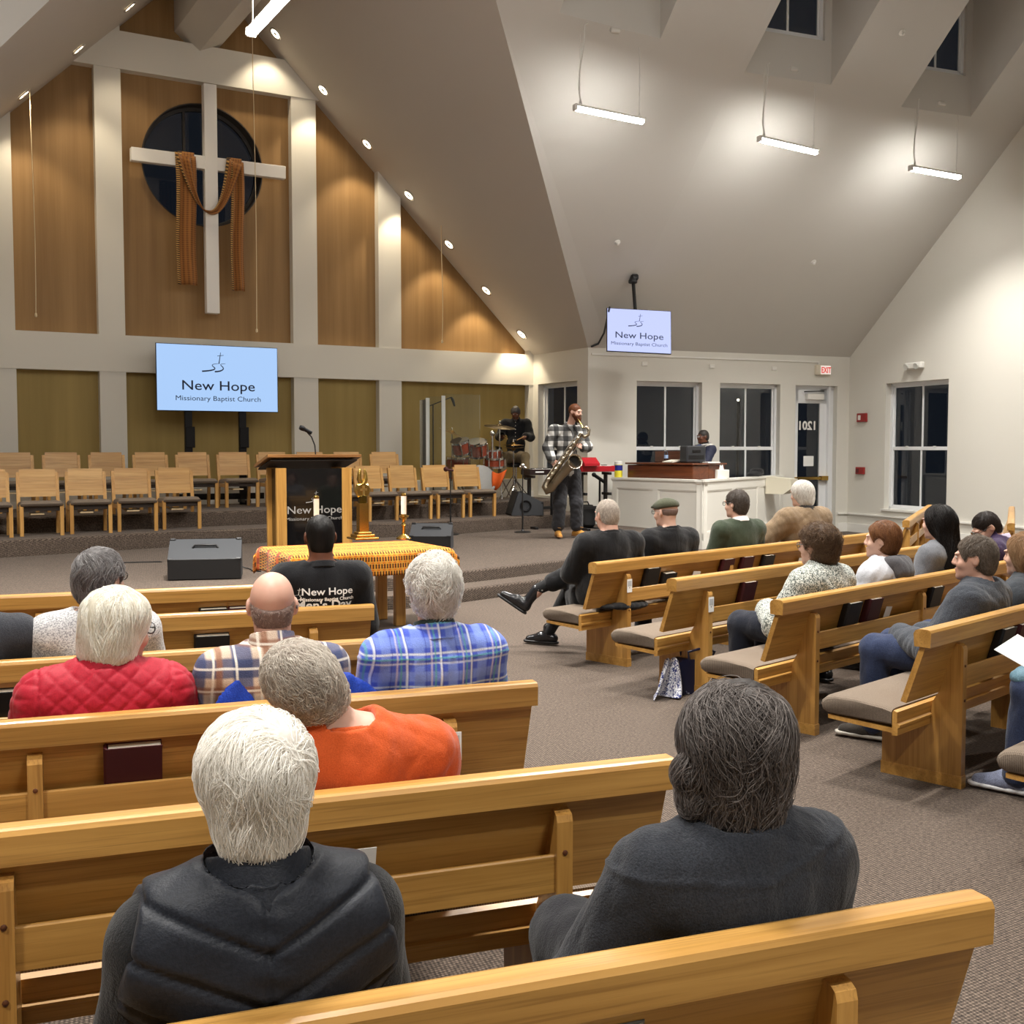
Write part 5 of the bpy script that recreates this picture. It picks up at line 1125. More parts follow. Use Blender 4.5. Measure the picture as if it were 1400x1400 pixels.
# handbag and scarf under the second right pew
M_NAVY = plain('navy leather', (24, 28, 56), .38); hb = at_z(945, 948, 0)
t = thing('handbag', 'navy leather handbag on the carpet under the end of the second right pew', 'bag', (hb[0] + .04, hb[1] + .05, 0), 20)
b = MB(); b.prism([(-.17, .0), (.17, .0), (.19, .06), (.17, .20), (.13, .235), (-.13, .235), (-.17, .20), (-.19, .06)], -.06, .07, 'y', True); b.build('body', M_NAVY, t)
for y in (-.05, .06): b = MB(); b.tube([(-.08, y, .22), (-.10, y - .02, .29), (0, y - .05, .32), (.10, y - .02, .28), (.08, y, .22)], .009, 6); b.build('handle', M_NAVY, t)
b = MB(); b.box((.03, -.064, .15), (.015, .006, .03), b=.002); b.build('clasp', M_CHROME, t)
def scarf_mat():
    t_ = NT('white and blue printed scarf'); n = t_.noise(t_.coord('Object'), 42, 3, .6, 2.); t_.base(t_.ramp(n, [(.44, lin((44, 56, 120))), (.50, lin((222, 224, 232))), (.62, lin((232, 232, 236)))])); t_.set(Roughness=.8); return t_.m
sc2 = thing('scarf', 'white scarf with blue print spilling out beside the navy handbag', 'scarf', (hb[0] - .17, hb[1] + .0, 0), 20)
def scf(u, v):
    w = .05 + .11 * v; return ((u - .5) * 2 * w - .04 * v, -.08 - .05 * math.sin(u * 10 + v * 2) * (.4 + v) - .06 * v, max(.012, .245 - .25 * v + .015 * math.sin(u * 12)))
grid_cloth('cloth', scf, 26, 16, scarf_mat(), sc2, thick=.006)
# ------------------------------------------------------------------ figures: one smooth surface grown from joints
def smin(a, b, k):
    if k <= 0: return np.minimum(a, b)
    h = np.clip(.5 + .5 * (b - a) / k, 0, 1); return b + (a - b) * h - k * h * (1 - h)
def smax(a, b, k): return -smin(-a, -b, k)
class Sdf:
    def __init__(s): s.ops = []; s.lo = np.full(3, 9e9); s.hi = np.full(3, -9e9)
    def _bb(s, c, r): c = np.asarray(c, float); s.lo = np.minimum(s.lo, c - r); s.hi = np.maximum(s.hi, c + r)
    def cone(s, a, b, ra, rb, k=.02, sub=False, squash=None):
        a = np.asarray(a, float); b = np.asarray(b, float)
        def f(P):
            ba = b - a; L2 = max(ba @ ba, 1e-9); pa = P - a; h = np.clip(pa @ ba / L2, 0, 1); d = pa - h[:, None] * ba
            if squash is not None: d = d / squash
            q = np.sqrt((d * d).sum(1)) - (ra + (rb - ra) * h); return q if squash is None else q * min(squash)
        s.ops.append((f, k, 'sub' if sub else 'add'))
        if not sub: m = max(ra, rb) * (1 if squash is None else max(squash)); s._bb(a, m); s._bb(b, m)
        return s
    def ell(s, c, r, k=.02, R=None, sub=False):
        c = np.asarray(c, float); r = np.asarray(r, float)
        def f(P):
            p = P - c
            if R is not None: p = p @ R
            k0 = np.sqrt(((p / r) ** 2).sum(1)); k1 = np.sqrt(((p / r / r) ** 2).sum(1)) + 1e-9; return k0 * (k0 - 1) / k1
        s.ops.append((f, k, 'sub' if sub else 'add'))
        if not sub: s._bb(c, r.max())
        return s
    def cut(s, fn, k=.004): s.ops.append((fn, k, 'cut')); return s
    def merge(s, o):
        s.ops += o.ops; s.lo = np.minimum(s.lo, o.lo); s.hi = np.maximum(s.hi, o.hi); return s
    def grow(s, w): s.ops.append((w, 0, 'grow')); s.lo -= w; s.hi += w; return s
    def __call__(s, P):
        d = np.full(len(P), 9.)
        for f, k, m in s.ops:
            if m == 'grow': d = d - f; continue
            q = f(P)
            d = smin(d, q, k) if m == 'add' else (smax(d, -q, k) if m == 'sub' else smax(d, q, k))
        return d
def plane(p, n):
    p = np.asarray(p, float); n = np.asarray(n, float); n = n / np.linalg.norm(n); return lambda P: (P - p) @ n
CORN = np.array([[i, j, k] for i in (0, 1) for j in (0, 1) for k in (0, 1)])
EDG = [(a, b) for a in range(8) for b in range(a + 1, 8) if abs(CORN[a] - CORN[b]).sum() == 1]
def surface(sd, cell, pad=.02):
    """dual mesh of the zero level of sd on a grid, only evaluated near the surface"""
    m = 4; lo = sd.lo - pad; n = np.ceil((sd.hi + pad - lo) / (cell * m)).astype(int) + 1
    cg = [lo[i] + np.arange(n[i] + 1) * cell * m for i in range(3)]
    X = np.stack(np.meshgrid(*cg, indexing='ij'), -1).reshape(-1, 3); Dc = sd(X).reshape(n + 1)
    st_ = cell * m; near = np.zeros(n, bool)
    A = np.abs(Dc) < st_ * 1.5
    for c in CORN: near |= A[c[0]:c[0] + n[0], c[1]:c[1] + n[1], c[2]:c[2] + n[2]]
    fn = n * m + 1; D = np.repeat(np.repeat(np.repeat(Dc, m, 0), m, 1), m, 2)[:fn[0], :fn[1], :fn[2]].copy()
    mask = np.zeros(fn, bool); I = np.argwhere(near) * m
    g = np.arange(m + 1); off = np.stack(np.meshgrid(g, g, g, indexing='ij'), -1).reshape(-1, 3)
    Q = (I[:, None, :] + off[None]).reshape(-1, 3); mask[Q[:, 0], Q[:, 1], Q[:, 2]] = True
    Q = np.argwhere(mask); D[mask] = sd(lo + Q * cell)
    s_ = D < 0; cnt = np.zeros(fn - 1, np.int8)
    for c in CORN: cnt += s_[c[0]:c[0] + fn[0] - 1, c[1]:c[1] + fn[1] - 1, c[2]:c[2] + fn[2] - 1]
    act = (cnt > 0) & (cnt < 8); C = np.argwhere(act); idx = np.full(fn - 1, -1, np.int32); idx[act] = np.arange(len(C))
    vals = np.stack([D[C[:, 0] + c[0], C[:, 1] + c[1], C[:, 2] + c[2]] for c in CORN], 1)
    acc = np.zeros((len(C), 3)); num = np.zeros(len(C))
    for a, b in EDG:
        va, vb = vals[:, a], vals[:, b]; w = (va < 0) != (vb < 0); t = np.where(w, va / np.where(w, va - vb, 1), 0)
        acc += np.where(w[:, None], CORN[a] + t[:, None] * (CORN[b] - CORN[a]), 0); num += w
    V = lo + (C + acc / num[:, None]) * cell; F = []
    for ax in range(3):
        e = np.zeros(3, int); e[ax] = 1; o1, o2 = [i for i in range(3) if i != ax]
        A0 = s_[:fn[0] - e[0], :fn[1] - e[1], :fn[2] - e[2]]; B0 = s_[e[0]:, e[1]:, e[2]:]; E = np.argwhere(A0 != B0)
        E = E[(E[:, o1] > 0) & (E[:, o2] > 0) & (E[:, o1] < fn[o1] - 1) & (E[:, o2] < fn[o2] - 1)]
        q = []
        for d1, d2 in ((1, 1), (0, 1), (0, 0), (1, 0)):
            G = E.copy(); G[:, o1] -= d1; G[:, o2] -= d2; q.append(idx[G[:, 0], G[:, 1], G[:, 2]])
        q = np.stack(q, 1); ok = (q >= 0).all(1); flip = A0[E[:, 0], E[:, 1], E[:, 2]]
        if ax == 1: flip = ~flip
        q[~flip] = q[~flip][:, ::-1]; F.append(q[ok])
    return V, np.concatenate(F)
def grad(sd, P, e=.004):
    G = np.stack([sd(P + d) - sd(P - d) for d in np.eye(3) * e], 1); return G / (np.linalg.norm(G, axis=1, keepdims=True) + 1e-9)
def grow_mesh(name, sd, cell, mat, parent, disp=None, extra=None):
    V, F = surface(sd, cell)
    if disp is not None: N = grad(sd, V); V = V + N * disp(V, N)[:, None]
    if extra:
        for s2, c2 in extra:
            V2, F2 = surface(s2, c2); F = np.concatenate([F, F2 + len(V)]); V = np.concatenate([V, V2])
    return link(bpy.data.objects.new(name, np_mesh(name, V, F, mat)), parent)
def rotm(yaw=0, pitch=0, roll=0):
    """head turn: yaw to the figure's left, pitch looks down, roll tips to the figure's right"""
    return np.array((Matrix.Rotation(R_(yaw), 3, 'Z') @ Matrix.Rotation(R_(-pitch), 3, 'X') @ Matrix.Rotation(R_(roll), 3, 'Y')))
def folds(amp, seed=0, f=22.):
    r = np.random.default_rng(seed); K = r.normal(size=(7, 3)) * f * np.array([1, .8, .65]); ph = r.uniform(0, 6.28, 7)
    def d(V, N):
        w = V + .02 * np.sin(V[:, [1, 2, 0]] * 17 + seed); q = np.sin(w @ K.T + ph); return amp * (np.abs(q).mean(1) - .64) * 2.2
    return d
def skin(name, rgb):
    if ('s', name) in MATS: return MATS[('s', name)]
    t = NT(name); co = t.coord('Object'); n = t.noise(co, 24, 3); n2 = t.noise(co, 120, 2)
    c = t.mix(t.math('MULTIPLY', n, .5), lin(rgb), lin((rgb[0] * .95, rgb[1] * .84, rgb[2] * .80))); t.base(c)
    t.set(Roughness=.48, Specular_IOR_Level=.4, Subsurface_Weight=.03, Subsurface_Scale=.01); t.b.inputs['Subsurface Radius'].default_value = (1., .35, .2); t.bump(n2, .12, .001); MATS[('s', name)] = t.m; return t.m
def hair_mat(name, a, b, rough=.5):
    if ('h', name) in MATS: return MATS[('h', name)]
    t = NT(name); hi = t.n('HairInfo'); n = t.noise(t.coord('Object', (60, 60, 14)), 1., 3, .6)
    f = t.math('MULTIPLY_ADD', hi.outputs['Random'], .6, t.math('MULTIPLY', n, .5)); t.base(t.ramp(f, [(.2, lin(b)), (.8, lin(a))])); t.set(Roughness=rough, Specular_IOR_Level=.35)
    t.bump(n, .6, .006)
    tl = t.n('BsdfTranslucent'); tl.inputs[0].default_value = lin(a); mx = t.n('MixShader'); mx.inputs[0].default_value = .32; t.l(t.b.outputs[0], mx.inputs[1]); t.l(tl.outputs[0], mx.inputs[2]); t.l(mx.outputs[0], t.t.nodes['Material Output'].inputs[0]); MATS[('h', name)] = t.m; return t.m
SK_PALE = skin('fair skin', (206, 170, 152)); SK_PINK = skin('ruddy skin', (204, 164, 146)); SK_BROWN = skin('brown skin', (104, 64, 46)); SK_TAN = skin('tan skin', (176, 120, 92))

def hand_sdf(w, fwd, up, side, curl=.35, s=1.):
    """palm and five bent fingers; w wrist, fwd along the fingers, up out of the back of the hand, side=+1 thumb towards `right`"""
    h = Sdf(); w = np.array(w, float); f = np.array(fwd, float); f /= np.linalg.norm(f); u = np.array(up, float); u -= f * (u @ f); u /= np.linalg.norm(u); r = np.cross(f, u) * side
    h.cone(w - f * .03 * s, w + f * .02 * s, .024 * s, .026 * s, .01, squash=None)
    for k in (-.022, 0, .022): h.cone(w + f * .02 * s + r * k * s * .7, w + f * .085 * s + r * k * s * 1.25, .016 * s, .0145 * s, .012)
    L = (.070, .078, .072, .056)
    for i, ln in enumerate(L):
        o = r * (.029 - i * .0193) * s; a = w + f * (.088 - .004 * abs(i - 1.2)) * s + o; d = f; p = a; ang = curl * .6
        for j, sg in enumerate((.46, .30, .24)):
            d2 = d * math.cos(ang) - u * math.sin(ang); un = d * math.sin(ang) + u * math.cos(ang); q = p + d2 * ln * sg * s; h.cone(p, q, (.0092 - .0009 * j) * s, (.0084 - .001 * j) * s, .003); p = q; d = d2; u_old = u; u = un; ang = curl
        u = np.array(up, float); u -= f * (u @ f); u /= np.linalg.norm(u)
    a = w + f * .022 * s + r * .028 * s; m = a + (f * .028 + r * .022 - u * .012) * s; e = m + (f * .03 + r * .004 - u * .012 * (1 + curl)) * s
    h.cone(a, m, .0135 * s, .0105 * s, .008); h.cone(m, e, .0100 * s, .0085 * s, .004); return h

class Fig:
    """a figure: joints in local metres, y forward, z up; seated unless joints are overridden"""
    def __init__(s, label, loc, rz, top=1.27, head=(0, 0, 0), shw=.19, girth=1., skin=SK_PALE, lean=0., seat=.43, joints=None, female=False, fwd=0., hs=1., shift=0.):
        s.root = thing('person', label, 'person', loc, rz); s.skin = skin; s.g = girth; s.fem = female
        T = top - .797 - (seat - .43); s.T = T; z0 = seat + .10; s.z0 = z0
        J = {}; J['pel'] = np.array([0, 0, z0]); J['waist'] = np.array([shift * .35, -.03 + lean * .3, z0 + .34 * T]); J['chest'] = np.array([shift * .7, -.075 + lean * .7, z0 + .70 * T]); J['neck'] = np.array([shift, -.085 + lean, z0 + T])
        for k, sg in (('r', 1), ('l', -1)):
            J['sh' + k] = J['chest'] + np.array([sg * shw, .0, .30 * T - .078]); J['el' + k] = J['sh' + k] + np.array([sg * .06, .08, -.27]); J['wr' + k] = np.array([sg * .10, .27, z0 + .07]); J['hand' + k] = np.array([-sg * .35, .8, -.45])
            J['hip' + k] = np.array([sg * .09, .03, z0 - .005]); J['kn' + k] = np.array([sg * .12, .45, z0 - .01]); J['an' + k] = np.array([sg * .12, .45, .09]); J['toe' + k] = np.array([sg * .14, .62, .03])
        if joints: J.update({k: np.array(v, float) for k, v in joints.items()})
        s.J = J; s.R = rotm(*head); s.hs = hs; s.hc = J['neck'] + s.R @ (np.array([0, .034 + fwd, .150]))
    def H(s, x, y, z): return s.hc + s.R @ (np.array([x, y, z]) * s.hs)
    def torso(s, wide=1.):
        J, g = s.J, s.g; b = Sdf(); w = wide
        b.ell(J['pel'] + [0, 0, .01], (.172 * g * w, .128 * g, .125), .03); b.ell(J['waist'], (.150 * g * w, .115 * g, .16), .07); b.ell(J['chest'], (.168 * (.5 + .5 * g) * w, .108 * (.5 + .5 * g), .165), .07)
        b.cone(J['shr'] * .93 + J['chest'] * .07, J['shl'] * .93 + J['chest'] * .07, .056, .056, .06)
        for k in 'rl': b.cone(J['neck'] + [0, -.006, -.042], J['sh' + k] + [0, 0, .012], .050, .040, .05)
        if s.fem: 
            for sg in (-1, 1): b.ell(J['chest'] + [sg * .075, .085, -.0], (.07, .055, .07), .04)
        return b
    def arm(s, k, b=None, cuff=1., r=(.055, .043, .028)):
        b = b or Sdf(); J = s.J; e = J['el' + k]; w = e + (J['wr' + k] - e) * cuff
        b.cone(J['sh' + k], e, r[0], r[1], .05); b.cone(e, w, r[1] * 1.0, r[1] + (r[2] - r[1]) * cuff, .025); return b
    def leg(s, k, b=None, r=(.088, .060, .042), end=1.):
        b = b or Sdf(); J = s.J; a = J['kn' + k] + (J['an' + k] - J['kn' + k]) * end
        b.cone(J['hip' + k], J['kn' + k], r[0] * s.g, r[1], .05); b.cone(J['kn' + k], a, r[1] * .98, r[1] + (r[2] - r[1]) * end, .03); c = J['kn' + k] * .68 + J['an' + k] * .32; d = J['hip' + k] - J['kn' + k]; 
        return b
    def head_sdf(s, ears=True, nose=1., jaw=1.):
        H, R = s.H, s.R; b = Sdf(); q = s.hs
        b.ell(H(0, -.014, .026), np.array((.075, .095, .090)) * q, .02, R); b.ell(H(0, .026, -.028), np.array((.062, .066, .082)) * q, .035, R)
        b.ell(H(0, .046, -.080), np.array((.046 * jaw, .044, .036)) * q, .03, R); b.ell(H(0, .082, -.099), np.array((.020, .016, .016)) * q, .02, R)
        for sg in (-1, 1):
            b.ell(H(sg * .040, .062, -.030), np.array((.026, .026, .024)) * q, .02, R); b.ell(H(sg * .034, .094, .012), np.array((.018, .014, .011)) * q, .012, R, sub=True); b.ell(H(sg * .031, .086, .028), np.array((.026, .012, .008)) * q, .012, R)
            b.ell(H(sg * .032, .079, .010), np.array((.013, .013, .012)) * q, .004, R)
            if ears: 
                Re = R @ rotm(sg * 22, 0, 0)
                b.ell(H(sg * .079, -.012, -.004), np.array((.009, .020, .031)) * q, .008, Re); b.ell(H(sg * .087, -.004, -.002), np.array((.006, .010, .018)) * q, .004, Re, sub=True)
        b.cone(H(0, .088, .018), H(0, .105 * nose, -.022), .009 * q, .0135 * q, .014)
        for sg in (-1, 1): b.ell(H(sg * .013, .097, -.028), np.array((.009, .010, .008)) * q, .008, R)
        b.ell(H(0, .092, -.056), np.array((.024, .011, .0075)) * q, .006, R); b.ell(H(0, .090, -.069), np.array((.020, .011, .0075)) * q, .006, R); b.ell(H(0, .104, -.0625), np.array((.022, .006, .0022)) * q, .003, R, sub=True)
        return b
    def neck_sdf(s, r=.053):
        b = Sdf(); b.cone(s.H(0, -.028, -.055), s.J['neck'] + [0, 0, -.04], r, r * 1.12, .03); return b
    def body(s, cell=.012, head_cell=.006, ears=True, shoes=True, legs=True, hands=True, curl=.35, nose=1., neck=.053, jaw=1.):
        b = s.torso(); J = s.J
        for k in 'rl': s.arm(k, b); 
        if legs:
            for k in 'rl': s.leg(k, b); b.cone(J['an' + k] + [0, 0, -.03], J['toe' + k], .036, .026, .03)
        hd = s.head_sdf(ears, nose, jaw); hd.merge(s.neck_sdf(neck)); hd.ops = [(f, .035 if i == len(hd.ops) - 1 else k, m) for i, (f, k, m) in enumerate(hd.ops)]
        b.merge(s.neck_sdf(neck)); ex_ = [(hd, head_cell)]; s.hd = hd
        if hands:
            for k, sg in (('r', -1), ('l', 1)): ex_.append((hand_sdf(J['wr' + k], J['hand' + k], J.get('up' + k, np.array([0, .45, .8])), sg, curl), .0055 if hands is True else hands))
        o = grow_mesh('body', b, cell, s.skin, s.root, extra=ex_); s.bodyo = o; return o
    def eyes(s, iris=(60, 44, 30)):
        for sg in (-1, 1):
            b = MB(); b.ball(s.H(sg * .032, .084, .010), .0105 * s.hs, 12, 8); e = b.build('eye', plain('eye white', (226, 220, 212), .25), s.root)
            b = MB(); c = s.H(sg * .032, .0925, .009); b.ball(c, .0045 * s.hs, 8, 6); b.build('iris', plain('iris %d' % iris[0], iris, .2), e)
    def top(s, name, mat, off=.012, cuff=.97, hem=.46, cell=.010, fold=.006, seed=1, wide=1., armr=(.062, .050, .036), disp=None, arms='rl', neck=0., shoulder=None, armhole=None, hemcut=True, neckrad=.082):
        b = s.torso(wide); J = s.J
        for k in arms: s.arm(k, b, cuff, armr)
        if not arms:
            for k in 'rl': b.ell(J['sh' + k] + [0, 0, -.01], (.05, .06, .06), .05)
        b.merge(s.neck_sdf(.049)); b.ops[-1] = (b.ops[-1][0], .035, 'add'); b.grow(off)
        if hemcut: b.cut(plane((0, 0, hem), (0, 0, -1)), .01)
        n = J['neck']; rad_ = neckrad; b.cut(lambda P: np.minimum((P - n) @ np.array([0, .30, .954]) - .004 - neck, rad_ - np.linalg.norm((P - n)[:, :2], axis=1)), .012)
        if armhole:
            for k, sg in (('r', 1), ('l', -1)): b.cut(plane(J['sh' + k] + [sg * armhole, 0, 0], (sg, 0, .25)), .008)
        s.topsd = b; fd = folds(fold, seed)
        dd = (lambda V, N: fd(V, N) + disp(V, N)) if disp else fd
        return grow_mesh(name, b, cell, mat, s.root, dd)
    def collar(s, name, mat, h=.03, r=.066, th=.010, tilt=.3, drop=.03, cell=.0045):
        r = r + .012; th = max(th, .010); n = s.J['neck']; up = np.array([0, tilt, 1.]); up /= np.linalg.norm(up); b = Sdf(); b.cone(n - up * drop, n + up * h, r + .012, r, .0); b.cone(n - up * (drop + .1), n + up * (h + .1), r + .012 - th, r - th, .004, sub=True)
        b.cut(plane(n + up * h, up), .004); b.cut(plane(n - up * (drop + .0), -up), .004); return grow_mesh(name, b, cell, mat, s.root)
    def trousers(s, mat, name='trousers', off=.014, cell=.012, end=.97, r=(.098, .072, .058), fold=.006, seed=5, waist=.16):
        b = Sdf(); b.ell(s.J['pel'] + [0, 0, .0], (.172 * s.g, .128 * s.g, .125), .03)
        for k in 'rl': s.leg(k, b, r, end)
        b.grow(off); z = s.J['pel'][2] + waist; b.cut(plane((0, 0, z), (0, 0, 1)), .01); return grow_mesh(name, b, cell, mat, s.root, folds(fold, seed, 26))
    def tilted_shoe(s, heel, toe, a, mat, sole, cell=.008):
        d = toe - heel; L = np.linalg.norm(d); d = d / L; u = a - heel; u = u - d * (u @ d); u /= np.linalg.norm(u); b = Sdf()
        b.cone(heel + d * .035 + u * .042, heel + d * .12 + u * .046, .042, .044, .03); b.cone(heel + d * .12 + u * .040, toe - d * .03 + u * .024, .044, .030, .03); b.cone(heel + u * .05 + d * .045, a, .043, .046, .03); b.cut(plane(heel + u * .006, -u), .004); sh = grow_mesh('shoe', b, cell, mat, s.root)
        c = Sdf(); c.cone(heel + d * .035, toe - d * .02, .043, .034, .02); c.cut(plane(heel + u * .008, u), .003); c.cut(plane(heel - u * .014, -u), .003); grow_mesh('sole', c, cell, sole, sh)
    def shoes(s, mat, sole=None, cell=.009, high=.0, only='rl'):
        for k in only:
            a, t = s.J['an' + k], s.J['toe' + k]; d = t - a; d[2] = 0; d /= np.linalg.norm(d); g = np.array([a[0], a[1], max(t[2], .02)]); b = Sdf()
            b.cone(g - d * .045 + [0, 0, .03], g + d * .06 + [0, 0, .036], .040, .044, .03); b.cone(g + d * .06 + [0, 0, .03], t + [0, 0, .008], .044, .034, .03); b.cone(g + [0, 0, .05], a + [0, 0, .015 + high], .044, .046, .02); b.cut(plane(g + [0, 0, -.012], (0, 0, -1)), .004); sh = grow_mesh('shoe', b, cell, mat, s.root)
            c = Sdf(); c.cone(g - d * .05, t + d * .012 + [0, 0, g[2] - t[2]], .043, .041, .02); c.cut(plane(g + [0, 0, .006], (0, 0, 1)), .003); c.cut(plane(g + [0, 0, -.018], (0, 0, -1)), .003); grow_mesh('sole', c, cell, sole or M_BLACK, sh)
    def glasses(s, mat=None):
        mat = mat or plain('spectacle frame', (30, 28, 30), .35); g = None; b = MB()
        for sg in (-1, 1):
            P = [s.H(sg * .034 + .025 * math.cos(a), .108 - .006 * abs(math.cos(a)), .008 + .019 * math.sin(a)) for a in np.linspace(0, 2 * math.pi, 17)]; b.tube(P, .0022, 5, False); b.tube([s.H(sg * .058, .104, .012), s.H(sg * .078, .06, .014), s.H(sg * .083, -.005, .012), s.H(sg * .082, -.025, -.004)], .0022, 5)
        b.tube([s.H(-.010, .108, .012), s.H(0, .112, .015), s.H(.010, .108, .012)], .0022, 5); g = b.build('glasses', mat, s.root)
        for sg in (-1, 1):
            b = MB(); b.poly([s.H(sg * .034 + .023 * math.cos(a), .107, .008 + .017 * math.sin(a)) for a in np.linspace(0, 2 * math.pi, 13)[:-1]]); b.build('lens', M_ACR, g)
    # ---- hair
    def hair(s, mat, t=.012, front=(.040, .50), nape=-.075, extra=None, cell=.008, amp=.003, freq=60., seed=3, ears_free=True, strands=0, slen=.09, srad=.0011, flow=None, sides=.0, lift=.004, smat=None, spread=1., segs=9, crown=(0, -.055, .105), top_cut=None, clump=.5, wave=0.):
        H, R = s.H, s.R; b = Sdf(); q = s.hs
        b.ell(H(0, -.014, .026), (np.array((.075, .095, .090)) + t) * q, .02, R)
        if extra: extra(b, H, R)
        hc = s.hc; fr = R @ np.array([0, 1., -front[1]]); fr /= np.linalg.norm(fr); b.cut(plane(H(0, front[0] + front[1] * .0, 0), fr), .012)
        if nape is not None: b.cut(plane(H(0, 0, nape), R @ np.array([0, .35, -1.])), .012)
        if ears_free:
            for sg in (-1, 1): b.ell(H(sg * .09, .012, -.022), np.array((.035, .036, .045)) * q, .012, R, sub=True)
        if top_cut is not None: b.cut(plane(H(0, -.02, top_cut[0]), R @ np.array([0, top_cut[1], 1.])), .015)
        s.hairsd = b; r = np.random.default_rng(seed); K = r.normal(size=(6, 3)) * freq * np.array([1, 1, .35]); ph = r.uniform(0, 6, 6)
        def dsp(V, N): L = (V - hc) @ R; return amp * (np.sin(L @ K.T + ph)).mean(1) * 1.8
        o = grow_mesh('hair', b, cell, mat, s.root, dsp); s.hairo = o
        if strands: s.strands(o, b, mat if smat is None else smat, strands, slen, srad, flow, lift, seed, segs, crown, spread, clump, wave)
        return o
    def strands(s, parent, sd, mat, n, ln, rad, flow, lift, seed, segs, crown, spread, clump=.5, wave=0.):
        r = np.random.default_rng(seed + 9); me = parent.data; co = np.empty(len(me.vertices) * 3, np.float32); me.vertices.foreach_get('co', co); co = co.reshape(-1, 3).astype(float)
        pick = co[r.integers(0, len(co), n)] + r.normal(size=(n, 3)) * .004; hc, R = s.hc, s.R; cr = s.H(*crown)
        P = pick - grad(sd, pick) * sd(pick)[:, None]; pts = [P]; Lv = ln * r.uniform(.6, 1.15, n); jit = r.normal(size=(n, 3)) * .22 * spread; N = grad(sd, P); K2 = r.normal(size=(3, 6)) * 42; cl = np.sin((P - hc) @ K2 + r.uniform(0, 6, 6)); hgt = lift * r.uniform(.1, 1., n) * (.35 + .65 * (cl[:, 3] * .5 + .5)); jit = jit + clump * cl[:, :3] * np.array([1, 1, .5]); wph = cl[:, 4] * 3
        for k in range(1, segs):
            Lc = (P - hc) @ R; d = flow(Lc) @ R.T if flow else None
            if d is None:
                a = P - cr; d = a / (np.linalg.norm(a, axis=1, keepdims=True) + 1e-6) + np.array([0, 0, -.75])
            d = d / (np.linalg.norm(d, axis=1, keepdims=True) + 1e-9) + jit * (1 + .4 * math.sin(k))
            if wave: d = d + wave * np.sin(k * 1.15 + wph)[:, None] * np.cross(N, d)
            d = d - N * (d * N).sum(1, keepdims=True); d /= np.linalg.norm(d, axis=1, keepdims=True) + 1e-9
            P = P + d * (Lv / segs)[:, None]; dist = sd(P); N2 = grad(sd, P); tgt = hgt * math.sin(math.pi * min(1, k / segs * 1.1))
            P = np.where((dist < .03)[:, None], P + N2 * (tgt - dist)[:, None], P); N = N2; pts.append(P)
        A = np.stack(pts, 1).reshape(-1, 3)
        cv = bpy.data.hair_curves.new('hair_strands'); cv.add_curves([segs] * n); cv.position_data.foreach_set('vector', A.astype(np.float32).ravel())
        ra = cv.attributes.new('radius', 'FLOAT', 'POINT'); w = np.tile(np.linspace(1., .25, segs), n) * rad; ra.data.foreach_set('value', w.astype(np.float32)); cv.materials.append(mat)
        o = link(bpy.data.objects.new('hair_strands', cv), parent); o['kind'] = 'stuff'; return o
    def print_on(s, sd, me, mat, name, parent, origin, scale=1., dirn=(0, 1, 0), gap=.007):
        """lays a flat print onto the figure's back along dirn"""
        n = len(me.vertices); co = np.empty(n * 3, np.float32); me.vertices.foreach_get('co', co); co = co.reshape(-1, 3) * scale; d = np.array(dirn, float)
        P = np.stack([origin[0] + co[:, 0], np.full(n, origin[1]), origin[2] + co[:, 1]], 1)
        for _ in range(60): P = P + d * np.maximum(sd(P) - gap, -.02)[:, None] * .7
        me.vertices.foreach_set('co', P.astype(np.float32).ravel()); me.materials.clear(); me.materials.append(mat); me.update(); return link(bpy.data.objects.new(name, me), parent)
def sit_on(pew_o, ang, px, top_px, sign=1, voff=.30, hv=.22, head_dx=0.):
    """where on a pew someone sits whose head top shows at (px, top_px): root position and height of the head top"""
    o = np.array([pew_o.location[0], pew_o.location[1], 0]); u = vec(ang); v = vec(ang + 90); q = at_plane(px, top_px, o + v * hv, v); a = (q - o) @ u
    return o + u * a + v * voff, q[2], ang
# ------------------------------------------------------------------ the congregation
WHITE_H = hair_mat('white hair', (252, 250, 245), (226, 221, 212)); DARK_H = hair_mat('dark hair streaked grey', (132, 124, 120), (44, 38, 36)); GREY_H = hair_mat('grey hair', (226, 219, 209), (146, 136, 126))
SALT_H = hair_mat('salt and pepper hair', (161, 158, 158), (73, 70, 70)); SILVER_H = hair_mat('silver hair', (252, 252, 248), (173, 165, 156)); BLOND_H = hair_mat('ash blond grey hair', (252, 252, 246), (200, 192, 173)); BLACK_H = hair_mat('black hair', (34, 28, 26), (12, 10, 10), .4)
BROWN_H = hair_mat('brown hair', (126, 102, 80), (70, 53, 41)); RED_H = hair_mat('auburn hair', (156, 107, 68), (85, 53, 34), .4); LBROWN_H = hair_mat('light brown hair', (183, 148, 112), (119, 92, 65)); STUB_H = hair_mat('grey stubble', (173, 151, 139), (126, 107, 100)); CROP_H = hair_mat('cropped black hair', (40, 32, 28), (18, 15, 14)); GINGER_H = hair_mat('ginger hair', (150, 100, 66), (104, 62, 38)); BEARD_H = hair_mat('ginger beard', (140, 84, 50), (90, 48, 28))
F_JEANS = fabric('blue denim', (54, 66, 98), (34, 42, 66), 300, fold=4.); F_DARKTR = fabric('dark trousers', (30, 30, 36), fold=3.); F_BLACK = fabric('black wool', (26, 26, 29), (16, 16, 18), fold=4.); F_KHAKI = fabric('khaki trousers', (146, 128, 96), fold=3.)
SHOE_BK = plain('black shoe leather', (22, 21, 22), .3); SHOE_GR = fabric('grey shoe fabric', (96, 92, 88))
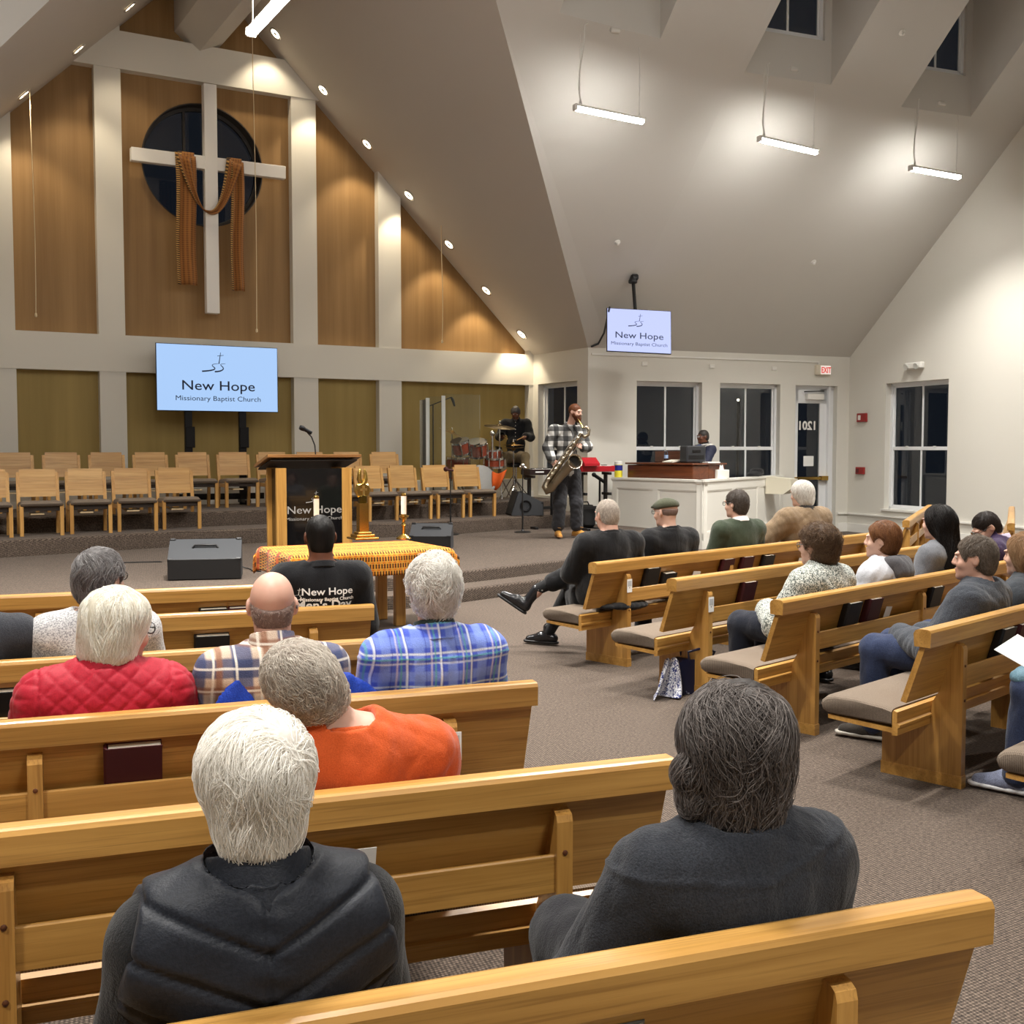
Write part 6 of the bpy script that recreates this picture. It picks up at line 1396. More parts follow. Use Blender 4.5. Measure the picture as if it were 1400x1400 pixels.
def place(k, px, py, side='L', hair=.014, voff=.30, hv=.245):
    return sit_on((LPEW if side == 'L' else RPEW)[k], A_LP if side == 'L' else A_RP, px, py, 1, voff, hv)
def seated(label, k, px, py, side='L', hair=.014, turn=0., voff=.30, **kw):
    loc, zt_, a = place(k, px, py, side, hair, voff); return Fig(label, loc, a + turn, top=zt_ - hair, **kw)
def simple_legs(p, tr=None, sh=None, cell=.014):
    p.trousers(tr or F_DARKTR, cell=cell); p.shoes(sh or SHOE_BK, cell=.011)

# 1 white haired woman, black quilted vest
p = seated('white haired woman seen from behind in a black quilted vest', 1, 348, 966, hair=.018, shw=.16, girth=1.0, hs=.94, female=True)
p.J['ell'] = p.J['shl'] + [-.065, .05, -.25]; p.J['elr'] = p.J['shr'] + [.065, .05, -.25]
p.body(head_cell=.006); simple_legs(p)
def whorl(L):
    c = np.array([.012, -.078, .090]); a = L - c; rr = np.linalg.norm(a, axis=1, keepdims=True) + 1e-6; a = a / rr; tw = np.stack([-a[:, 2], 0 * a[:, 0], a[:, 0]], 1) * np.exp(-rr / .07) * 1.4
    side_ = np.stack([L[:, 0] * 1.5, np.zeros(len(L)), np.full(len(L), -.55)], 1); return a * (.7 + .6 * np.exp(-rr / .06)) + tw + side_
def ex1(b, H, R): b.ell(H(0, -.058, -.055), (.062, .052, .072), .03, R); b.ell(H(0, -.03, .05), (.084, .092, .074), .03, R)
p.hair(WHITE_H, .016, (.045, .5), -.108, ex1, .0065, .004, 55, 3, True, 6500, .15, .0010, whorl, lift=.011, clump=.5, spread=1.0, crown=(.012, -.075, .098), segs=10)
F_SLV = fabric('black jersey sleeve', (24, 25, 29), (15, 16, 18), fold=4.)
p.top('sleeved_top', F_SLV, .010, cell=.010, fold=.005)
def chevron(V, N):
    x, z = V[:, 0], V[:, 2]; zc = z - .55; d = (zc - np.abs(x) * .42) / .082; f = np.abs(d - np.round(d)); rows = .002 - .0085 * np.exp(-(f / .085) ** 2)
    cen = -.006 * np.exp(-(x / .006) ** 2); crumple = .0022 * np.sin(z * 150 + x * 40) * np.exp(-(x / .03) ** 2); return rows + cen + crumple
F_VEST = fabric('black quilted nylon', (33, 36, 44), (26, 29, 36), 160, .5, .12, .05, fold=1.)
p.top('vest', F_VEST, .028, arms='', cell=.0065, fold=.004, seed=4, disp=chevron, armhole=.045, hem=.44)
p.collar('collar', F_VEST, .052, .072, .014, .35, .04)
b = MB(); b.lathe([(.004, -.001), (.006, 0), (.004, .001)], p.H(.082, -.012, -.045), 8); b.tube([p.H(.084, -.012, -.035), p.H(.088, -.010, -.046), p.H(.084, -.008, -.052)], .0016, 6); b.build('earring', M_BRASS, p.root)

# 2 dark haired woman, charcoal cardigan
p = seated('woman with thick dark grey streaked hair in a charcoal cardigan', 1, 1000, 926, hair=.022, hs=.95, shw=.175, girth=1.12, female=True, shift=.0)
p.J['ell'] = p.J['shl'] + [-.115, .10, -.25]; p.J['elr'] = p.J['shr'] + [.055, .07, -.26]
p.body(); simple_legs(p)
def ex2(b, H, R):
    b.ell(H(0, -.055, -.125), (.066, .045, .045), .02, R)
    b.ell(H(0, -.05, -.04), (.090, .070, .092), .03, R); b.ell(H(0, -.03, .04), (.094, .102, .088), .03, R)
    for i, (x, z) in enumerate([(-.088, -.085), (-.062, -.125), (-.022, -.140), (.022, -.138), (.062, -.125), (.088, -.09), (.098, -.045), (-.098, -.04)]): b.ell(H(x, -.060 + abs(x) * .4, z), (.028, .034, .034), .006, R)
p.hair(DARK_H, .020, (.05, .5), -.165, ex2, .0065, .006, 48, 6, False, 8500, .19, .0010, None, lift=.016, spread=.6, clump=.65, wave=.42, crown=(.01, -.02, .125), segs=12)
def seam(V, N):
    x, z = V[:, 0], V[:, 2]; q = z - (.865 + .035 * np.abs(x) / .2 + .10 * x); return .004 * np.exp(-(q / .006) ** 2) * (V[:, 1] < -.03)
F_CHAR = fabric('charcoal knit', (46, 49, 56), (30, 32, 38), 240, fold=5.)
p.top('cardigan', F_CHAR, .017, cell=.0075, fold=.009, seed=11, disp=seam, armr=(.066, .054, .040)); p.collar('neckband', F_CHAR, .012, .066, .010, .35, .03)

# 3 orange sweater man, head tipped left
p = seated('man in an orange sweater with grey hair, head tipped to the left', 2, 516, 852, hair=.010, hs=1.08, shw=.195, girth=1.12, head=(14, 8, -33), shift=-.10)
p.body(neck=.058); simple_legs(p, F_JEANS)
def ex3(b, H, R): b.ell(H(0, -.045, -.03), (.072, .062, .075), .03, R)
p.hair(GREY_H, .012, (.05, .55), -.092, ex3, .0065, .002, 70, 5, True, 5000, .045, .0009, None, lift=.008, spread=2.0, crown=(0, -.05, .10), segs=6)
F_ORANGE = fabric('orange sweatshirt', (204, 88, 38), (186, 76, 30), 320, .9, .3, .2, fold=5.)
p.top('sweater', F_ORANGE, .018, cell=.0075, fold=.009, seed=21, armr=(.070, .056, .042)); p.collar('neckband', F_ORANGE, .012, .068, .011, .3, .03)

# 4 bald man in brown and blue plaid
p = seated('bald man in a brown, cream and blue plaid shirt', 3, 370, 781, hair=.0, shw=.185, girth=1.05, skin=SK_PINK, head=(-8, 6, 0))
p.body(neck=.06, head_cell=.0055); simple_legs(p, F_JEANS)
p.hair(STUB_H, .0035, (.04, .55), -.082, lambda b, H, R: b.ell(H(0, -.05, -.04), (.062, .050, .062), .03, R), .006, .0008, 90, 5, True, 2600, .014, .0007, None, lift=.005, spread=2., segs=4, top_cut=(.022, -.45))
PL1 = plaid('brown cream blue flannel', (196, 176, 158), [('x', .155, .12, .42, (58, 72, 112), .85), ('z', .150, .30, .40, (52, 62, 98), .85), ('x', .155, .62, .14, (136, 90, 66), .8), ('z', .15, .78, .16, (128, 84, 62), .75), ('x', .0775, .0, .10, (232, 226, 214), .8), ('z', .075, .1, .10, (232, 226, 214), .7)])
p.top('plaid_shirt', PL1, .015, cell=.008, fold=.008, seed=31); p.collar('collar', PL1, .056, .064, .007, .3, .03)
b = MB(); b.tube([p.H(.083, .0, .010), p.H(.086, -.022, .006), p.H(.083, -.034, -.012)], .003, 5); b.build('glasses_temple', M_BLACK, p.root)

# 5 blue plaid shirt man
p = seated('silver haired man in a bright blue plaid shirt at the aisle', 3, 591, 757, hair=.02, shw=.19, girth=1.06, head=(0, -2, 0))
p.body(neck=.058); simple_legs(p)
def ex5(b, H, R): b.ell(H(0, -.05, -.02), (.075, .062, .085), .03, R); b.ell(H(0, -.02, .06), (.086, .10, .075), .03, R)
p.hair(SILVER_H, .017, (.05, .52), -.098, ex5, .0065, .004, 50, 8, True, 5200, .075, .0010, None, lift=.016, spread=1.5, clump=1.1, wave=.4, crown=(.0, -.03, .11), segs=8)
PL2 = plaid('bright blue plaid cotton', (74, 94, 196), [('x', .118, .1, .30, (124, 146, 216), .7), ('z', .118, .2, .30, (124, 146, 216), .7), ('x', .118, .45, .055, (226, 232, 240), .9), ('z', .118, .52, .055, (226, 232, 240), .9), ('x', .118, .62, .04, (92, 168, 160), .85), ('z', .118, .66, .04, (92, 168, 160), .8), ('x', .118, .74, .045, (210, 200, 226), .8), ('z', .118, .80, .05, (216, 222, 236), .7), ('x', .059, .3, .03, (50, 52, 140), .7)])
def yoke(V, N): z, x = V[:, 2], V[:, 0]; q = z - .905; pl = .004 * (np.exp(-((np.abs(x) - .10) / .006) ** 2)) * (z < .9); return (.004 * np.exp(-(q / .005) ** 2) + pl) * (V[:, 1] < -.02)
p.top('plaid_shirt', PL2, .016, cell=.0075, fold=.008, seed=41, disp=yoke, armr=(.066, .054, .042)); p.collar('collar', PL2, .030, .070, .008, .3, .035); p.collar('undershirt_collar', fabric('dark green jersey', (52, 66, 60)), .047, .062, .007, .3, .02)

# 6 black T-shirt man
p = seated("dark skinned man in a black T-shirt with white church lettering", 5, 437, 703, hair=.004, shw=.195, girth=1.1, skin=SK_BROWN)
p.body(neck=.062); simple_legs(p)
p.hair(CROP_H, .0045, (.052, .55), -.086, lambda b, H, R: b.ell(H(0, -.05, -.04), (.066, .054, .070), .03, R), .0065, .0006, 90, 5, True)
F_TEE = fabric('black cotton', (24, 24, 28), (17, 17, 20), fold=3.); p.top('t_shirt', F_TEE, .015, cuff=.2, cell=.009, fold=.006, seed=51, armr=(.070, .066, .05)); p.collar('neckband', F_TEE, .010, .070, .010, .3, .03)
zc = .888
for s_, size, x, z, sx_ in (('New Hope', .054, .014, zc - .02, 1.15), ('Missionary Baptist Church', .025, .014, zc - .052, 1.1), ("Men's Day", .066, -.006, zc - .096, 1.1)):
    me = text_mesh(s_, size, .0016 if 'Men' in s_ else .0008, res=3, extrude=0); co = np.empty(len(me.vertices) * 3, np.float32); me.vertices.foreach_get('co', co); co = co.reshape(-1, 3); co[:, 0] *= sx_; me.vertices.foreach_set('co', co.ravel()); p.print_on(p.topsd, me, M_WHITEINK, 'lettering', p.root, (x, -.32, z))
lg = logo(p.root, 0, 0, .075, M_WHITEINK); me = lg.data; co = np.empty(len(me.vertices) * 3, np.float32); me.vertices.foreach_get('co', co); co = co.reshape(-1, 3)[:, [0, 2, 1]].copy(); co[:, 2] = 0; me.vertices.foreach_set('co', co.ravel()); bpy.data.objects.remove(lg); p.print_on(p.topsd, me, M_WHITEINK, 'logo_mark', p.root, (-.135, -.32, zc - .02))

# 7 red quilted jacket woman
p = seated('grey blond woman in a red quilted jacket, face turned right', 3, 142, 803, hair=.02, shw=.185, girth=1.22, head=(-52, 8, 0), female=True)
p.body(); p.glasses(); simple_legs(p, F_JEANS)
def ex7(b, H, R):
    b.ell(H(0, -.04, -.03), (.100, .088, .10), .03, R); b.ell(H(0, -.02, .05), (.096, .104, .085), .03, R); b.ell(H(0, -.035, -.085), (.088, .078, .045), .03, R)
p.hair(BLOND_H, .02, (.052, .35), -.125, ex7, .007, .004, 60, 12, False, 6000, .17, .0010, lambda L: np.stack([L[:, 0] * 3, L[:, 1] * 2, np.full(len(L), -1.)], 1), lift=.008, spread=.7, segs=10)
b = MB(); b.tube([p.H(.075, .055, .075), p.H(.088, .03, .060), p.H(.094, .0, .045)], .006, 6); h_ = b.build('hair_clip', M_BLACK, p.root)
def quilt(V, N):
    x, z = V[:, 0], V[:, 2]; a = (x + z * 1.15) / .074; c = (x - z * 1.15) / .074; f = np.minimum(np.abs(a - np.round(a)), np.abs(c - np.round(c))); body = .0055 * np.minimum(1, np.sqrt(f / .22)) - .004
    g = np.minimum(np.abs(z / .045 - np.round(z / .045)), np.abs(V[:, 1] / .06 - np.round(V[:, 1] / .06))); sl = .006 * np.minimum(1, np.sqrt(g / .3)) - .005
    return np.where(np.abs(x) > .205, sl, body) - .006 * np.exp(-((np.abs(x) - .205) / .005) ** 2)
F_RED = fabric('red quilted nylon', (168, 22, 44), (150, 18, 38), 200, .6, .25, .1); p.top('quilted_jacket', F_RED, .026, cell=.0065, fold=.006, seed=61, disp=quilt, armr=(.080, .068, .055), hem=.42); p.collar('collar', F_RED, .048, .078, .014, .3, .04)

# 8 light grey sweater, glasses
p = seated('woman with salt and pepper hair and glasses in a light grey speckled sweater', 4, 128, 748, hair=.016, shw=.18, girth=1.05, head=(-38, 2, 0), female=True)
p.body(); p.glasses(); simple_legs(p)
p.hair(SALT_H, .018, (.045, .5), -.105, lambda b, H, R: b.ell(H(0, -.055, -.03), (.076, .062, .085), .03, R), .0075, .004, 50, 13, True, 4200, .10, .0010, None, lift=.011, spread=1.0, clump=.9, crown=(-.01, -.05, .11))
def speck(name, a, c, mid, sc=170):
    t = NT(name); n = t.noise(t.coord('Object'), sc, 2, .8); t.base(t.ramp(n, [(.40, lin(c)), (.50, lin(mid)), (.60, lin(a))])); t.set(Roughness=.95, Specular_IOR_Level=.15, Sheen_Weight=.2); t.bump(n, .5, .004); return t.m
p.top('sweater', speck('light grey marled knit', (206, 206, 206), (134, 134, 138), (184, 184, 186), 150), .018, cell=.009, fold=.007, seed=71, armr=(.066, .056, .044)); p.collar('neckband', speck('grey marled rib', (206, 206, 206), (150, 150, 150), (184, 184, 186)), .02, .066, .010, .3, .03)

# 9 shoulder at left edge
p = seated('person in a charcoal top cut by the left edge, only a shoulder showing', 4, -46, 752, hair=.012, shw=.19)
p.body(); simple_legs(p); p.hair(SALT_H, .014, cell=.009); p.top('sweater', fabric('charcoal jersey', (58, 60, 66), (44, 46, 52), fold=3.), .016, cell=.011, fold=.006); p.collar('neckband', F_CHAR, .012, .066, .010, .3, .03)

# royal blue jacket behind the bald man, navy coat on the pew end
def lump(name, label, cat, loc, rz, sd, cell, mat, part='cloth', amp=.014, seed=2, f=20):
    t = thing(name, label, cat, loc, rz); o = grow_mesh(part, sd, cell, mat, t, folds(amp, seed, f)); return t
o_, _, _ = place(3, 395, 781); F_ROYAL = fabric('royal blue nylon', (30, 66, 176), (24, 54, 150), 200, .5, .3, .05, fold=5.)
b = Sdf(); b.ell((-.10, -.165, .745), (.17, .030, .165), .04); b.ell((.12, -.165, .72), (.17, .030, .165), .04); b.ell((.24, -.14, .65), (.10, .06, .16), .04)
lump('jacket', 'royal blue jacket hung over the pew behind the bald man', 'jacket', o_, A_LP, b, .010, F_ROYAL)
o_ = np.array([LP[3][0], LP[3][1], 0]) - UL * .24 + VLv * .30
b = Sdf(); b.ell((0, 0, .465), (.22, .19, .035), .02); b.ell((-.05, -.06, .49), (.15, .12, .03), .03); lump('coat', 'dark navy coat folded on the pew seat beside the aisle', 'coat', o_, A_LP, b, .012, fabric('navy coat', (26, 28, 48), fold=4.))

# 10 black suit man, crossed legs
loc_, zt_, a_ = place(1, 840, 682, 'R', voff=.34)
p = Fig('man in a black suit sitting cross legged at the aisle end', loc_, 22, top=zt_ - .008, shw=.2, girth=1.22, head=(6, 4, 0), skin=SK_PINK)
Jn = p.J
def PJ(px, py, out): return np.array(p.root.matrix_basis.inverted() @ Vector(at_plane(px, py, np.array(loc_) - CAMF * np.array([1, 1, 0]) * out, CAMF * np.array([1, 1, 0]))))
Jn['knr'] = PJ(800, 776, -.30); Jn['anr'] = PJ(734, 806, -.36); Jn['toer'] = PJ(716, 824, -.36); Jn['knl'] = PJ(786, 800, -.42); Jn['anl'] = PJ(750, 858, -.62); Jn['anl'][2] = .10; Jn['toel'] = Jn['anl'] + [-.12, .13, -.07]
Jn['elr'] = Jn['shr'] + [.08, .08, -.25]; Jn['ell'] = Jn['shl'] + [-.06, .14, -.23]; Jn['wrl'] = Jn['knr'] + [.0, -.10, .09]; Jn['wrr'] = Jn['knr'] + [.06, -.14, .10]
p.body(neck=.064); p.hair(GREY_H, .008, (.05, .55), -.085, lambda b, H, R: b.ell(H(0, -.05, -.03), (.068, .056, .072), .03, R), .008, .0015, 70, 5, True, 1500, .03, .0011, None, lift=.006, spread=2., segs=5)
p.trousers(F_BLACK, cell=.011, end=.66); p.shoes(plain('black polished leather', (30, 30, 33), .22), high=.03, only='l'); p.tilted_shoe(PJ(719, 838, -.36), PJ(682, 813, -.40), Jn['anr'], plain('black polished leather', (30, 30, 33), .22), M_BLACK)
def sock():
    t = NT('black sock with white dots'); v = t.n('TexVoronoi'); t.l(t.coord('Object'), v.inputs['Vector']); v.inputs['Scale'].default_value = 30; v.inputs['Randomness'].default_value = .3; t.base(t.mix(t.math('LESS_THAN', v.outputs['Distance'], .22), lin((20, 20, 22)), lin((206, 206, 200)))); t.set(Roughness=.9); return t.m
for k, e0, e1 in (('r', .74, .97), ('l', .70, .97)):
    b = Sdf(); kn, an = Jn['kn' + k], Jn['an' + k]; b.cone(kn + (an - kn) * e0, kn + (an - kn) * e1, .050, .046, .0); grow_mesh('sock', b, .009, sock() if k == 'r' else F_BLACK, p.root)
p.top('suit_jacket', F_BLACK, .022, cell=.010, fold=.010, seed=81, armr=(.072, .060, .046), hem=.44); p.collar('collar', F_BLACK, .022, .072, .012, .3, .035)
b = Sdf(); b.cone((-.17, .10, .50), (-.13, .36, .46), .08, .05, .04); b.cone((.20, -.02, .50), (.2, .16, .46), .09, .05, .04); b.ell((-.16, .16, .40), (.06, .16, .12), .05); grow_mesh('coat_skirt', b, .012, F_BLACK, p.root, folds(.008, 3))
q_ = np.array(RP[1]) + UR * .02 + VR * .14
b = Sdf(); b.ell((0, 0, .455), (.22, .14, .03), .02); b.ell((.12, -.06, .45), (.14, .10, .03), .03); lump('coat_tail', 'black coat bundled on the pew end behind the suited man', 'coat', q_, A_RP, b, .012, F_BLACK)
# 11 flat cap man
p = seated('man in an olive flat cap and black coat', 1, 915, 677, 'R', hair=.02, shw=.19, girth=1.05, head=(12, 4, 0), turn=-16)
p.body(); p.glasses(); simple_legs(p); p.hair(STUB_H, .004, (.03, .5), -.078, None, .009, .001, top_cut=(.03, 0))
b = Sdf(); b.ell(p.H(0, -.012, .055), (.092, .112, .062), .02, p.R); b.ell(p.H(0, .085, .052), (.070, .052, .014), .03, p.R @ rotm(0, 14, 0)); b.cut(plane(p.H(0, 0, .030), p.R @ np.array([0, -.12, -1.])), .006); grow_mesh('flat_cap', b, .008, fabric('olive tweed', (84, 86, 68), (60, 62, 46), 200, fold=2.), p.root)
p.top('coat', F_BLACK, .022, cell=.011, fold=.008, seed=91, armr=(.070, .058, .046)); p.collar('collar', F_BLACK, .025, .070, .010, .3, .03)
# 12 green sweater man
p = seated('man with glasses in a dark green sweater over a white collar', 1, 1011, 669, 'R', hair=.012, shw=.19, girth=1.06, head=(17, 2, 0), turn=-18)
p.body(); p.glasses(); simple_legs(p); p.hair(hair_mat('dark grey brown hair', (117, 107, 100), (63, 56, 51)), .013, (.045, .55), -.09, lambda b, H, R: b.ell(H(0, -.05, -.03), (.070, .058, .075), .03, R), .008, .002, 70, 5, True, 1500, .05, .0013, None, lift=.008, spread=1.3, segs=6)
p.top('sweater', fabric('dark green knit', (66, 76, 60), (50, 58, 46), fold=3.), .018, cell=.011, fold=.007, seed=101); p.collar('shirt_collar', plain('white shirt cotton', (226, 222, 220), .8), .035, .064, .008, .3, .015)
# 13 tan coat
p = seated('white haired person in a tan coat by the exit door', 1, 1100, 656, 'R', hair=.018, shw=.195, girth=1.2, head=(14, 2, 0), turn=-20)
p.J['ell'] = p.J['shl'] + [-.16, .12, -.20]; p.body(); simple_legs(p)
p.hair(SILVER_H, .02, (.05, .5), -.11, lambda b, H, R: b.ell(H(0, -.055, -.045), (.082, .066, .09), .03, R), .009, .003, 50, 6, False, 1800, .11, .0014, lambda L: np.stack([L[:, 0] * 3, L[:, 1] * 2, np.full(len(L), -1.)], 1), lift=.008, segs=8)
p.top('coat', fabric('tan wool coat', (142, 122, 98), (120, 100, 78), fold=4.), .028, cell=.011, fold=.010, seed=111, armr=(.080, .068, .052)); p.collar('collar', plain('dark collar', (38, 34, 32), .8), .04, .068, .010, .3, .02)
# 14 speckled sweater woman
p = seated('woman with curly brown hair in a black and white speckled sweater', 3, 1122, 713, 'R', hair=.028, shw=.175, girth=1.1, head=(16, 4, 0), female=True, turn=-6)
p.J['ell'] = p.J['shl'] + [-.10, .12, -.25]; p.J['wrl'] = np.array([-.05, .30, .62]); p.J['wrr'] = np.array([.06, .31, .60]); p.body(); p.glasses(); simple_legs(p, fabric('navy trousers', (30, 34, 48), fold=3.), cell=.012)
def ex14(b, H, R):
    b.ell(H(0, -.035, .03), (.102, .112, .095), .03, R); b.ell(H(0, -.055, -.05), (.088, .070, .08), .03, R)
p.hair(BROWN_H, .024, (.05, .5), -.115, ex14, .008, .007, 40, 9, True, 3000, .09, .0013, None, lift=.020, spread=1.6, clump=1.3, wave=1.0, segs=8)
F_SPK = speck('black and white speckled knit', (222, 222, 214), (52, 60, 58), (150, 156, 150), 120); p.top('sweater', F_SPK, .024, cell=.009, fold=.008, seed=121, armr=(.074, .064, .052)); p.collar('neckband', F_SPK, .016, .068, .011, .3, .03)
# 15 grey hoodie
p = seated('person with smooth auburn hair in a pale grey hoodie', 3, 1208, 711, 'R', hair=.016, shw=.175, girth=1.05, head=(18, 0, 0), female=True)
p.body(); simple_legs(p, cell=.014)
p.hair(RED_H, .018, (.05, .5), -.098, lambda b, H, R: b.ell(H(0, -.05, -.03), (.078, .064, .085), .03, R), .009, .002, 50, 6, True, 2400, .10, .0012, lambda L: np.stack([L[:, 0] * 2, -.3 + L[:, 1] * 2, np.full(len(L), -1.)], 1), lift=.005, spread=.6, segs=8)
F_HOOD = fabric('pale grey fleece', (198, 200, 206), (176, 178, 186), fold=4.); p.top('hoodie', F_HOOD, .022, cell=.010, fold=.009, seed=131, armr=(.072, .062, .050)); n_ = p.J['neck']
b = Sdf(); b.cone(n_ + [-.085, .05, -.01], n_ + [-.07, -.05, .0], .045, .050, .03); b.cone(n_ + [.085, .05, -.01], n_ + [.07, -.05, .0], .045, .050, .03); b.cone(n_ + [-.06, -.085, .0], n_ + [.06, -.085, .0], .054, .054, .03); b.ell(n_ + [0, -.12, -.05], (.11, .055, .07), .03); grow_mesh('hood', b, .009, fabric('charcoal hood lining', (92, 90, 94), fold=3.), p.root, folds(.005, 3))
# 16 long black hair
p = seated('person with very long black hair in a grey top', 3, 1284, 689, 'R', hair=.016, shw=.17, head=(-4, 2, 0), female=True)
p.body(); simple_legs(p, cell=.014)
def ex16(b, H, R):
    b.ell(H(0, -.03, .0), (.098, .105, .11), .03, R); b.cone(H(-.02, -.065, -.06), H(-.05, -.12, -.30), .095, .075, .04, squash=np.array([1, .55, 1])); b.cone(H(.04, -.06, -.06), H(.06, -.11, -.31), .09, .07, .04, squash=np.array([1, .55, 1]))
p.hair(BLACK_H, .018, (.048, .4), None, ex16, .009, .003, 60, 6, False, 4200, .32, .0013, lambda L: np.stack([L[:, 0] * 1.2, L[:, 1] * 1.2 - .1, np.full(len(L), -1.)], 1), lift=.008, spread=.4, segs=12)
p.top('top', fabric('mid grey jersey', (124, 126, 132), (96, 98, 104), fold=4.), .018, cell=.011, fold=.007, seed=141)
# 17 purple sweater man looking down
p = seated('balding man with glasses in a purple sweater looking down', 3, 1372, 692, 'R', hair=.004, shw=.19, girth=1.08, head=(38, 36, 0), lean=.05, turn=8)
p.body(head_cell=.0055); p.eyes(); p.glasses(); simple_legs(p, cell=.014)
p.hair(hair_mat('thin dark hair', (62, 50, 44), (30, 24, 22)), .008, (.052, .42), -.085, lambda b, H, R: b.ell(H(0, -.05, -.03), (.070, .058, .072), .03, R), .008, .002, 60, 6, True, 1600, .05, .0012, None, lift=.006, segs=6)
p.top('sweater', fabric('deep purple knit', (62, 46, 78), (46, 34, 60), fold=4.), .020, cell=.010, fold=.009, seed=151, armr=(.072, .060, .046)); p.collar('shirt_collar', plain('lilac shirt cotton', (206, 196, 220), .8), .045, .066, .008, .3, .02)
# 18 charcoal sweater man in jeans
p = seated('man in a charcoal sweater and jeans facing left', 4, 1336, 731, 'R', hair=.010, shw=.195, girth=1.15, head=(14, 2, 0), skin=SK_PINK, turn=4)
p.J['ell'] = p.J['shl'] + [-.09, .14, -.25]; p.J['wrl'] = np.array([-.04, .34, .60]); p.body(); p.eyes(); p.trousers(F_JEANS, cell=.011); p.shoes(fabric('dark trainer fabric', (70, 64, 58)), plain('pale sole', (176, 170, 160), .7))
p.hair(hair_mat('short grey brown hair', (143, 131, 119), (82, 73, 65)), .011, (.048, .55), -.085, lambda b, H, R: b.ell(H(0, -.05, -.03), (.070, .058, .074), .03, R), .0075, .002, 70, 5, True, 3200, .035, .0011, None, lift=.008, spread=1.6, segs=6)
p.top('sweater', fabric('charcoal blue knit', (72, 76, 84), (48, 52, 60), 200, fold=5.), .024, cell=.009, fold=.009, seed=161, armr=(.078, .066, .050)); p.collar('neckband', F_CHAR, .012, .068, .011, .3, .03)
# 19 light brown hair at the right edge
p = seated('woman with long light brown hair at the right edge in a dark grey top', 4, 1404, 727, 'R', hair=.018, shw=.17, female=True, head=(0, 4, 0))
p.body(); simple_legs(p, F_JEANS)
def ex19(b, H, R): b.ell(H(0, -.035, -.01), (.100, .105, .105), .03, R); b.cone(H(0, -.05, -.05), H(0, -.075, -.16), .092, .085, .04, squash=np.array([1, .7, 1]))
p.hair(LBROWN_H, .02, (.05, .4), -.215, ex19, .009, .003, 60, 6, False, 3600, .2, .0012, lambda L: np.stack([L[:, 0] * 1.5, L[:, 1] * 1.5, np.full(len(L), -1.)], 1), lift=.008, spread=.6, segs=10)
p.top('top', fabric('dark slate jersey', (70, 74, 80), (54, 58, 64), fold=4.), .020, cell=.011, fold=.008, seed=171)
# 20 the person mostly outside the right edge, jeans and pale shoe
loc_ = np.array(RP[5]) + UR * .55 + VR * .29
p = Fig('person mostly outside the right edge, blue jeans and pale blue trainer showing', loc_, A_RP - 6, top=1.27, shw=.19); p.J['anl'] = np.array([-.12, .50, .09]); p.J['toel'] = np.array([-.15, .68, .03]); p.body(); p.hair(BROWN_H, .014, cell=.01)
p.trousers(F_JEANS, cell=.011); p.shoes(fabric('pale blue trainer fabric', (150, 158, 186)), plain('white sole', (214, 214, 216), .6)); p.top('sweater', F_CHAR, .018, cell=.012)
b = Sdf(); b.ell((0, .34, .60), (.20, .17, .05), .03); b.ell((-.08, .47, .57), (.12, .09, .05), .04); b.ell((.1, .3, .63), (.14, .14, .04), .03); lump('folded_jacket', 'teal blue jacket folded on the lap at the right edge', 'jacket', loc_, A_RP - 6, b, .010, fabric('teal nylon', (104, 136, 152), (84, 116, 132), 160, .5, .3, .05, fold=5.), seed=4)
t = thing('paper_sheet', 'white paper sheet held up at the right edge above the teal jacket', 'paper', at_plane(1408, 896, np.array(RP[5]) + VR * .55, VR), A_RP); b = MB(); b.box((0, 0, 0), (.20, .22, .003), RX(24) @ RY(-14)); b.build('sheet', M_PAPER, t)
# ------------------------------------------------------------------ saxophone player
def to_local(root, p): return np.array(root.matrix_basis.inverted() @ Vector(p))
sx_loc = at_z(775, 735, Z1); FACE = 197.
SXJ = dict(pel=(0, 0, 1.0), waist=(0, -.015, 1.18), chest=(0, -.03, 1.46), neck=(0, -.02, 1.73), shr=(.20, -.01, 1.63), shl=(-.20, -.01, 1.63), hipr=(.10, 0, .97), hipl=(-.10, 0, .97), knr=(.13, .05, .53), knl=(-.13, .06, .53), anr=(.15, .0, .12), anl=(-.16, .0, .12), toer=(.18, .20, .035), toel=(-.29, .18, .035))
p = Fig('bearded man in a black and white checked shirt standing and playing a saxophone', sx_loc, FACE, joints=SXJ, top=1.27, skin=SK_PINK, girth=1.04, head=(-0, 6, 0))
def W(px, py, out):
    """pixel -> the figure's local point on a plane `out` metres nearer the photographer than its axis"""
    return to_local(p.root, at_plane(px, py, np.array(sx_loc) - CAMF * np.array([1, 1, 0]) * out, CAMF * np.array([1, 1, 0])))
SXY = lambda px, py, out=.30: W(px, py, out)
J = p.J; J['neck'] = np.array([-.04, .0, 1.71]); p.R = rotm(38, 10, 4); p.hc = W(786.5, 563, .07)
J['elr'] = W(749, 612, .05); J['wrr'] = W(754.5, 629, .24); J['handr'] = np.array([-.5, .1, -.8]); J['upr'] = np.array([.6, .7, 0]); J['ell'] = W(803, 611, .12); J['wrl'] = W(798, 613, .26); J['handl'] = np.array([.75, .25, .35]); J['upl'] = np.array([-.1, .8, .3])
p.body(head_cell=.006, curl=.7, hands=.005); p.eyes()
p.hair(GINGER_H, .006, (.048, .55), -.07, None, .007, .001, 60, 4, top_cut=None)
b = Sdf(); b.ell(p.H(0, .045, -.075), (.060, .060, .058), .02, p.R); b.ell(p.H(0, .075, -.115), (.038, .038, .045), .03, p.R)
for sg in (-1, 1): b.ell(p.H(sg * .062, .02, -.045), (.016, .03, .04), .015, p.R)
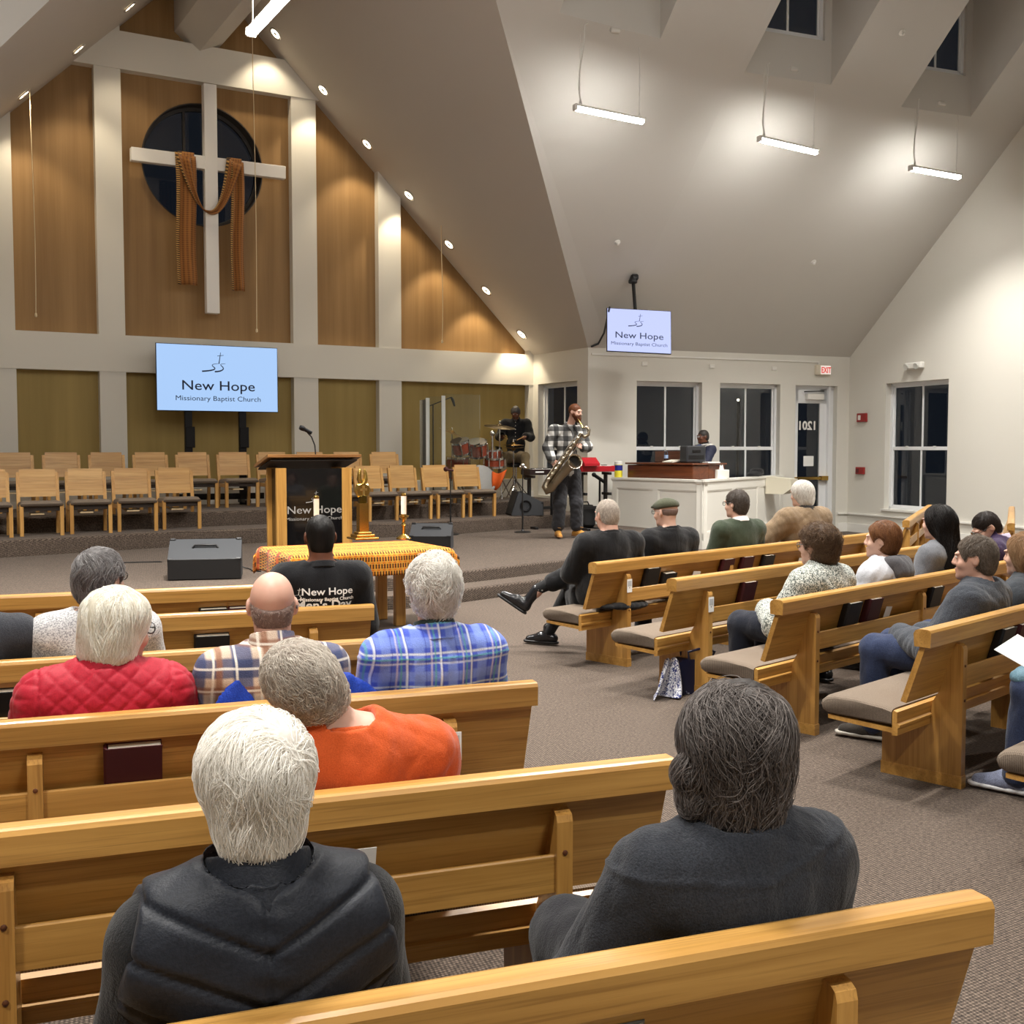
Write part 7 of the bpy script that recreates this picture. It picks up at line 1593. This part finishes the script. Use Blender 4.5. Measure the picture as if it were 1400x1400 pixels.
b.ell(p.H(0, .098, -.046), (.030, .012, .008), .01, p.R); b.ell(p.H(0, .100, -.0625), (.016, .012, .006), .006, p.R, sub=True); grow_mesh('beard', b, .007, BEARD_H, p.root, folds(.004, 3, 60))
CHECK = plaid('black and white buffalo check', (206, 204, 200), [('x', .15, .05, .5, (34, 34, 36), .82), ('z', .15, .30, .5, (30, 30, 32), .82)])
p.top('checked_shirt', CHECK, .022, cuff=.93, hem=.80, cell=.011, fold=.010, seed=181, neckrad=.17, armr=(.074, .060, .046)); p.collar('collar', CHECK, .04, .072, .008, .3, .02); p.collar('t_shirt_collar', F_TEE, .012, .062, .008, .5, .03)
p.trousers(fabric('washed black denim', (62, 62, 66), (44, 44, 48), 300, fold=4.), 'jeans', .018, .011, .84, (.100, .082, .078), .010, 6, .12)
BOOT = fabric('wheat nubuck', (206, 150, 72), (184, 128, 56), 200, .8, .2, .1)
p.shoes(BOOT, plain('gum sole', (150, 104, 56), .6), .009, .10)
for k in 'rl':
    a_, t_ = J['an' + k], J['toe' + k]; b = MB()
    for i in range(4): q_ = t_ * (.35 - .11 * i) + (a_ + [0, 0, .03]) * (.65 + .11 * i) + np.array([0, .035 - .005 * i, .045]); b.tube([q_ + [-.025, 0, 0], q_ + [.025, 0, .008]], .005, 5)
    b.build('boot_laces', plain('tan laces', (150, 110, 60), .7), p.root)
# the saxophone he holds
M_SAX = plain('aged silver lacquer', (150, 138, 118), .28, 1.); M_SAXB = plain('bright bell rim', (214, 204, 186), .2, 1.)
sax = thing('saxophone', 'large silver saxophone held across the body of the checked shirt man', 'saxophone', sx_loc, FACE)
X = SXY
b = MB(); b.tube([X(790.5, 573.5, .17), X(794, 579, .22), X(797, 585, .26)], [.010, .014, .018], 8); b.build('mouthpiece_neck', plain('pale gold neck', (206, 178, 110), .25, 1.), sax)
b = MB(); b.tube([X(797, 585, .26), X(802, 584, .27), X(805.5, 588, .28), X(804.5, 594, .28), X(799, 598, .29), X(795, 594, .30)], [.018, .022, .024, .026, .027, .028], 10); b.build('upper_loop', M_SAX, sax)
b = MB(); b.tube([X(795, 593, .30), X(785, 607, .31), X(770, 628, .32), X(756, 648, .32), X(748, 660, .32)], [.028, .032, .040, .048, .052], 14); b.build('body_tube', M_SAX, sax)
b = MB(); b.tube([X(748, 660, .32), X(745.5, 666, .33), X(748, 671, .36), X(753.5, 668, .39), X(758, 661, .40)], [.052, .056, .060, .062, .062], 14); b.build('bow', M_SAX, sax)
b = MB(); b.tube([X(758, 661, .40), X(768, 649, .41), X(777, 638.5, .42), X(783, 633, .44)], [.062, .068, .078, .088], 16); b.build('bell', M_SAX, sax)
c_ = X(786, 631, .46); ax_ = Vector((X(797, 624, .80) - X(786, 631, .46))).normalized(); q = Vector((0, 0, 1)).rotation_difference(ax_).to_matrix()
b = MB(); b.lathe([(.082, -.06), (.088, -.03), (.098, -.005), (.112, .012), (.116, .016), (.108, .016), (.094, .0), (.084, -.03), (.076, -.08)], c_, 26, rot=q); b.build('bell_flare', M_SAXB, sax)
b = MB(); b.lathe([(.080, -.05), (.0001, -.07)], c_, 20, rot=q); b.build('bell_throat', plain('dark bell inside', (26, 22, 18), .5, .6), sax)
for i in range(9):
    u = i / 8; A = X(790, 599, .37) * (1 - u) + X(750, 655, .40) * u; b = MB(); b.lathe([(.022, 0), (.024, .006), (.016, .012), (.0001, .012)], A, 10, rot=Vector((0, 0, 1)).rotation_difference(Vector((.2, 1, .1)).normalized()).to_matrix()); b.build('key_cup', M_SAXB, sax)
for dx, dy in ((4, 3), (-4, -3)): b = MB(); b.tube([X(792 + dx, 598 + dy, .36), X(752 + dx, 654 + dy, .38)], .007, 6); b.build('key_rod', M_SAXB, sax)
for u in (.2, .5, .8): A = X(797, 602, .33) * (1 - u) + X(762, 652, .36) * u; b = MB(); b.tube([A - [.03, 0, .02], A + [.03, .01, .02]], .006, 5); b.build('key_lever', M_SAX, sax)
st3 = MB(); st3.tube([p.J['neck'] + [.05, -.05, .02], W(782, 590, .20), X(785, 603, .30)], .010, 6); st3.tube([p.J['neck'] + [-.07, -.04, .02], W(790, 592, .22), X(785, 603, .30)], .010, 6); st3.build('neck_strap', M_BLACK, sax)
# ------------------------------------------------------------------ drummer
dl_ = np.array([DR[0], DR[1], 0]); zd = at_plane(703, 553, dl_, CAMF * np.array([1, 1, 0]))[2]; base_ = 1.385 - .43
p = Fig('drummer with grey streaked hair in a black shirt behind the drum kit', (DR[0], DR[1], base_), 176, top=zd - base_ - .014, skin=SK_BROWN, head=(0, 26, 0), shw=.2, girth=1.06)
J = p.J; J['elr'] = J['shr'] + [.10, .10, -.24]; J['ell'] = J['shl'] + [-.08, .10, -.25]; J['wrr'] = J['elr'] + [-.06, .24, .03]; J['wrl'] = J['ell'] + [.08, .24, .02]; J['handr'] = np.array([-.2, 1, -.2]); J['handl'] = np.array([.2, 1, -.2])
J['anr'] = J['anr'] + [.10, .08, .12]; J['toer'] = J['toer'] + [.10, .08, .12]; J['anl'] = J['anl'] + [-.10, .05, .12]; J['toel'] = J['toel'] + [-.10, .05, .12]; J['knr'] = J['knr'] + [.08, -.03, .02]; J['knl'] = J['knl'] + [-.08, -.03, .02]
p.body(curl=.8, hands=.006); p.eyes(); p.hair(SALT_H, .014, (.055, .55), -.07, None, .008, .004, 60, 5); p.trousers(F_KHAKI, cell=.012); p.shoes(SHOE_BK, cell=.011)
b = Sdf(); b.ell(p.H(0, .075, -.098), (.034, .028, .030), .02, p.R); b.ell(p.H(0, .097, -.046), (.026, .010, .006), .01, p.R); grow_mesh('beard', b, .007, SALT_H, p.root)
F_SHIRT = fabric('black button shirt', (26, 27, 32), (18, 19, 22), fold=3.); p.top('shirt', F_SHIRT, .020, cell=.011, fold=.008, seed=191, armr=(.072, .060, .046)); p.collar('collar', F_SHIRT, .035, .066, .008, .35, .02)
for i in range(6):
    z = J['neck'][2] - .05 - .065 * i; q_ = np.array([[0., .5, z]])
    for _ in range(50): q_ = q_ - np.array([0, 1, 0]) * np.maximum(p.topsd(q_) - .004, -.02)[:, None] * .7
    b = MB(); b.lathe([(.007, 0), (.007, .003), (.0001, .004)], q_[0], 8, rot=RX(-90)); b.build('button', M_WHITEP, p.root)
for k in 'rl': 
    t = thing('drum_stick', 'wooden drum stick in the %s hand of the drummer' % ('right' if k == 'r' else 'left'), 'drum stick', (DR[0], DR[1], base_), 176, 'drum sticks'); b = MB(); w_ = J['wr' + k] + J['hand' + k] * .08; b.tube([w_ - J['hand' + k] * .10, w_ + (J['hand' + k] + [(-.2 if k == 'r' else .2), 0, 0]) * .30], .008, 6); b.build('stick', M_OAKCH, t)
# ------------------------------------------------------------------ organ player
og_loc = np.array([3.30, 20.05, 0]); zo = at_plane(955, 587, og_loc, CAMF * np.array([1, 1, 0]))[2]; og_loc = at_plane(958, 640, og_loc, CAMF * np.array([1, 1, 0])); base_ = zo - 1.30
bn = thing('organ_bench', 'wooden bench under the organ player', 'bench', (og_loc[0], og_loc[1], 0), 120); b = MB(); b.box((0, 0, base_ + .41), (.9, .34, .035), b=.006); b.build('seat', M_DARKWOOD, bn)
for sx in (-1, 1): b = MB(); b.box((sx * .38, 0, (base_ + .39) / 2), (.04, .30, base_ + .39)); b.build('leg', M_DARKWOOD, bn)
p = Fig('organ player in glasses and a navy jacket with a white patterned panel', (og_loc[0], og_loc[1], base_), 118, top=1.286, skin=SK_BROWN, head=(-6, 2, 0), shw=.19, girth=1.05)
J = p.J; J['elr'] = J['shr'] + [.06, .14, -.24]; J['ell'] = J['shl'] + [-.06, .16, -.23]; J['wrr'] = J['elr'] + [-.05, .25, .02]; J['wrl'] = J['ell'] + [.04, .25, .03]; J['handr'] = np.array([0, 1, -.3]); J['handl'] = np.array([0, 1, -.3])
p.body(curl=.5, hands=.006); p.eyes(); p.glasses(plain('silver spectacle frame', (170, 170, 172), .3, 1.)); p.trousers(F_DARKTR, cell=.014); p.shoes(SHOE_BK, cell=.012)
p.hair(hair_mat('short grey black hair', (122, 116, 108), (50, 46, 44)), .009, (.05, .55), -.08, lambda b, H, R: b.ell(H(0, -.05, -.02), (.068, .056, .070), .03, R), .008, .003, 60, 4)
def panel_jacket():
    t = NT('navy jacket with white panel'); co = t.coord('Object'); X_ = t.xyz(co); f = stripe(t, t.math('ADD', X_[2], t.math('MULTIPLY', X_[0], .35)), .9, .355, .20, .02); n = t.noise(co, 26, 2, .5, 2.5)
    c = t.mix(f, lin((28, 32, 56)), lin((222, 218, 208))); blk = t.math('MULTIPLY', f, t.math('GREATER_THAN', n, .58)); t.base(t.mix(blk, c, lin((44, 42, 46)))); t.set(Roughness=.75); return t.m
p.top('jacket', panel_jacket(), .022, cell=.011, fold=.007, seed=201, armr=(.070, .060, .046)); p.collar('turtleneck', F_BLACK, .06, .066, .010, .2, .03)
# dark jacket heaped on the booth cap
q = at_plane(1040, 648, AB, NB); b = Sdf(); b.ell((0, 0, .04), (.30, .12, .05), .03); b.ell((.12, .02, .09), (.16, .12, .06), .05); b.ell((-.2, -.02, .03), (.18, .10, .035), .04); b.cut(plane((0, 0, .002), (0, 0, -1)), .003)
lump('jacket', 'black jacket heaped on the far end of the white booth', 'jacket', (q[0] - NB[0] * .10, q[1] - NB[1] * .10, BZ + .003), math.degrees(math.atan2(DB[1], DB[0])), b, .014, F_BLACK, amp=.016)
